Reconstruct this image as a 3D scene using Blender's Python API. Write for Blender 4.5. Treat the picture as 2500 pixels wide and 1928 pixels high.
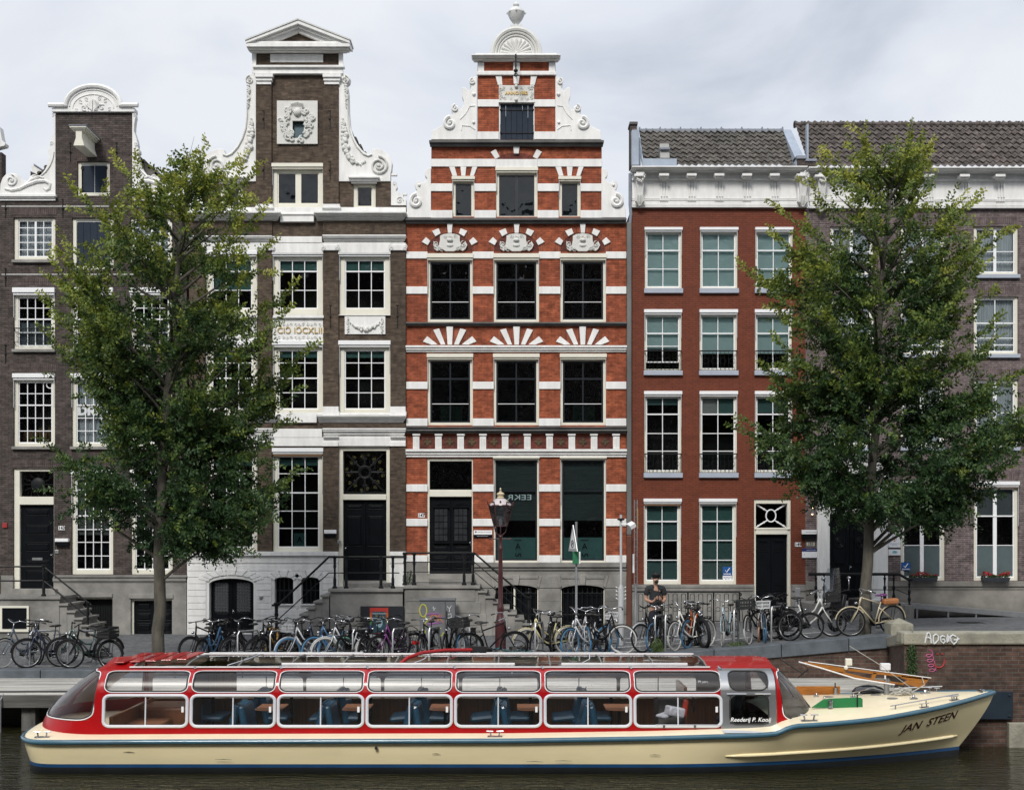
import bpy, math, random
import numpy as np
from mathutils import Vector, Matrix
R = math.radians
random.seed(7)
for o in list(bpy.data.objects): bpy.data.objects.remove(o)
S = bpy.context.scene
COL = S.collection
# ---------------------------------------------------------------- camera
CAMZ = 4.17; F = 3079.0; CX = 1250.0; HY = 1299.0       # photograph measured in its own 2500 px width
cd = bpy.data.cameras.new("camera"); cam = bpy.data.objects.new("camera", cd); COL.objects.link(cam)
cam.location = (0, 0, CAMZ); cam.rotation_euler = (R(90), 0, 0)
cd.sensor_width = 36; cd.lens = 36*F/2500; cd.shift_y = (HY-964)/2500; cd.clip_end = 2000; cd.clip_start = .1
S.camera = cam
S.render.resolution_x = 1024; S.render.resolution_y = 789
S.view_settings.view_transform = 'Standard'; S.view_settings.look = 'None'
S.view_settings.exposure = 0.0
# ---------------------------------------------------------------- sky and sun
W = bpy.data.worlds.new("World"); S.world = W; W.use_nodes = True
nt = W.node_tree; nt.nodes.clear(); N_ = nt.nodes; L_ = nt.links
out = N_.new('ShaderNodeOutputWorld'); bg = N_.new('ShaderNodeBackground'); L_.new(bg.outputs[0], out.inputs[0])
SUN_EL, SUN_ROT = 42, 194
sky = N_.new('ShaderNodeTexSky'); sky.sky_type = 'NISHITA'; sky.sun_disc = False
sky.sun_elevation = R(SUN_EL); sky.sun_rotation = R(SUN_ROT); sky.air_density = 1; sky.dust_density = 2
tc = N_.new('ShaderNodeTexCoord'); mp = N_.new('ShaderNodeMapping'); mp.inputs['Scale'].default_value = (1, 1, 1.9)
L_.new(tc.outputs['Generated'], mp.inputs[0])
nz = N_.new('ShaderNodeTexNoise'); nz.inputs['Scale'].default_value = 3.6; nz.inputs['Detail'].default_value = 7; nz.inputs['Roughness'].default_value = .52
nz.inputs['Distortion'].default_value = .35
L_.new(mp.outputs[0], nz.inputs['Vector'])
cr = N_.new('ShaderNodeValToRGB'); L_.new(nz.outputs['Fac'], cr.inputs[0])
e = cr.color_ramp.elements; e[0].position = .36; e[0].color = (5.2, 5.65, 6.5, 1); e[1].position = .62; e[1].color = (8.0, 8.2, 8.6, 1)
m0 = e.new(.50); m0.color = (7.0, 7.35, 8.0, 1)
# overcast: brighter towards the zenith
sp = N_.new('ShaderNodeSeparateXYZ'); L_.new(tc.outputs['Generated'], sp.inputs[0])
mr = N_.new('ShaderNodeMapRange'); L_.new(sp.outputs['Z'], mr.inputs[0])
mr.inputs[1].default_value = .35; mr.inputs[2].default_value = 1; mr.inputs[3].default_value = 1.0; mr.inputs[4].default_value = 1.5
vm = N_.new('ShaderNodeVectorMath'); vm.operation = 'SCALE'; L_.new(cr.outputs[0], vm.inputs[0]); L_.new(mr.outputs[0], vm.inputs['Scale'])
mx = N_.new('ShaderNodeMix'); mx.data_type = 'RGBA'; mx.inputs[0].default_value = .9
L_.new(sky.outputs[0], mx.inputs[6]); L_.new(vm.outputs[0], mx.inputs[7]); L_.new(mx.outputs[2], bg.inputs[0])
bg.inputs[1].default_value = .112
sl = bpy.data.lights.new("sun", 'SUN'); sun = bpy.data.objects.new("sun", sl); COL.objects.link(sun)
sl.energy = 2.75; sl.angle = R(14); sl.color = (1, .96, .9)
def sun_dir(el, rot):
    return Vector((math.sin(R(rot))*math.cos(R(el)), math.cos(R(rot))*math.cos(R(el)), math.sin(R(el))))
sun.rotation_euler = sun_dir(SUN_EL, SUN_ROT).to_track_quat('Z', 'Y').to_euler()

# ---------------------------------------------------------------- helpers
YF = 39.5; SF = F/YF
def fx(X, d=YF): return (X-CX)*d/F
def fz(Y, d=YF): return CAMZ-(Y-HY)*d/F
def P(X, Y, d): return Vector((fx(X, d), d, fz(Y, d)))

SPLIT = set('skylight_strut gable_wing gable_scroll gable_relief scroll_relief frieze_panel white_band wall_anchor shutter_hinge window_bar window_hood gable_ear brick_pilaster capital_volute cellar_pane cellar_sill door_panel door_pane door_rosette door_grille cartouche frieze_rosette arch_tympanum brick_arch dark_string_course leaded_pane lead_came shutter loft_shutter cellar_frame cellar_grille cellar_panel party_wall_pier pier_capping arch_spandrel base_moulding base_block thin_glazing_bar deck_fitting deck_hatch_ring rail_clip climb_spikes roof_rail window_catch ladder seat gable_pediment white_entablature string_line grip date_stone_relief windscreen window_seal wiper pediment_relief console_carving plaque_relief door_frame cellar_door_frame zinc_flashing lead_ridge mirror door_step threshold pedals sign_emblem roof_finial deck_rail cleat door_surround interior_panel sunshade_arm poster_border'.split())
class MB:
    def __init__(s): s.v = []; s.f = []
    def add(s, vs, fs):
        n = len(s.v); s.v += [tuple(p) for p in vs]; s.f += [tuple(i+n for i in f) for f in fs]; return s
    def box(s, x0, x1, y0, y1, z0, z1):
        if x0 > x1: x0, x1 = x1, x0
        if y0 > y1: y0, y1 = y1, y0
        if z0 > z1: z0, z1 = z1, z0
        return s.add([(x0,y0,z0),(x1,y0,z0),(x1,y1,z0),(x0,y1,z0),(x0,y0,z1),(x1,y0,z1),(x1,y1,z1),(x0,y1,z1)],
                     [(0,3,2,1),(4,5,6,7),(0,1,5,4),(1,2,6,5),(2,3,7,6),(3,0,4,7)])
    def rbox(s, c, size, rot=(0,0,0)):
        m = Matrix.Rotation(rot[2],3,'Z') @ Matrix.Rotation(rot[1],3,'Y') @ Matrix.Rotation(rot[0],3,'X')
        b = MB().box(-size[0]/2,size[0]/2,-size[1]/2,size[1]/2,-size[2]/2,size[2]/2)
        return s.add([m@Vector(p)+Vector(c) for p in b.v], b.f)
    def fb(s, X0, X1, Y0, Y1, p, q=.02, d=YF):      # box on the facade plane, p metres proud, q behind
        e = d-(p if p > .1 else 0); return s.box(fx(X0,e), fx(X1,e), d-p, d+q, fz(Y1,e), fz(Y0,e))
    def prism(s, pts, y0, y1):                       # outline in x,z extruded along y
        n = len(pts)
        a = sum(pts[i][0]*pts[(i+1)%n][1]-pts[(i+1)%n][0]*pts[i][1] for i in range(n))
        if a < 0: pts = pts[::-1]
        vs = [(p[0],y0,p[1]) for p in pts]+[(p[0],y1,p[1]) for p in pts]
        fs = [tuple(range(n)), tuple(range(2*n-1,n-1,-1))]+[(i,i+n,(i+1)%n+n,(i+1)%n) for i in range(n)]
        return s.add(vs, fs)
    def fp(s, pts, p, q=.02, sc=1, ox=0, oy=0):      # prism from photo-plane outline
        e = YF-(p if p > .1 else 0); return s.prism([(fx(ox+x/sc,e), fz(oy+y/sc,e)) for x, y in pts], YF-p, YF+q)
    def tube(s, pts, r, n=6, closed=False, cap=True):
        pts = [Vector(p) for p in pts]; m = len(pts)
        rr = r if isinstance(r, (list, tuple)) else [r]*m
        vs = []; up0 = None
        for i, p in enumerate(pts):
            if closed: t = pts[(i+1)%m]-pts[i-1]
            else: t = pts[min(i+1,m-1)]-pts[max(i-1,0)]
            if t.length < 1e-9: t = Vector((0,0,1))
            t.normalize()
            if up0 is None: up0 = Vector((0,0,1)) if abs(t.z) < .9 else Vector((1,0,0))
            a = t.cross(up0)
            if a.length < 1e-4: a = t.cross(Vector((0,1,0)))
            a.normalize(); b = a.cross(t).normalized(); up0 = b
            for k in range(n):
                w = 2*math.pi*k/n
                vs.append(p+(a*math.cos(w)+b*math.sin(w))*rr[i])
        fs = []
        for i in range(m if closed else m-1):
            j = (i+1)%m
            for k in range(n):
                fs.append((i*n+k, j*n+k, j*n+(k+1)%n, i*n+(k+1)%n))
        if cap and not closed: fs += [tuple(range(n)), tuple(range((m-1)*n+n-1,(m-1)*n-1,-1))]
        return s.add(vs, fs)
    def lathe(s, prof, c=(0,0,0), n=14):             # prof: (r, z)
        vs = []; fs = []
        for r, z in prof:
            for k in range(n):
                w = 2*math.pi*k/n; vs.append((c[0]+r*math.cos(w), c[1]+r*math.sin(w), c[2]+z))
        for i in range(len(prof)-1):
            for k in range(n): fs.append((i*n+k, i*n+(k+1)%n, (i+1)*n+(k+1)%n, (i+1)*n+k))
        fs += [tuple(range(n-1,-1,-1)), tuple(range((len(prof)-1)*n, len(prof)*n))]
        return s.add(vs, fs)
    def ball(s, c, r, n=8, m=5):
        if not isinstance(r, (list, tuple)): r = (r, r, r)
        vs = [(c[0],c[1],c[2]-r[2])]
        for i in range(1, m):
            a = math.pi*i/m
            for k in range(n):
                w = 2*math.pi*k/n; vs.append((c[0]+r[0]*math.sin(a)*math.cos(w), c[1]+r[1]*math.sin(a)*math.sin(w), c[2]-r[2]*math.cos(a)))
        vs.append((c[0],c[1],c[2]+r[2])); fs = []
        for k in range(n): fs.append((0, 1+(k+1)%n, 1+k))
        for i in range(m-2):
            for k in range(n): fs.append((1+i*n+k, 1+i*n+(k+1)%n, 1+(i+1)*n+(k+1)%n, 1+(i+1)*n+k))
        l = len(vs)-1
        for k in range(n): fs.append((l, 1+(m-2)*n+k, 1+(m-2)*n+(k+1)%n))
        return s.add(vs, fs)
    def torus(s, c, Rr, r, axis='Y', n=28, m=6, M=None):
        pts = []
        for k in range(n):
            w = 2*math.pi*k/n; a, b = Rr*math.cos(w), Rr*math.sin(w)
            pts.append(Vector((a,0,b)) if axis == 'Y' else Vector((a,b,0)) if axis == 'Z' else Vector((0,a,b)))
        return s.tube([p+Vector(c) for p in pts], r, m, closed=True)
    def xf(s, fn): s.v = [tuple(fn(Vector(p))) for p in s.v]; return s
    def clusters(s, tol=.012):
        n = len(s.v); pr = list(range(n))
        def fd(a):
            while pr[a] != a: pr[a] = pr[pr[a]]; a = pr[a]
            return a
        for f in s.f:
            for a in f[1:]: pr[fd(a)] = fd(f[0])
        g = {}
        for i in range(n): g.setdefault(fd(i), []).append(i)
        bs = []
        for k, ids in g.items():
            c = [s.v[i] for i in ids]; bs.append([[min(p[j] for p in c)-tol for j in range(3)], [max(p[j] for p in c)+tol for j in range(3)], [k]])
        ch = True
        while ch:
            ch = False; out = []
            for b in bs:
                for o in out:
                    if all(b[0][j] <= o[1][j] and o[0][j] <= b[1][j] for j in range(3)):
                        o[0] = [min(o[0][j], b[0][j]) for j in range(3)]; o[1] = [max(o[1][j], b[1][j]) for j in range(3)]; o[2] += b[2]; ch = True; break
                else: out.append(b)
            bs = out
        if len(bs) < 2 or len(bs) > 60: return None
        own = {k: i for i, b in enumerate(bs) for k in b[2]}; res = [MB() for _ in bs]; mp = {}
        for i in range(n): r = res[own[fd(i)]]; mp[i] = len(r.v); r.v.append(s.v[i])
        for f in s.f: res[own[fd(f[0])]].f.append(tuple(mp[i] for i in f))
        return res
    def build(s, name, m, parent=None, smooth=False, kind=None, bevel=0):
        if name in SPLIT and len(s.f) < 6000:
            c = s.clusters()
            if c: return [q._build(name, m, parent, smooth, kind, bevel) for q in c][0]
        return s._build(name, m, parent, smooth, kind, bevel)
    def _build(s, name, m, parent=None, smooth=False, kind=None, bevel=0):
        me = bpy.data.meshes.new(name); off = wloc(parent)
        me.from_pydata([(p[0]-off[0], p[1]-off[1], p[2]-off[2]) for p in s.v], [], s.f)
        me.materials.append(m)
        if smooth:
            me.shade_smooth()
            if smooth != 2:
                try: me.set_sharp_from_angle(angle=R(40))
                except Exception: pass
        o = bpy.data.objects.new(name, me); COL.objects.link(o)
        if parent is not None: o.parent = parent
        if kind: o['kind'] = kind
        if bevel:
            b = o.modifiers.new('bevel', 'BEVEL'); b.width = bevel; b.segments = 2; b.limit_method = 'ANGLE'
        return o
def wloc(o):
    v = Vector((0,0,0))
    while o is not None: v += o.location; o = o.parent
    return v
def tag(o, label, cat, group=None, kind=None):
    o['label'] = label; o['category'] = cat
    if group: o['group'] = group
    if kind: o['kind'] = kind
    return o
def thing(name, label, cat, loc=(0,0,0), group=None):
    o = bpy.data.objects.new(name, None); o.empty_display_size = .2; COL.objects.link(o); o.location = loc
    return tag(o, label, cat, group)
def copy_tree(o, parent=None):
    c = o.copy(); COL.objects.link(c); c.parent = parent
    for ch in list(o.children): copy_tree(ch, c)
    return c
def text_mb(body, c, size, depth=.004, shear=0, flip=False, bold=0, sx=1, rotz=0, tilt=0):
    cu = bpy.data.curves.new('t', 'FONT'); cu.body = body; cu.size = size; cu.extrude = depth; cu.shear = shear
    cu.align_x = 'CENTER'; cu.align_y = 'CENTER'; cu.offset = bold; cu.resolution_u = 3
    o = bpy.data.objects.new('t', cu); COL.objects.link(o)
    dg = bpy.context.evaluated_depsgraph_get(); dg.update()
    me = bpy.data.meshes.new_from_object(o.evaluated_get(dg))
    mb = MB(); k = -1 if flip else 1
    ca, sa = math.cos(rotz), math.sin(rotz)
    vs = []
    for v in me.vertices:
        x, z = v.co.x*sx*k, v.co.y
        x, z = x*math.cos(tilt)-z*math.sin(tilt), x*math.sin(tilt)+z*math.cos(tilt)
        vs.append((c[0]+x*ca, c[1]+x*sa-v.co.z, c[2]+z))
    mb.add(vs, [tuple(p.vertices) for p in me.polygons])
    bpy.data.objects.remove(o); bpy.data.curves.remove(cu); bpy.data.meshes.remove(me)
    return mb

# ---------------------------------------------------------------- materials
MC = {}
def mat(name, c, rough=.6, metal=0, var=.12, vs=3.0, bump=0, bs=40, spec=.5, coat=0, emit=None, stretch=None):
    if name in MC: return MC[name]
    m = bpy.data.materials.new(name); m.use_nodes = True; n = m.node_tree.nodes; l = m.node_tree.links
    b = n['Principled BSDF']; b.inputs['Roughness'].default_value = rough; b.inputs['Metallic'].default_value = metal
    b.inputs['Specular IOR Level'].default_value = spec; b.inputs['Coat Weight'].default_value = coat
    g = n.new('ShaderNodeNewGeometry'); src = g.outputs['Position']
    if stretch:
        mp = n.new('ShaderNodeMapping'); mp.inputs['Scale'].default_value = stretch; l.new(src, mp.inputs[0]); src = mp.outputs[0]
    t = n.new('ShaderNodeTexNoise'); t.inputs['Scale'].default_value = vs; t.inputs['Detail'].default_value = 6; t.inputs['Roughness'].default_value = .6
    l.new(src, t.inputs['Vector'])
    r = n.new('ShaderNodeValToRGB'); l.new(t.outputs['Fac'], r.inputs[0])
    r.color_ramp.elements[0].position = .3; r.color_ramp.elements[1].position = .7
    r.color_ramp.elements[0].color = (*[max(0,x*(1-var)) for x in c], 1); r.color_ramp.elements[1].color = (*[min(1,x*(1+var)) for x in c], 1)
    l.new(r.outputs[0], b.inputs['Base Color'])
    if bump:
        t2 = n.new('ShaderNodeTexNoise'); t2.inputs['Scale'].default_value = bs; t2.inputs['Detail'].default_value = 4; l.new(src, t2.inputs['Vector'])
        bp = n.new('ShaderNodeBump'); bp.inputs['Strength'].default_value = bump; bp.inputs['Distance'].default_value = .02
        l.new(t2.outputs['Fac'], bp.inputs['Height']); l.new(bp.outputs[0], b.inputs['Normal'])
    if emit: b.inputs['Emission Color'].default_value = (*emit[:3], 1); b.inputs['Emission Strength'].default_value = emit[3]
    MC[name] = m; return m
def brick(name, c1, c2, mortar, w=.21, h=.062, ms=.008, vertical=False, plane='XZ', rough=.85, bump=.5, grime=.35, off=.5, gc=(.03,.028,.026), freq=2, ov=.55, ov2=.75):
    m = bpy.data.materials.new(name); m.use_nodes = True; n = m.node_tree.nodes; l = m.node_tree.links
    b = n['Principled BSDF']; b.inputs['Roughness'].default_value = rough; b.inputs['Specular IOR Level'].default_value = .25
    g = n.new('ShaderNodeNewGeometry'); s = n.new('ShaderNodeSeparateXYZ'); l.new(g.outputs['Position'], s.inputs[0])
    cb = n.new('ShaderNodeCombineXYZ')
    if plane == 'XY': l.new(s.outputs['X'], cb.inputs[0]); l.new(s.outputs['Y'], cb.inputs[1])
    else:
        ad = n.new('ShaderNodeMath'); l.new(s.outputs['X'], ad.inputs[0]); l.new(s.outputs['Y'], ad.inputs[1])
        l.new(ad.outputs[0], cb.inputs[1 if vertical else 0]); l.new(s.outputs['Z'], cb.inputs[0 if vertical else 1])
    t = n.new('ShaderNodeTexBrick'); l.new(cb.outputs[0], t.inputs['Vector'])
    t.offset = off; t.offset_frequency = freq
    t.inputs['Scale'].default_value = 1; t.inputs['Brick Width'].default_value = w; t.inputs['Row Height'].default_value = h
    t.inputs['Mortar Size'].default_value = ms; t.inputs['Mortar Smooth'].default_value = .3; t.inputs['Bias'].default_value = 0
    t.inputs['Color1'].default_value = (*c1,1); t.inputs['Color2'].default_value = (*c2,1); t.inputs['Mortar'].default_value = (*mortar,1)
    z = n.new('ShaderNodeTexNoise'); z.inputs['Scale'].default_value = .7; z.inputs['Detail'].default_value = 9; z.inputs['Roughness'].default_value = .68; l.new(g.outputs['Position'], z.inputs['Vector'])
    rr = n.new('ShaderNodeValToRGB'); l.new(z.outputs['Fac'], rr.inputs[0]); rr.color_ramp.elements[0].position = .42; rr.color_ramp.elements[1].position = .68
    rr.color_ramp.elements[0].color = (0,0,0,1); rr.color_ramp.elements[1].color = (grime,)*3+(1,)
    x = n.new('ShaderNodeMix'); x.data_type = 'RGBA'; l.new(rr.outputs[0], x.inputs[0]); l.new(t.outputs['Color'], x.inputs[6]); x.inputs[7].default_value = (*gc,1)
    z2 = n.new('ShaderNodeTexNoise'); z2.inputs['Scale'].default_value = 7; z2.inputs['Detail'].default_value = 5; l.new(g.outputs['Position'], z2.inputs['Vector'])
    x2 = n.new('ShaderNodeMix'); x2.data_type = 'RGBA'; x2.blend_type = 'OVERLAY'; x2.inputs[0].default_value = ov2; l.new(x.outputs[2], x2.inputs[6]); l.new(z2.outputs['Fac'], x2.inputs[7])
    z3 = n.new('ShaderNodeTexNoise'); z3.inputs['Scale'].default_value = 1; z3.inputs['Detail'].default_value = 3; m3 = n.new('ShaderNodeMapping'); m3.inputs['Scale'].default_value = (3.4,3.4,13) if not vertical else (13,13,3); l.new(g.outputs['Position'], m3.inputs[0]); l.new(m3.outputs[0], z3.inputs['Vector'])
    x3 = n.new('ShaderNodeMix'); x3.data_type = 'RGBA'; x3.blend_type = 'OVERLAY'; x3.inputs[0].default_value = ov if plane != 'XY' else .2; l.new(x2.outputs[2], x3.inputs[6]); l.new(z3.outputs['Fac'], x3.inputs[7])
    l.new(x3.outputs[2], b.inputs['Base Color'])
    iv = n.new('ShaderNodeMath'); iv.operation = 'SUBTRACT'; iv.inputs[0].default_value = 1; l.new(t.outputs['Fac'], iv.inputs[1])
    mu = n.new('ShaderNodeMath'); mu.operation = 'MULTIPLY_ADD'; l.new(z2.outputs['Fac'], mu.inputs[0]); mu.inputs[1].default_value = .35; l.new(iv.outputs[0], mu.inputs[2])
    bp = n.new('ShaderNodeBump'); bp.inputs['Strength'].default_value = bump; bp.inputs['Distance'].default_value = .01
    l.new(mu.outputs[0], bp.inputs['Height']); l.new(bp.outputs[0], b.inputs['Normal'])
    MC[name] = m; return m
def glass(name, tint=(.75,.82,.82), spec=1.0, rough=.02, wav=.02):
    m = bpy.data.materials.new(name); m.use_nodes = True; n = m.node_tree.nodes; l = m.node_tree.links; n.clear()
    o = n.new('ShaderNodeOutputMaterial'); mx = n.new('ShaderNodeMixShader'); tr = n.new('ShaderNodeBsdfTransparent'); gl = n.new('ShaderNodeBsdfGlossy')
    fr = n.new('ShaderNodeFresnel'); fr.inputs['IOR'].default_value = 1.5
    mu = n.new('ShaderNodeMath'); mu.operation = 'MULTIPLY'; l.new(fr.outputs[0], mu.inputs[0]); mu.inputs[1].default_value = spec
    g = n.new('ShaderNodeNewGeometry'); t = n.new('ShaderNodeTexNoise'); t.inputs['Scale'].default_value = 1.6; l.new(g.outputs['Position'], t.inputs['Vector'])
    bp = n.new('ShaderNodeBump'); bp.inputs['Strength'].default_value = wav; bp.inputs['Distance'].default_value = 1; l.new(t.outputs['Fac'], bp.inputs['Height'])
    l.new(bp.outputs[0], gl.inputs['Normal'])
    tr.inputs[0].default_value = (*tint,1); gl.inputs['Roughness'].default_value = rough
    l.new(mu.outputs[0], mx.inputs[0]); l.new(tr.outputs[0], mx.inputs[1]); l.new(gl.outputs[0], mx.inputs[2]); l.new(mx.outputs[0], o.inputs[0])
    MC[name] = m; return m

WHITE = mat('white_paint', (.75,.75,.735), .6, var=.11, vs=2.2, bump=.15, bs=25, stretch=(2.2,2.2,.5))
CREAM = mat('cream_paint', (.72,.70,.60), .5, var=.05, vs=2)
SASH = mat('sash_white', (.80,.81,.82), .4, var=.03)
STONEW = mat('weathered_white_stone', (.60,.61,.59), .75, var=.14, vs=2.2, bump=.3, bs=18)
LEAD = mat('lead_grey', (.2,.22,.26), .5, var=.12)
GSTONE = mat('grey_limestone', (.225,.218,.202), .8, var=.42, vs=1.3, bump=.35, bs=12)
DSTONE = mat('dark_weathered_stone', (.11,.11,.108), .8, var=.35, vs=1.6, bump=.3, bs=15)
SILLB = mat('blue_grey_sill', (.36,.40,.47), .5, var=.06)
BLACKP = mat('black_gloss_paint', (.006,.007,.009), .35, var=.2, spec=.12)
SHUT = mat('slate_blue_shutter', (.022,.032,.048), .6, var=.15, spec=.15)
IRON = mat('black_iron', (.007,.008,.009), .5, var=.2, bump=.2, bs=60, spec=.25)
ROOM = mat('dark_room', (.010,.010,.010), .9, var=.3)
GALV = mat('galvanised_steel', (.36,.37,.38), .38, metal=.75, var=.12, vs=8)
CHROME = mat('bright_metal', (.46,.47,.49), .22, metal=.95, var=.05)
GOLD = mat('gold_leaf', (.55,.40,.16), .4, metal=.4, var=.1)
BLINDT = mat('teal_roller_blind', (.56,.72,.72), .8, var=.05)
BLINDD = mat('dark_green_blind', (.09,.21,.19), .8, var=.1)
CURT = mat('net_curtain', (.74,.76,.80), .9, var=.25, vs=1, stretch=(28,1,.4))
FROST = mat('frosted_film', (.07,.19,.18), .6, var=.12, vs=2)
FROSTG = mat('grey_frosted_film', (.42,.48,.50), .6, var=.08)
GL = glass('window_glass', (.87,.93,.93), 1.0, .02, .03)
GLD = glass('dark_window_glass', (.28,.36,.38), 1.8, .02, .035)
GLB = glass('boat_glass', (.95,.95,.96), 1.3, .32, .004)
BLUET = mat('sky_teal_backing', (.05,.10,.12), .5, var=.1)  # teal imitates sky mirrored in the attic panes; also colours the arms shield
# ---------------------------------------------------------------- ground levels
def interp(x, pts):
    if x <= pts[0][0]: return pts[0][1]
    for (a, b), (c, d) in zip(pts, pts[1:]):
        if x <= c: return b+(d-b)*(x-a)/(c-a)
    return pts[-1][1]
EDGE = [(-6,.89),(-2,.97),(0,1.06),(2.4,1.20),(4.4,1.34),(6,1.47),(8.9,1.73),(12,1.82),(25,1.9)]
FACL = [(-16,.97),(-3,1.0),(.6,1.12),(4,1.25),(7,1.38),(13.3,1.56),(25,1.65)]
QY = 30.0
def gz(x, y):
    t = max(0, min(1, (y-QY)/(YF-QY))); return interp(x, EDGE)*(1-t)+interp(x, FACL)*t

PAVE = brick('grey_paving_bricks', (.098,.103,.108), (.15,.155,.16), (.060,.062,.064), w=.21, h=.105, ms=.006, plane='XY', bump=.35, grime=.25, gc=(.09,.09,.09), rough=.75)
def build_ground():
    mb = MB(); xs = [-70,-50,-35]+[-25+1.25*i for i in range(41)]+[35,50,70]; ys = [QY+.32, 31, 33, 35, 37, 39.4, 45, 60, 120]
    # the quay carriageway stops at the abutment on the right
    vs = []; fs = []
    for y in ys:
        for x in xs: vs.append((x, y, gz(x, y)))
    n = len(xs)
    for j in range(len(ys)-1):
        for i in range(n-1): fs.append((j*n+i, j*n+i+1, (j+1)*n+i+1, (j+1)*n+i))
    mb.add(vs, fs); mb.build('street', PAVE, kind='structure', smooth=2)
    # bridge deck carried by the abutment, near side of the quay on the right
    mb = MB(); ys2 = [25.3, 28, QY+.32]; xs2 = [9.6, 12, 20, 40, 70]; vs = []
    for y in ys2:
        for x in xs2: vs.append((x if y > 26 or x > 10 else 8.5, y, 1.74+.0*x if y < QY else gz(x, y)))
    fs = [(j*5+i, j*5+i+1, (j+1)*5+i+1, (j+1)*5+i) for j in range(2) for i in range(4)]
    mb.add(vs, fs); mb.build('bridge_road', PAVE, kind='structure')
    # kerb stones along the quay edge
    KERB = mat('blue_grey_kerb_stone', (.085,.10,.115), .7, var=.3, vs=2.5, bump=.4, bs=14)
    x = -40
    mb = MB()
    while x < 9.0:
        w = min(1.6, 9.02-x); z0, z1 = gz(x,QY), gz(x+w,QY)
        mb.add([(x+.008,QY-.06,z0-.3),(x+w-.008,QY-.06,z1-.3),(x+w-.008,QY+.34,z1-.3),(x+.008,QY+.34,z0-.3),
                (x+.008,QY-.06,z0+.012),(x+w-.008,QY-.06,z1+.012),(x+w-.008,QY+.34,z1+.012),(x+.008,QY+.34,z0+.012)],
               [(0,3,2,1),(4,5,6,7),(0,1,5,4),(1,2,6,5),(2,3,7,6),(3,0,4,7)])
        x += w
    mb.build('quay_kerb', KERB, kind='structure', bevel=.015)
    QB = brick('quay_wall_bricks', (.070,.040,.032), (.115,.066,.050), (.105,.098,.085), w=.24, h=.082, ms=.010, grime=.55, bump=.8, gc=(.03,.03,.026))
    mb = MB(); mb.add([(-70,QY,-1.5),(9.06,QY,-1.5),(9.06,QY,1.45),(4,QY,1.0),(-2,QY,.7),(-70,QY,.62)], [(0,1,2,3,4,5)])
    tag(mb.build('quay_wall', QB), 'dark red brick quay wall running below the grey kerb behind the jetty', 'wall')
    # abutment wall: receding face B, then the long face C
    ab = thing('bridge_abutment', 'dark red brick bridge abutment wall with pale stone coping and graffiti at right', 'wall', (9,25,0))
    A = (9.04,30.3); B = (7.78,25.0); C = (60,25.0)
    mb = MB()
    def wseg(m, p, q, z0p, z1p, z0q, z1q, nrm=0):
        m.add([(p[0],p[1],z0p),(q[0],q[1],z0q),(q[0],q[1],z1q),(p[0],p[1],z1p)], [(0,1,2,3)])
    wseg(mb, A, B, -1.5, 1.42, -1.5, 1.95); wseg(mb, B, C, -1.5, 1.95, -1.5, 1.95)
    mb.build('brick_face', QB, ab)
    CT = mat('buff_coping_stone', (.26,.25,.20), .85, var=.28, vs=4, bump=.5, bs=20)
    mb = MB()
    def cop(p, q, zp, zq, t=.24, o=.06, w=.45):
        d = Vector((q[0]-p[0], q[1]-p[1], 0)).normalized(); nn = Vector((d.y, -d.x, 0))
        if nn.y > 0 and abs(d.x) > .5: nn = -nn
        if abs(d.x) <= .5 and nn.x > 0: nn = -nn
        a, b = Vector((p[0],p[1],0)), Vector((q[0],q[1],0))
        vs = [a+nn*o+Vector((0,0,zp)), b+nn*o+Vector((0,0,zq)), b-nn*w+Vector((0,0,zq)), a-nn*w+Vector((0,0,zp))]
        vs += [v+Vector((0,0,t)) for v in vs]
        mb.add(vs, [(0,3,2,1),(4,5,6,7),(0,1,5,4),(1,2,6,5),(2,3,7,6),(3,0,4,7)])
    for i in range(3):
        t0, t1 = i/3+.002, (i+1)/3-.002
        cop((A[0]+(B[0]-A[0])*t0, A[1]+(B[1]-A[1])*t0), (A[0]+(B[0]-A[0])*t1, A[1]+(B[1]-A[1])*t1), 1.42+.53*t0, 1.42+.53*t1)
    xx = 7.74
    for w in (2.9,2.2,2.4,2.3,2.5,3,3,3,3): cop((xx+.01,25.0),(xx+w-.01,25.0),1.95,1.95); xx += w
    mb.build('coping', CT, ab, bevel=.03)
    mb = MB(); cx0 = 9.3
    mb.box(cx0-.27,cx0+.27,30.05,30.6,1.35,1.98)
    mb.add([(cx0-.27,30.05,1.98),(cx0+.27,30.05,1.98),(cx0+.27,30.6,1.98),(cx0-.27,30.6,1.98),(cx0,30.32,2.12)], [(0,1,4),(1,2,4),(2,3,4),(3,0,4)])
    mb.build('corner_pier', CT, ab, bevel=.02)
    mb = MB(); mb.box(9.80,16,24.86,25.0,-1.0,.415); mb.build('stone_footing', CT, ab, bevel=.02)
    mb = MB(); mb.box(9.05,9.895,24.90,24.985,.48,1.03)
    for px in (9.12,9.82):
        for pz in (.55,.96): mb.tube([(px,24.9,pz),(px,24.87,pz)], .022, 8)
    mb.build('steel_plate', mat('dark_blue_steel', (.012,.022,.034), .5, var=.3), ab, bevel=.008)
    # graffiti (flat paint, real thickness)
    WH = mat('white_spray', (.62,.64,.66), .7, var=.1); PK = mat('pink_spray', (.42,.10,.22), .7, var=.2); RD = mat('red_spray', (.35,.03,.03), .7, var=.2)
    mb = MB(); gx, gz_, k = fx(2258,24.93), 1.99, .185
    def stroke(ox, pts): mb.tube([(gx+(ox+u)*k*.92, 24.926, gz_+w*k+.02*math.sin((ox+u)*5)) for u, w in pts], .017, 5)
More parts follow.
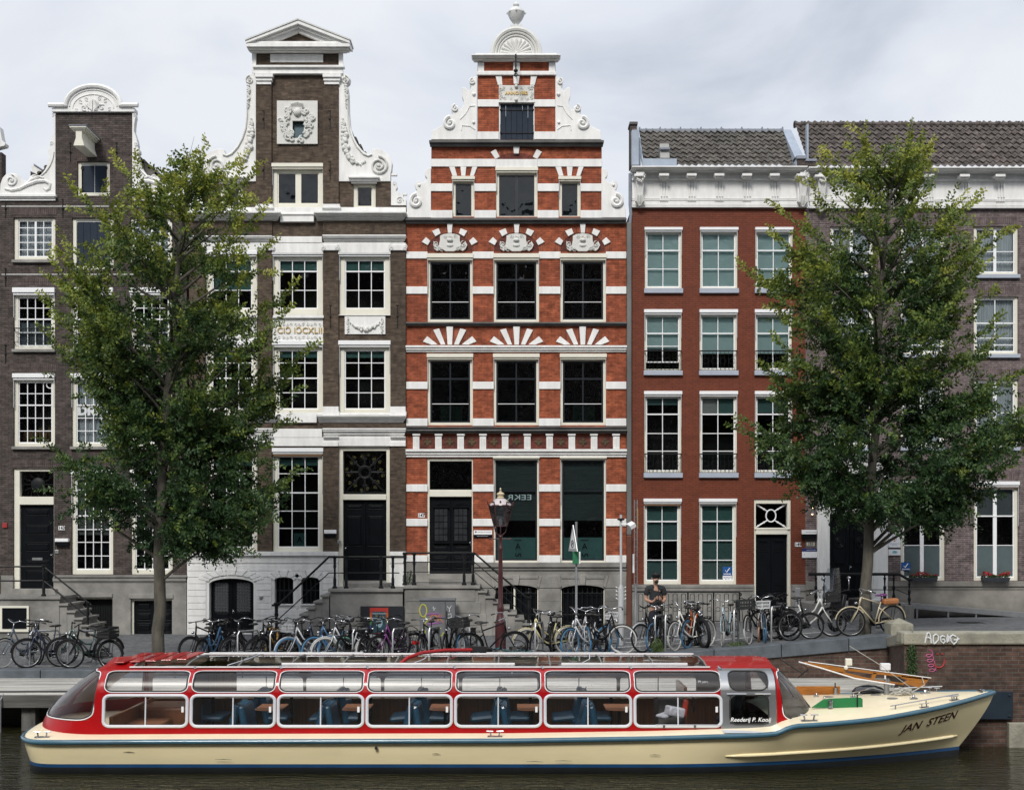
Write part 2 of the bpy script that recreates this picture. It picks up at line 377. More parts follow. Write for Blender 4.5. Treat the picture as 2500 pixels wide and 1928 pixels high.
    stroke(0,[(0,0),(.1,.5),(.25,.9),(.45,1.0),(.6,.9),(.68,.45),(.72,.0)]); stroke(0,[(.05,.4),(.35,.5),(.7,.42)]); stroke(.95,[(.05,.0),(0,.5),(.05,.85),(.35,.9),(.62,.6),(.6,.2),(.3,0),(.05,.0)])
    stroke(1.75,[(.55,.75),(.3,.85),(.05,.55),(.1,.15),(.4,.05),(.6,.25),(.45,.5),(.25,.4)]); stroke(2.5,[(.1,0),(.05,.4),(.15,.8),(.3,.5),(.25,.05)]); stroke(2.95,[(.65,.75),(.3,.9),(.02,.6),(.05,.15),(.4,-.05),(.7,.15),(.7,.4),(.4,.4)]); stroke(3.0,[(.75,.2),(.8,.6),(.95,.3)])
    mb.build('graffiti_lettering', WH, ab, smooth=True)
    mb = MB(); pt = []
    for i in range(60):
        t = i/59; pt.append((fx(2268,24.98)+.09*t+.07*math.sin(t*26), 24.99, 1.80-.40*t+.05*math.cos(t*26)))
    mb.tube(pt, .010, 4); mb.build('graffiti_squiggle', PK, ab)
    mb = MB(); c0 = (fx(2293,24.98), 24.99, 1.62)
    mb.tube([(c0[0]+.11*math.cos(a), 24.99, c0[2]+.13*math.sin(a)) for a in [R(200+i*12) for i in range(16)]], .016, 4)
    for dx in (-.03,.06): mb.tube([(c0[0]+dx-.02,24.99,c0[2]+.14),(c0[0]+dx+.02,24.99,c0[2]+.14)], .016, 4)
    mb.build('graffiti_face', RD, ab)
    mb = MB(); mb.rbox((fx(2205,25.6), 25.2, 1.80), (.16,.05,.05), (0,R(-28),0)); mb.box(fx(2212,25.6),fx(2214,25.6),25.1,25.16,1.3,1.8)
    tag(mb.build('wall_camera', mat('camera_white', (.6,.6,.6), .4)), 'small white surveillance camera on the abutment corner beside the ivy', 'camera')
    # jetty
    JW = mat('bleached_jetty_wood', (.40,.39,.355), .8, var=.6, vs=1.3, bump=.5, bs=30, stretch=(.35,7,9))
    JD = mat('dark_wet_timber', (.05,.047,.042), .7, var=.45, vs=3, bump=.5, bs=20, stretch=(.5,1,6))
    je = thing('wooden_jetty', 'bleached plank jetty on dark timber piles between boat and quay', 'jetty', (-10,28,.7))
    mb = MB(); y = 26.95
    while y < 29.9:
        x = -45
        while x < 9.2:
            w = random.choice([3.6,4.4,5.2]); e = min(x+w-.008, 9.2-.24*(30-y))
            mb.box(x, e, y, y+.132, .66, .715+random.uniform(-.004,.004)); x += w
        y += .15
    mb.build('deck_planks', JW, je)
    mb = MB(); mb.box(-45, 8.3, 26.82, 26.94, .44, .70); mb.build('edge_beam', mat('grey_timber_beam', (.085,.083,.075), .8, var=.45, vs=2, stretch=(.5,1,8), bump=.4), je, bevel=.01)
    mb = MB(); x = -14.55
    for k in range(14): 
        x = -10.35 + (k-2)*2.1
        MB().box(x-.15, x+.15, 26.98, 27.25, -1.2, .43).build('pile', mat('pile_timber', (.10,.098,.09), .85, var=.5, vs=3, stretch=(2,1,.6), bump=.5), je, bevel=.015)
    mb = MB(); mb.box(-45,8.2,28.0,28.1,-.9,.36); mb.build('backing_boards', JD, je)
    mb = MB()
    for z in (.24,-.02, .5): mb.tube([(-11.3,26.75,z),(-10.85,26.75,z)], .014, 6)
    for x in (-11.3,-10.85): mb.tube([(x,26.75,-.4),(x,26.75,.62),(x,26.9,.72)], .018, 6)
    mb.build('ladder', GALV, je, smooth=True)
    mb = MB(); mb.box(fx(142,26.8),fx(168,26.8),26.80,26.818,.50,.62); sg = mb.build('notice_plate', SASH, je)
    m2 = text_mb('Verboden', (fx(155,26.8),26.797,.585), .035, .001); m2.v += []; m2.build('notice_text', mat('blue_ink', (.02,.04,.15)), sg)
    text_mb('aan te meren', (fx(155,26.8),26.797,.54), .03, .001).build('notice_text', MC['blue_ink'], sg)
    tag(MB().tube([(-40+.9*i,27.25+.04*math.sin(i*1.7),.735) for i in range(50)], .02, 5).build('mooring_cable', mat('black_cable',(.012,.012,.012),.6), smooth=True), 'black cable lying along the front edge of the jetty planks', 'cable')
    # water
    m = bpy.data.materials.new('canal_water'); m.use_nodes = True; n = m.node_tree.nodes; l = m.node_tree.links; b = n['Principled BSDF']
    b.inputs['Base Color'].default_value = (.018,.017,.007,1); b.inputs['Roughness'].default_value = .045; b.inputs['IOR'].default_value = 1.33
    g = n.new('ShaderNodeNewGeometry'); mp = n.new('ShaderNodeMapping'); mp.inputs['Scale'].default_value = (.55,2.6,1); l.new(g.outputs['Position'], mp.inputs[0])
    t = n.new('ShaderNodeTexNoise'); t.inputs['Scale'].default_value = 2.6; t.inputs['Detail'].default_value = 3; t.inputs['Roughness'].default_value = .5; t.inputs['Distortion'].default_value = 1.1; l.new(mp.outputs[0], t.inputs['Vector'])
    bp = n.new('ShaderNodeBump'); bp.inputs['Strength'].default_value = .9; bp.inputs['Distance'].default_value = .10; l.new(t.outputs['Fac'], bp.inputs['Height']); l.new(bp.outputs[0], b.inputs['Normal'])
    MC['canal_water'] = m
    MB().add([(-300,-60,-.07),(300,-60,-.07),(300,31,-.07),(-300,31,-.07)], [(0,1,2,3)]).build('canal_water', m, kind='structure')
    # white road markings among the bikes
    MK = mat('road_marking_paint', (.55,.56,.57), .6, var=.15, vs=9)
    mb = MB()
    def strip(x0, x1, y0, y1, k=4):
        for i in range(k):
            a, c = x0+(x1-x0)*i/k, x0+(x1-x0)*(i+1)/k
            mb.add([(a,y0,gz(a,y0)+.006),(c,y0,gz(c,y0)+.006),(c,y1,gz(c,y1)+.006),(a,y1,gz(a,y1)+.006)], [(0,1,2,3)])
    for y0 in (31.15, 32.3, 33.5, 34.7): strip(1.6, 5.0, y0, y0+.12)
    strip(5.0, 8.0, 32.6, 32.72); strip(-13,-3.5, 30.85, 30.93, 8)
    mb.build('road_marking', MK, kind='structure')
    mb = MB(); mb.box(fx(2345,34.6),fx(2400,34.6),34.3,34.95,gz(12.6,34.6)+.002,gz(12.6,34.6)+.012)
    tag(mb.build('manhole_cover', IRON), 'dark rectangular drain cover in the paving beyond the abutment', 'drain cover')
build_ground()
# ---------------------------------------------------------------- ornament helpers
def spiral(mb, cx, cz, r, y, turns=1.75, a0=0, dr=1, tr=None, n=34, r1=.12):
    pts = []; rad = []
    for i in range(n):
        t = i/(n-1); rr = r*(1-t)+r*r1*t; a = a0+dr*t*turns*2*math.pi
        pts.append((cx+rr*math.cos(a), y, cz+rr*math.sin(a))); rad.append((tr or r*.13)*(1-.35*t))
    mb.tube(pts, rad, 6); mb.ball((cx,y,cz), (r*.2,r*.16,r*.2))
def fspiral(mb, X, Y, r, p, **k): spiral(mb, fx(X), fz(Y), r/SF, YF-p, **k)
def garland(mb, pts, rs, y, step=.06, rnd=None):
    rnd = rnd or random.Random(3); pts = [Vector(p) for p in pts]; L = sum((b-a).length for a, b in zip(pts, pts[1:])); s = 0
    while s < L:
        q = s; i = 0
        while i < len(pts)-2 and q > (pts[i+1]-pts[i]).length: q -= (pts[i+1]-pts[i]).length; i += 1
        p = pts[i].lerp(pts[i+1], min(1, q/max(1e-6,(pts[i+1]-pts[i]).length))); t = s/L; w = rs(t)
        for _ in range(2):
            r = w*rnd.uniform(.45,.7); mb.ball((p.x+rnd.uniform(-w,w)*.5, y-rnd.uniform(0,.02), p.y+rnd.uniform(-w,w)*.5), (r,r*.8,r), 7, 5)
        s += step
def leafscroll(mb, X, Y, s, p, flip=1, n=3, seed=0):
    rnd = random.Random(seed); c = Vector((fx(X), 0, fz(Y)))
    for i in range(n):
        a0 = rnd.uniform(0, 6.28); r = s/SF*rnd.uniform(.5,1)
        spiral(mb, c.x+rnd.uniform(-.6,.6)*s/SF, c.z+rnd.uniform(-.6,.6)*s/SF, r*.6, YF-p, turns=1.1, a0=a0, dr=rnd.choice((1,-1)), n=14)
def cornice(mb, X0, X1, Y0, Y1, p, steps=5, ends=True, q=.05):
    # profile grows outward towards the top
    h = (Y1-Y0)
    prof = [(0,1.0,.14),(.10,.86,.10),(.26,.95,.30),(.42,.62,.34),(.58,.45,.55),(.78,.25,.62),(1,.0,1)]
    bands = [(0,.16,1.0),(.16,.34,.86),(.34,.44,.70),(.44,.66,.52),(.66,.80,.36),(.80,1.0,.20)]
    for i, (a, b, k) in enumerate(bands):
        e = -p*(1-k)*SF*.35
        mb.fb(X0-e, X1+e, Y0+h*a, Y0+h*b, p*k, q+.001*i)
def wall(name, m, parent, rects, holes, depth=.34, y=YF, cut=None):
    """rects, holes in photo-plane pixels (X0,X1,Y0,Y1)"""
    XS = sorted({round(v,2) for r in rects+holes for v in r[:2]}); YS = sorted({round(v,2) for r in rects+holes for v in r[2:]})
    inn = lambda x, z, rs: any(r[0] < x < r[1] and r[2] < z < r[3] for r in rs)
    g = [[inn((XS[i]+XS[i+1])/2, (YS[j]+YS[j+1])/2, rects) and not inn((XS[i]+XS[i+1])/2, (YS[j]+YS[j+1])/2, holes) for i in range(len(XS)-1)] for j in range(len(YS)-1)]
    mb = MB(); V = {}
    def v(i, j, k):
        if (i,j,k) not in V: V[(i,j,k)] = len(mb.v); mb.v.append((fx(XS[i]), y+k*depth, fz(YS[j])))
        return V[(i,j,k)]
    nj, ni = len(g), len(g[0])
    at = lambda i, j: 0 <= i < ni and 0 <= j < nj and g[j][i]
    for j in range(nj):
        for i in range(ni):
            if not g[j][i]: continue
            mb.f.append((v(i,j+1,0), v(i+1,j+1,0), v(i+1,j,0), v(i,j,0)))
            if not at(i-1,j): mb.f.append((v(i,j,0), v(i,j,1), v(i,j+1,1), v(i,j+1,0)))
            if not at(i+1,j): mb.f.append((v(i+1,j,0), v(i+1,j+1,0), v(i+1,j+1,1), v(i+1,j,1)))
            if not at(i,j-1): mb.f.append((v(i,j,0), v(i+1,j,0), v(i+1,j,1), v(i,j,1)))
            if not at(i,j+1): mb.f.append((v(i,j+1,0), v(i,j+1,1), v(i+1,j+1,1), v(i+1,j+1,0)))
    return mb.build(name, m, parent)
class House:
    def __init__(s, name, label, X0, X1):
        s.t = thing(name, label, 'house', (fx((X0+X1)/2), YF, 1)); s.holes = []; s.X0, s.X1 = X0, X1
    def win(s, X0, X1, Y0, Y1, cols=2, bars=(), fw=8, frame=None, sash=None, glass=None, blind=None, curtain=None, backing=None,
            box=None, boxm=None, awn=None, sill=None, sillm=None, rail=None, mull=None, bw=1.9, rec=.07, swp=2.6, thick=3.2, fwb=None, open_gap=0, film=None):
        frame = frame or CREAM; sash = sash or SASH; glass = glass or GL
        s.holes.append((X0,X1,Y0,Y1)); fwb = fwb or fw
        mb = MB(); a, b = YF+rec, YF+rec+.12
        gx0, gx1, gy0, gy1 = X0+fw, X1-fw, Y0+fw*.6, Y1-fwb
        def bx(m, x0, x1, y0, y1, ya, yb): m.box(fx(x0), fx(x1), ya, yb, fz(y1), fz(y0))
        bx(mb, X0, gx0, Y0, Y1, a, b); bx(mb, gx1, X1, Y0, Y1, a, b); bx(mb, gx0, gx1, Y0, gy0, a+.002, b); bx(mb, gx0, gx1, gy1, Y1, a+.002, b)
        w = mb.build('window', frame, s.t, bevel=.008)
        g2 = gy1-open_gap
        mb = MB(); a2, b2 = YF+rec+.03, YF+rec+.085
        bx(mb, gx0, gx0+swp, gy0, g2, a2, b2); bx(mb, gx1-swp, gx1, gy0, g2, a2, b2)
        bx(mb, gx0+swp, gx1-swp, gy0, gy0+swp, a2+.001, b2); bx(mb, gx0+swp, gx1-swp, g2-swp, g2, a2+.001, b2)
        ix0, ix1 = gx0+swp, gx1-swp
        for k in range(1, cols):
            x = ix0+(ix1-ix0)*k/cols; ww = (mull if mull and k*2 == cols else bw)/2
            bx(mb, x-ww, x+ww, gy0+swp, g2-swp, a2+.003, b2-.004)
        for br in bars:
            f, tk = br if isinstance(br, tuple) else (br, 0)
            y = gy0+(gy1-gy0)*f
            bx(mb, gx0 if tk else ix0, gx1 if tk else ix1, y-(thick if tk else bw)/2, y+(thick if tk else bw)/2, a2+(-.012 if tk else .006), b2-.007)
        mb.build('sash', sash, w)
        pm = MB(); yy = YF+rec+.06; pm.add([(fx(gx0),yy,fz(g2)),(fx(gx1),yy,fz(g2)),(fx(gx1),yy,fz(gy0)),(fx(gx0),yy,fz(gy0))], [(0,1,2,3)]); pm.build('pane', glass, w)
        def sheet(nm, m, f0, f1, dy, folds=0, xa=0, xb=1):
            y0, y1 = gy0+(gy1-gy0)*f0, gy0+(gy1-gy0)*f1; q = MB(); yy = YF+rec+dy; xl, xr = gx0+(gx1-gx0)*xa, gx0+(gx1-gx0)*xb
            if folds:
                k = folds*6; vs = []; fs = []
                for i in range(k+1):
                    x = xl+(xr-xl)*i/k; o = .022*math.sin(i*2*math.pi/6)+.012*math.sin(i*.9)
                    vs += [(fx(x),yy+o,fz(y1)),(fx(x),yy+o,fz(y0))]
                for i in range(k): fs.append((2*i,2*i+2,2*i+3,2*i+1))
                q.add(vs, fs)
            else: q.box(fx(xl),fx(xr),yy,yy+.004,fz(y1),fz(y0))
            return q.build(nm, m, w, smooth=2 if folds else False)
        if blind:
            for bl in (blind if isinstance(blind, list) else [blind]): sheet('blind', bl[2], bl[0], bl[1], .14, xa=bl[3] if len(bl) > 3 else 0, xb=bl[4] if len(bl) > 4 else 1)
        if film: sheet('window_film', film[2], film[0], film[1], .07)
        if curtain: sheet('curtain', curtain, 0, 1, .19, folds=13)
        if backing: sheet('lining', backing, 0, 1, .22)  # attic panes get the teal sheet, reflected sky as colour
        if sill:
            q = MB(); q.fb(X0-2, X1+2, Y1, Y1+sill, .10, .18); q.build('sill', sillm or GSTONE, w, bevel=.008)
        if box:
            q = MB(); q.fb(X0-1, X1+1, Y0-box, Y0-box*.25, .09, .08); q.fb(X0, X1, Y0-box*.25+.6, Y0+1.6, .05, .08); q.build('sunshade_box', boxm or SASH, w, bevel=.008)
            q = MB()
            for x in (X0+1.2, X1-1.2): q.fb(x-.8, x+.8, Y0, Y0+(Y1-Y0)*.42, .03, -.02)
            q.build('sunshade_arm', mat('grey_arm', (.4,.41,.42), .4), w)
        if awn:
            q = MB(); q.fb(X0, X1, Y0-2, Y0+awn, .03, .06); q.build('awning_cloth', mat('brown_awning', (.16,.085,.04), .8), w)
        if rail:
            q = MB(); ry0, ry1 = rail; y = YF-.05
            q.tube([(fx(X0+1),y,fz(ry0)),(fx(X1-1),y,fz(ry0))], .02, 6); q.tube([(fx(X0+1),y,fz(ry1)),(fx(X1-1),y,fz(ry1))], .008, 6)
            k = 9
            for i in range(k+1):
                x = fx(X0+3)+(fx(X1-3)-fx(X0+3))*i/k; q.tube([(x,y,fz(ry0)),(x,y,fz(ry1))], .006, 4)
            rr = (fz(ry0)-fz(ry1))*.16
            for i in range(4):
                x = fx(X0+3)+(fx(X1-3)-fx(X0+3))*(i+.5)/4
                q.torus((x,y,(fz(ry0)+fz(ry1))/2-.02), rr, .007, n=14, m=4); q.torus((x,y,fz(ry1)+rr*.2), rr*.9, .006, n=14, m=4)
            for X in (X0+1, X1-1): q.tube([(fx(X),y,fz(ry0)),(fx(X),YF+.1,fz(ry0))], .012, 5); q.tube([(fx(X),y,fz(ry1)),(fx(X),YF+.1,fz(ry1))], .012, 5)
            q.build('window_railing', IRON, w)
        return w
    def arch_fill(s, mb, X0, X1, Y0, rise, p=.0):       # two spandrels that round the top of a rectangular opening
        n = 10
        for sgn in (0,1):
            pts = [(X0 if sgn == 0 else X1, Y0), ((X0+X1)/2, Y0)]
            for i in range(n+1):
                t = i/n; x = (X0+X1)/2+(-1 if sgn == 0 else 1)*(X1-X0)/2*math.sin(t*math.pi/2); y = Y0+rise*(1-math.cos(t*math.pi/2))+.3
                pts.append((x, y))
            mb.prism([(fx(a), fz(b)) for a, b in pts], YF+.004-p, YF+.3)
    def body(s, m, ztop_px, depth=9, roofm=None, X0=None, X1=None):
        X0, X1 = X0 or s.X0, X1 or s.X1; zt = fz(ztop_px); mb = MB(); x0, x1 = fx(X0)+.01, fx(X1)-.01; ya, yb = YF+.3, YF+depth
        mb.add([(x0,ya,0),(x1,ya,0),(x1,yb,0),(x0,yb,0),(x0,ya,zt),(x1,ya,zt),(x1,yb,zt),(x0,yb,zt)], [(1,2,6,5),(2,3,7,6),(3,0,4,7),(4,5,6,7)])
        mb.build('side_walls', m, s.t)
        q = MB(); q.add([(x0+.02,YF+1.1,0),(x1-.02,YF+1.1,0),(x1-.02,YF+1.1,zt-.02),(x0+.02,YF+1.1,zt-.02)], [(0,1,2,3)]); q.build('dark_room_backing', ROOM, s.t)  # near-black backing sheet: the dimness of the rooms is put into its colour
def door(h, X0, X1, Y0, Y1, leaves=2, panels=((.08,.45),(.55,.92)), m=None, style='raised', handle=True, hx=.5, rec=.14, relief=.03):
    m = m or BLACKP; mb = MB(); y = YF+rec; W = (X1-X0)/leaves
    for k in range(leaves):
        a, b = X0+W*k+.5, X0+W*(k+1)-.5
        mb.box(fx(a), fx(b), y, y+.06, fz(Y1), fz(Y0))
    d = mb.build('door', m, h.t, bevel=.004)
    mb = MB()
    for k in range(leaves):
        a, b = X0+W*k, X0+W*(k+1)
        for f0, f1 in panels:
            ya, yb = Y0+(Y1-Y0)*f0, Y0+(Y1-Y0)*f1; i = W*.16
            # moulding ring and raised field
            mb.box(fx(a+i), fx(b-i), y-.012, y+.01, fz(ya+1.2), fz(ya)); mb.box(fx(a+i), fx(b-i), y-.012, y+.01, fz(yb), fz(yb-1.2))
            mb.box(fx(a+i), fx(a+i+1.2), y-.0125, y+.01, fz(yb-1.2), fz(ya+1.2)); mb.box(fx(b-i-1.2), fx(b-i), y-.0125, y+.01, fz(yb-1.2), fz(ya+1.2))
            if yb-ya > 8: mb.box(fx(a+i+3.2), fx(b-i-3.2), y-relief, y+.01, fz(yb-3.5), fz(ya+3.5))
    mb.build('door_panel', m, d, bevel=.006)
    if handle:
        q = MB(); X = X0+(X1-X0)*hx; Y = Y0+(Y1-Y0)*.60
        q.box(fx(X-.9), fx(X+.9), y-.02, y-.001, fz(Y+6), fz(Y-4)); q.tube([(fx(X),y-.05,fz(Y)),(fx(X-3.5 if hx > .5 else X+3.5),y-.05,fz(Y))], .011, 6); q.tube([(fx(X),y,fz(Y)),(fx(X),y-.05,fz(Y))], .011, 6)
        q.build('door_handle', CHROME, d)
    return d
def plate(h, X0, X1, Y0, Y1, txt, tm=None, m=None, size=None, p=.02, name='number_plate'):
    o = MB().fb(X0, X1, Y0, Y1, p, 0).build(name, m or SASH, h.t if isinstance(h, House) else h, bevel=.004)
    if txt: text_mb(txt, (fx((X0+X1)/2), YF-p-.003, fz((Y0+Y1)/2)), size or (Y1-Y0)/SF*1.0, .002, bold=.004).build('lettering', tm or mat('dark_ink', (.02,.02,.02)), o)
    return o
def anchor(mb, X, Y0, Y1, p=.03):
    mb.fb(X-.9, X+.9, Y0, Y1, p, .0); mb.ball((fx(X),YF-p,fz((Y0+Y1)/2)), (.03,.03,.05), 6, 4)
    mb.tube([(fx(X-3),YF-p,fz(Y0)),(fx(X),YF-p,fz(Y0+2)),(fx(X+3),YF-p,fz(Y0))], .009, 4)
def pantiles(name, m, parent, x0, x1, y0, z0, slope, length, pitch=.21, row=.27, amp=.03):
    nx = int((x1-x0)/pitch*7); vs = []; fs = []; k = int(length/row)+1; rnd = random.Random(int(x0*10)); c, s_ = math.cos(slope), math.sin(slope)
    rowsv = []
    for r in range(k):
        for e in (0,1):
            l = (r+e*1.02)*row; lift = (.055 if e == 0 else .012)
            for i in range(nx+1):
                x = x0+(x1-x0)*i/nx; ph = (x-x0)/pitch; fr = ph%1
                w = amp*(math.sin(fr*2*math.pi)+.35*math.sin(fr*4*math.pi)); j = (rnd.random()-.5)*.006 if i%7 == 0 else 0
                h = lift+w+j+.008*math.sin(r*3.1+int(ph)*1.7)
                vs.append((x, y0+l*c-h*s_, z0+l*s_+h*c))
    n = nx+1
    for r in range(k*2-1):
        for i in range(nx): fs.append((r*n+i, r*n+i+1, (r+1)*n+i+1, (r+1)*n+i))
    return MB().add(vs, fs).build(name, m, parent, smooth=True)
def tilemat(name, c1, c2, pitch=.21, row=.19):
    m = brick(name, c1, c2, tuple(x*.5 for x in c1), w=pitch, h=row, ms=.004, bump=.3, grime=.5, gc=(.045,.045,.04), off=0)
    return m
# ---------------------------------------------------------------- brick kinds
B143 = brick('purple_brown_brick', (.066,.052,.047), (.105,.082,.074), (.034,.032,.030), grime=.4)
B143A = brick('purple_brown_soldier_brick', (.078,.060,.054), (.11,.085,.078), (.035,.031,.030), w=.30, h=.062, vertical=True, grime=.2, off=0)
B145 = brick('dark_brown_old_brick', (.068,.046,.033), (.12,.085,.06), (.085,.075,.06), w=.19, h=.055, ms=.007, grime=.5, gc=(.03,.024,.02))
B147 = brick('orange_red_brick', (.25,.065,.030), (.35,.095,.042), (.13,.05,.032), w=.21, h=.064, ms=.006, grime=.35, gc=(.13,.035,.028), bump=.4)
B147A = brick('orange_red_soldier_brick', (.24,.07,.036), (.31,.095,.05), (.16,.06,.04), w=.3, h=.06, vertical=True, grime=.25, gc=(.13,.035,.028), off=0)
B147D = brick('dark_red_brick', (.13,.035,.028), (.19,.05,.035), (.06,.03,.025), grime=.5)
B149 = brick('painted_oxide_red_brick', (.150,.040,.020), (.162,.045,.023), (.112,.030,.016), w=.21, h=.065, ms=.009, grime=.15, ov=.2, ov2=.3, bump=.8, gc=(.13,.03,.02), rough=.65)
B151 = brick('violet_brown_brick', (.098,.070,.072), (.145,.108,.106), (.215,.20,.19), w=.22, h=.066, ms=.008, grime=.25, gc=(.05,.04,.04))
B151A = brick('violet_brown_soldier_brick', (.098,.070,.072), (.14,.10,.10), (.16,.15,.14), w=.34, h=.066, ms=.007, vertical=True, grime=.2, off=0)
TILE = tilemat('grey_brown_pantile', (.085,.078,.070), (.15,.14,.125))
TILE2 = tilemat('brown_grey_pantile', (.080,.069,.064), (.15,.128,.118), pitch=.22)
PLAQ = mat('white_carved_stone', (.62,.62,.59), .6, var=.06, vs=5, bump=.1)

def soldier(h, X0, X1, Y0, Y1, m, fan=6, rise=0, p=.006):
    mb = MB()
    mb.fp([(X0-fan, Y0), ((X0+X1)/2, Y0-rise), (X1+fan, Y0), (X1, Y1), ((X0+X1)/2, Y1-rise), (X0, Y1)], p, 0)
    mb.build('brick_arch', m, h.t)
def gable_roof(h, Xl, Xr, Xa, Ya, Ye, m, y0=YF+.36, y1=YF+9):
    pts = [(fx(Xl), fz(Ye)), (fx(Xr), fz(Ye)), (fx(Xa), fz(Ya))]
    h_ = MB().prism(pts, y0, y1)
    for sgn, X in ((-1, Xl), (1, Xr)):       # tile rolls showing along the slope
        a, b = Vector((fx(X), 0, fz(Ye))), Vector((fx(Xa), 0, fz(Ya))); L = (b-a).length; k = int(L/.27)
        for i in range(k):
            c = a.lerp(b, (i+.5)/k); h_.tube([(c.x, y0, c.z+.0), (c.x, y1, c.z)], .075, 6)
    h_.build('roof', m, h.t)
def steps(mb, x0, x1, zt, zb, n, ya, yb, m=None, nose=.05):
    """flight going from x0 (top) to x1 (bottom)"""
    r = (zt-zb)/n; w = (x1-x0)/(n-1) if n > 1 else 0; sg = 1 if x1 > x0 else -1
    for i in range(1, n):
        a = x0+w*(i-1); b = a+w; z = zt-r*i
        mb.box(a-sg*.02, b+sg*nose, ya-.04, yb, z-.07, z); mb.box(a, b, ya+.02, yb-.003*i, zb-.6, z-.07)
def rail_post(mb, x, y, z0, h, r=.038):
    mb.lathe([(r*1.9,0),(r*1.9,.05),(r*1.2,.08),(r*1.25,.3*h),(r*.85,.36*h),(r*.85,.62*h),(r*1.3,.68*h),(r*1.0,.74*h),(r*1.1,.93*h),(r*1.7,.95*h),(r*1.7,h),(r*.5,h+.02)], (x,y,z0), 10)

# ================================================================ 141: sliver of a neighbour
h = House('brick_house', 'dark brick house at the far left edge, only its sloping white coping showing above', -262, 4)
h.win(-90, -16, 530, 640, 4, (.25,.5,.75)); h.win(-90, -16, 720, 852, 4, (.25,(.5,1),.75)); h.win(-90,-16,926,1090,4,(.2,.4,(.6,1),.8)); h.win(-90,-16,1160,1400,4,(.2,.4,(.6,1),.8))
wall('wall', B143, h.t, [(-262,4,372,1551)], h.holes); h.body(B143, 440)
mb = MB(); mb.fp([(-60,372),(-40,330),(-15,305),(2,312),(8,345),(16,352),(14,358),(-60,376)], .1, .2); mb.build('gable_cap', WHITE, h.t)
mb = MB(); mb.fp([(0,362),(108,424),(108,520),(0,520)], -2.5, 2.8); mb.build('side_gable', B143, h.t)
mb = MB(); mb.fp([(8,352),(14,350),(110,412),(110,432),(8,366)], -2.35, 2.9); mb.build('verge_board', WHITE, h.t)
mb = MB(); mb.fp([(12,348),(16,348),(112,410),(110,413)], -2.3, 2.9); mb.build('lead_edge', LEAD, h.t)

# ================================================================ 143: neck gable house
h = House('brick_house', 'dark purple brick neck gable house with white scroll shoulders, second from left behind the tree', 4, 456)
H = h
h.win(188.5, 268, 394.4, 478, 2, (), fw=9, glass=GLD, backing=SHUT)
mb = MB(); mb.box(fx(197),fx(228.4),YF+.1,YF+.13,fz(471),fz(402)); mb.box(fx(229),fx(260),YF+.1,YF+.13,fz(471),fz(402)); mb.build('shutter', SHUT, h.t, bevel=.005)
mb = MB()
for x in (199,258):
    for y in (409,464): mb.fb(x-3,x+3,y-3,y+3,-.06,.1)
mb.build('shutter_hinge', IRON, h.t)
for X0 in (33, 318): h.win(X0, X0+102, 531, 635, 4, (.2,.4,.6,.8), mull=5, sill=7, fw=9, curtain=CURT)
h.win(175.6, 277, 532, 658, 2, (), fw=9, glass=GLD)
mb = MB(); 
for i in range(5): mb.box(fx(185+i*16.6),fx(185+i*16.6+16.1),YF+.10,YF+.13,fz(649),fz(541))
mb.build('shutter', SHUT, h.t, bevel=.004)
for X0 in (33, 175, 318): h.win(X0, X0+101, 719, 853, 4, (.22,(.45,1),.72), sill=7, box=16, fw=9, rail=(802,835), curtain=None, blind=(.5,1,mat('grey_net',(.16,.19,.21),.9)))
for k, X0 in enumerate((33, 175, 318)):
    w = h.win(X0, X0+101, 926, 1090, 4, (.19,(.38,1),.59,.80), sill=7, box=14, fw=9, curtain=CURT if k == 1 else None)
    if k == 0:
        q = MB(); rnd = random.Random(5)
        for i in range(7):
            x = X0+16+i*12; q.fp([(x-9,1080),(x+9,1080),(x+8,1045+rnd.uniform(-6,10)),(x-4,1040+rnd.uniform(-6,12))], -.45, .5+.02*i)
        q.build('stored_cardboard', mat('cardboard_brown', (.20,.12,.05), .9, var=.2), w)
        MB().torus((fx(119),YF+.12,fz(938)), .11, .018, n=20).lathe([(.02,0)],(0,0,0),3).build('vent_disc', SASH, w)
    if k == 1:
        MB().box(fx(187),fx(256),YF+.14,YF+.145,fz(1018),fz(989)).build('lettering_band', mat('band_grey',(.30,.32,.33),.7), w)
        text_mb('DRIH', (fx(223),YF+.125,fz(1003)), .36, .004, bold=.022, sx=1.12).build('window_lettering', mat('letter_white',(.6,.62,.63),.6), w)
for X0 in (174.6, 319.6): h.win(X0, X0+101.5, 1162, 1402, 4, (.125,.25,(.41,1),.56,.70,.85), box=15, fw=9, blind=(.0,.62,mat('grey_slat_blind',(.17,.18,.17),.8)), fwb=12)
# door
h.holes.append((32.7,132,1143.7,1438))
d = door(h, 46.5, 130, 1231.5, 1436, 1, ((.05,.13),(.24,.36),(.45,.56),(.66,.72),(.78,.92)), hx=.93)
mb = MB(); y = YF+.05
for a, b, c, e2 in ((32.7,46.5,1143.7,1438),(130,132.5,1143.7,1438)): mb.box(fx(a),fx(b),y,y+.25,fz(e2),fz(c))
mb.box(fx(46.5),fx(130),y+.002,y+.25,fz(1150),fz(1143.7)); mb.box(fx(46.5),fx(130),y-.02,y+.25,fz(1231.5),fz(1212)); mb.build('door_frame', CREAM, h.t, bevel=.01)
MB().add([(fx(46.5),YF+.2,fz(1212)),(fx(130),YF+.2,fz(1212)),(fx(130),YF+.2,fz(1150)),(fx(46.5),YF+.2,fz(1150))],[(0,1,2,3)]).build('fanlight_pane', GLD, h.t)
mb = MB(); c = (fx(88), YF+.17, fz(1182)); mb.ball(c, (.23,.06,.23), 12, 8)
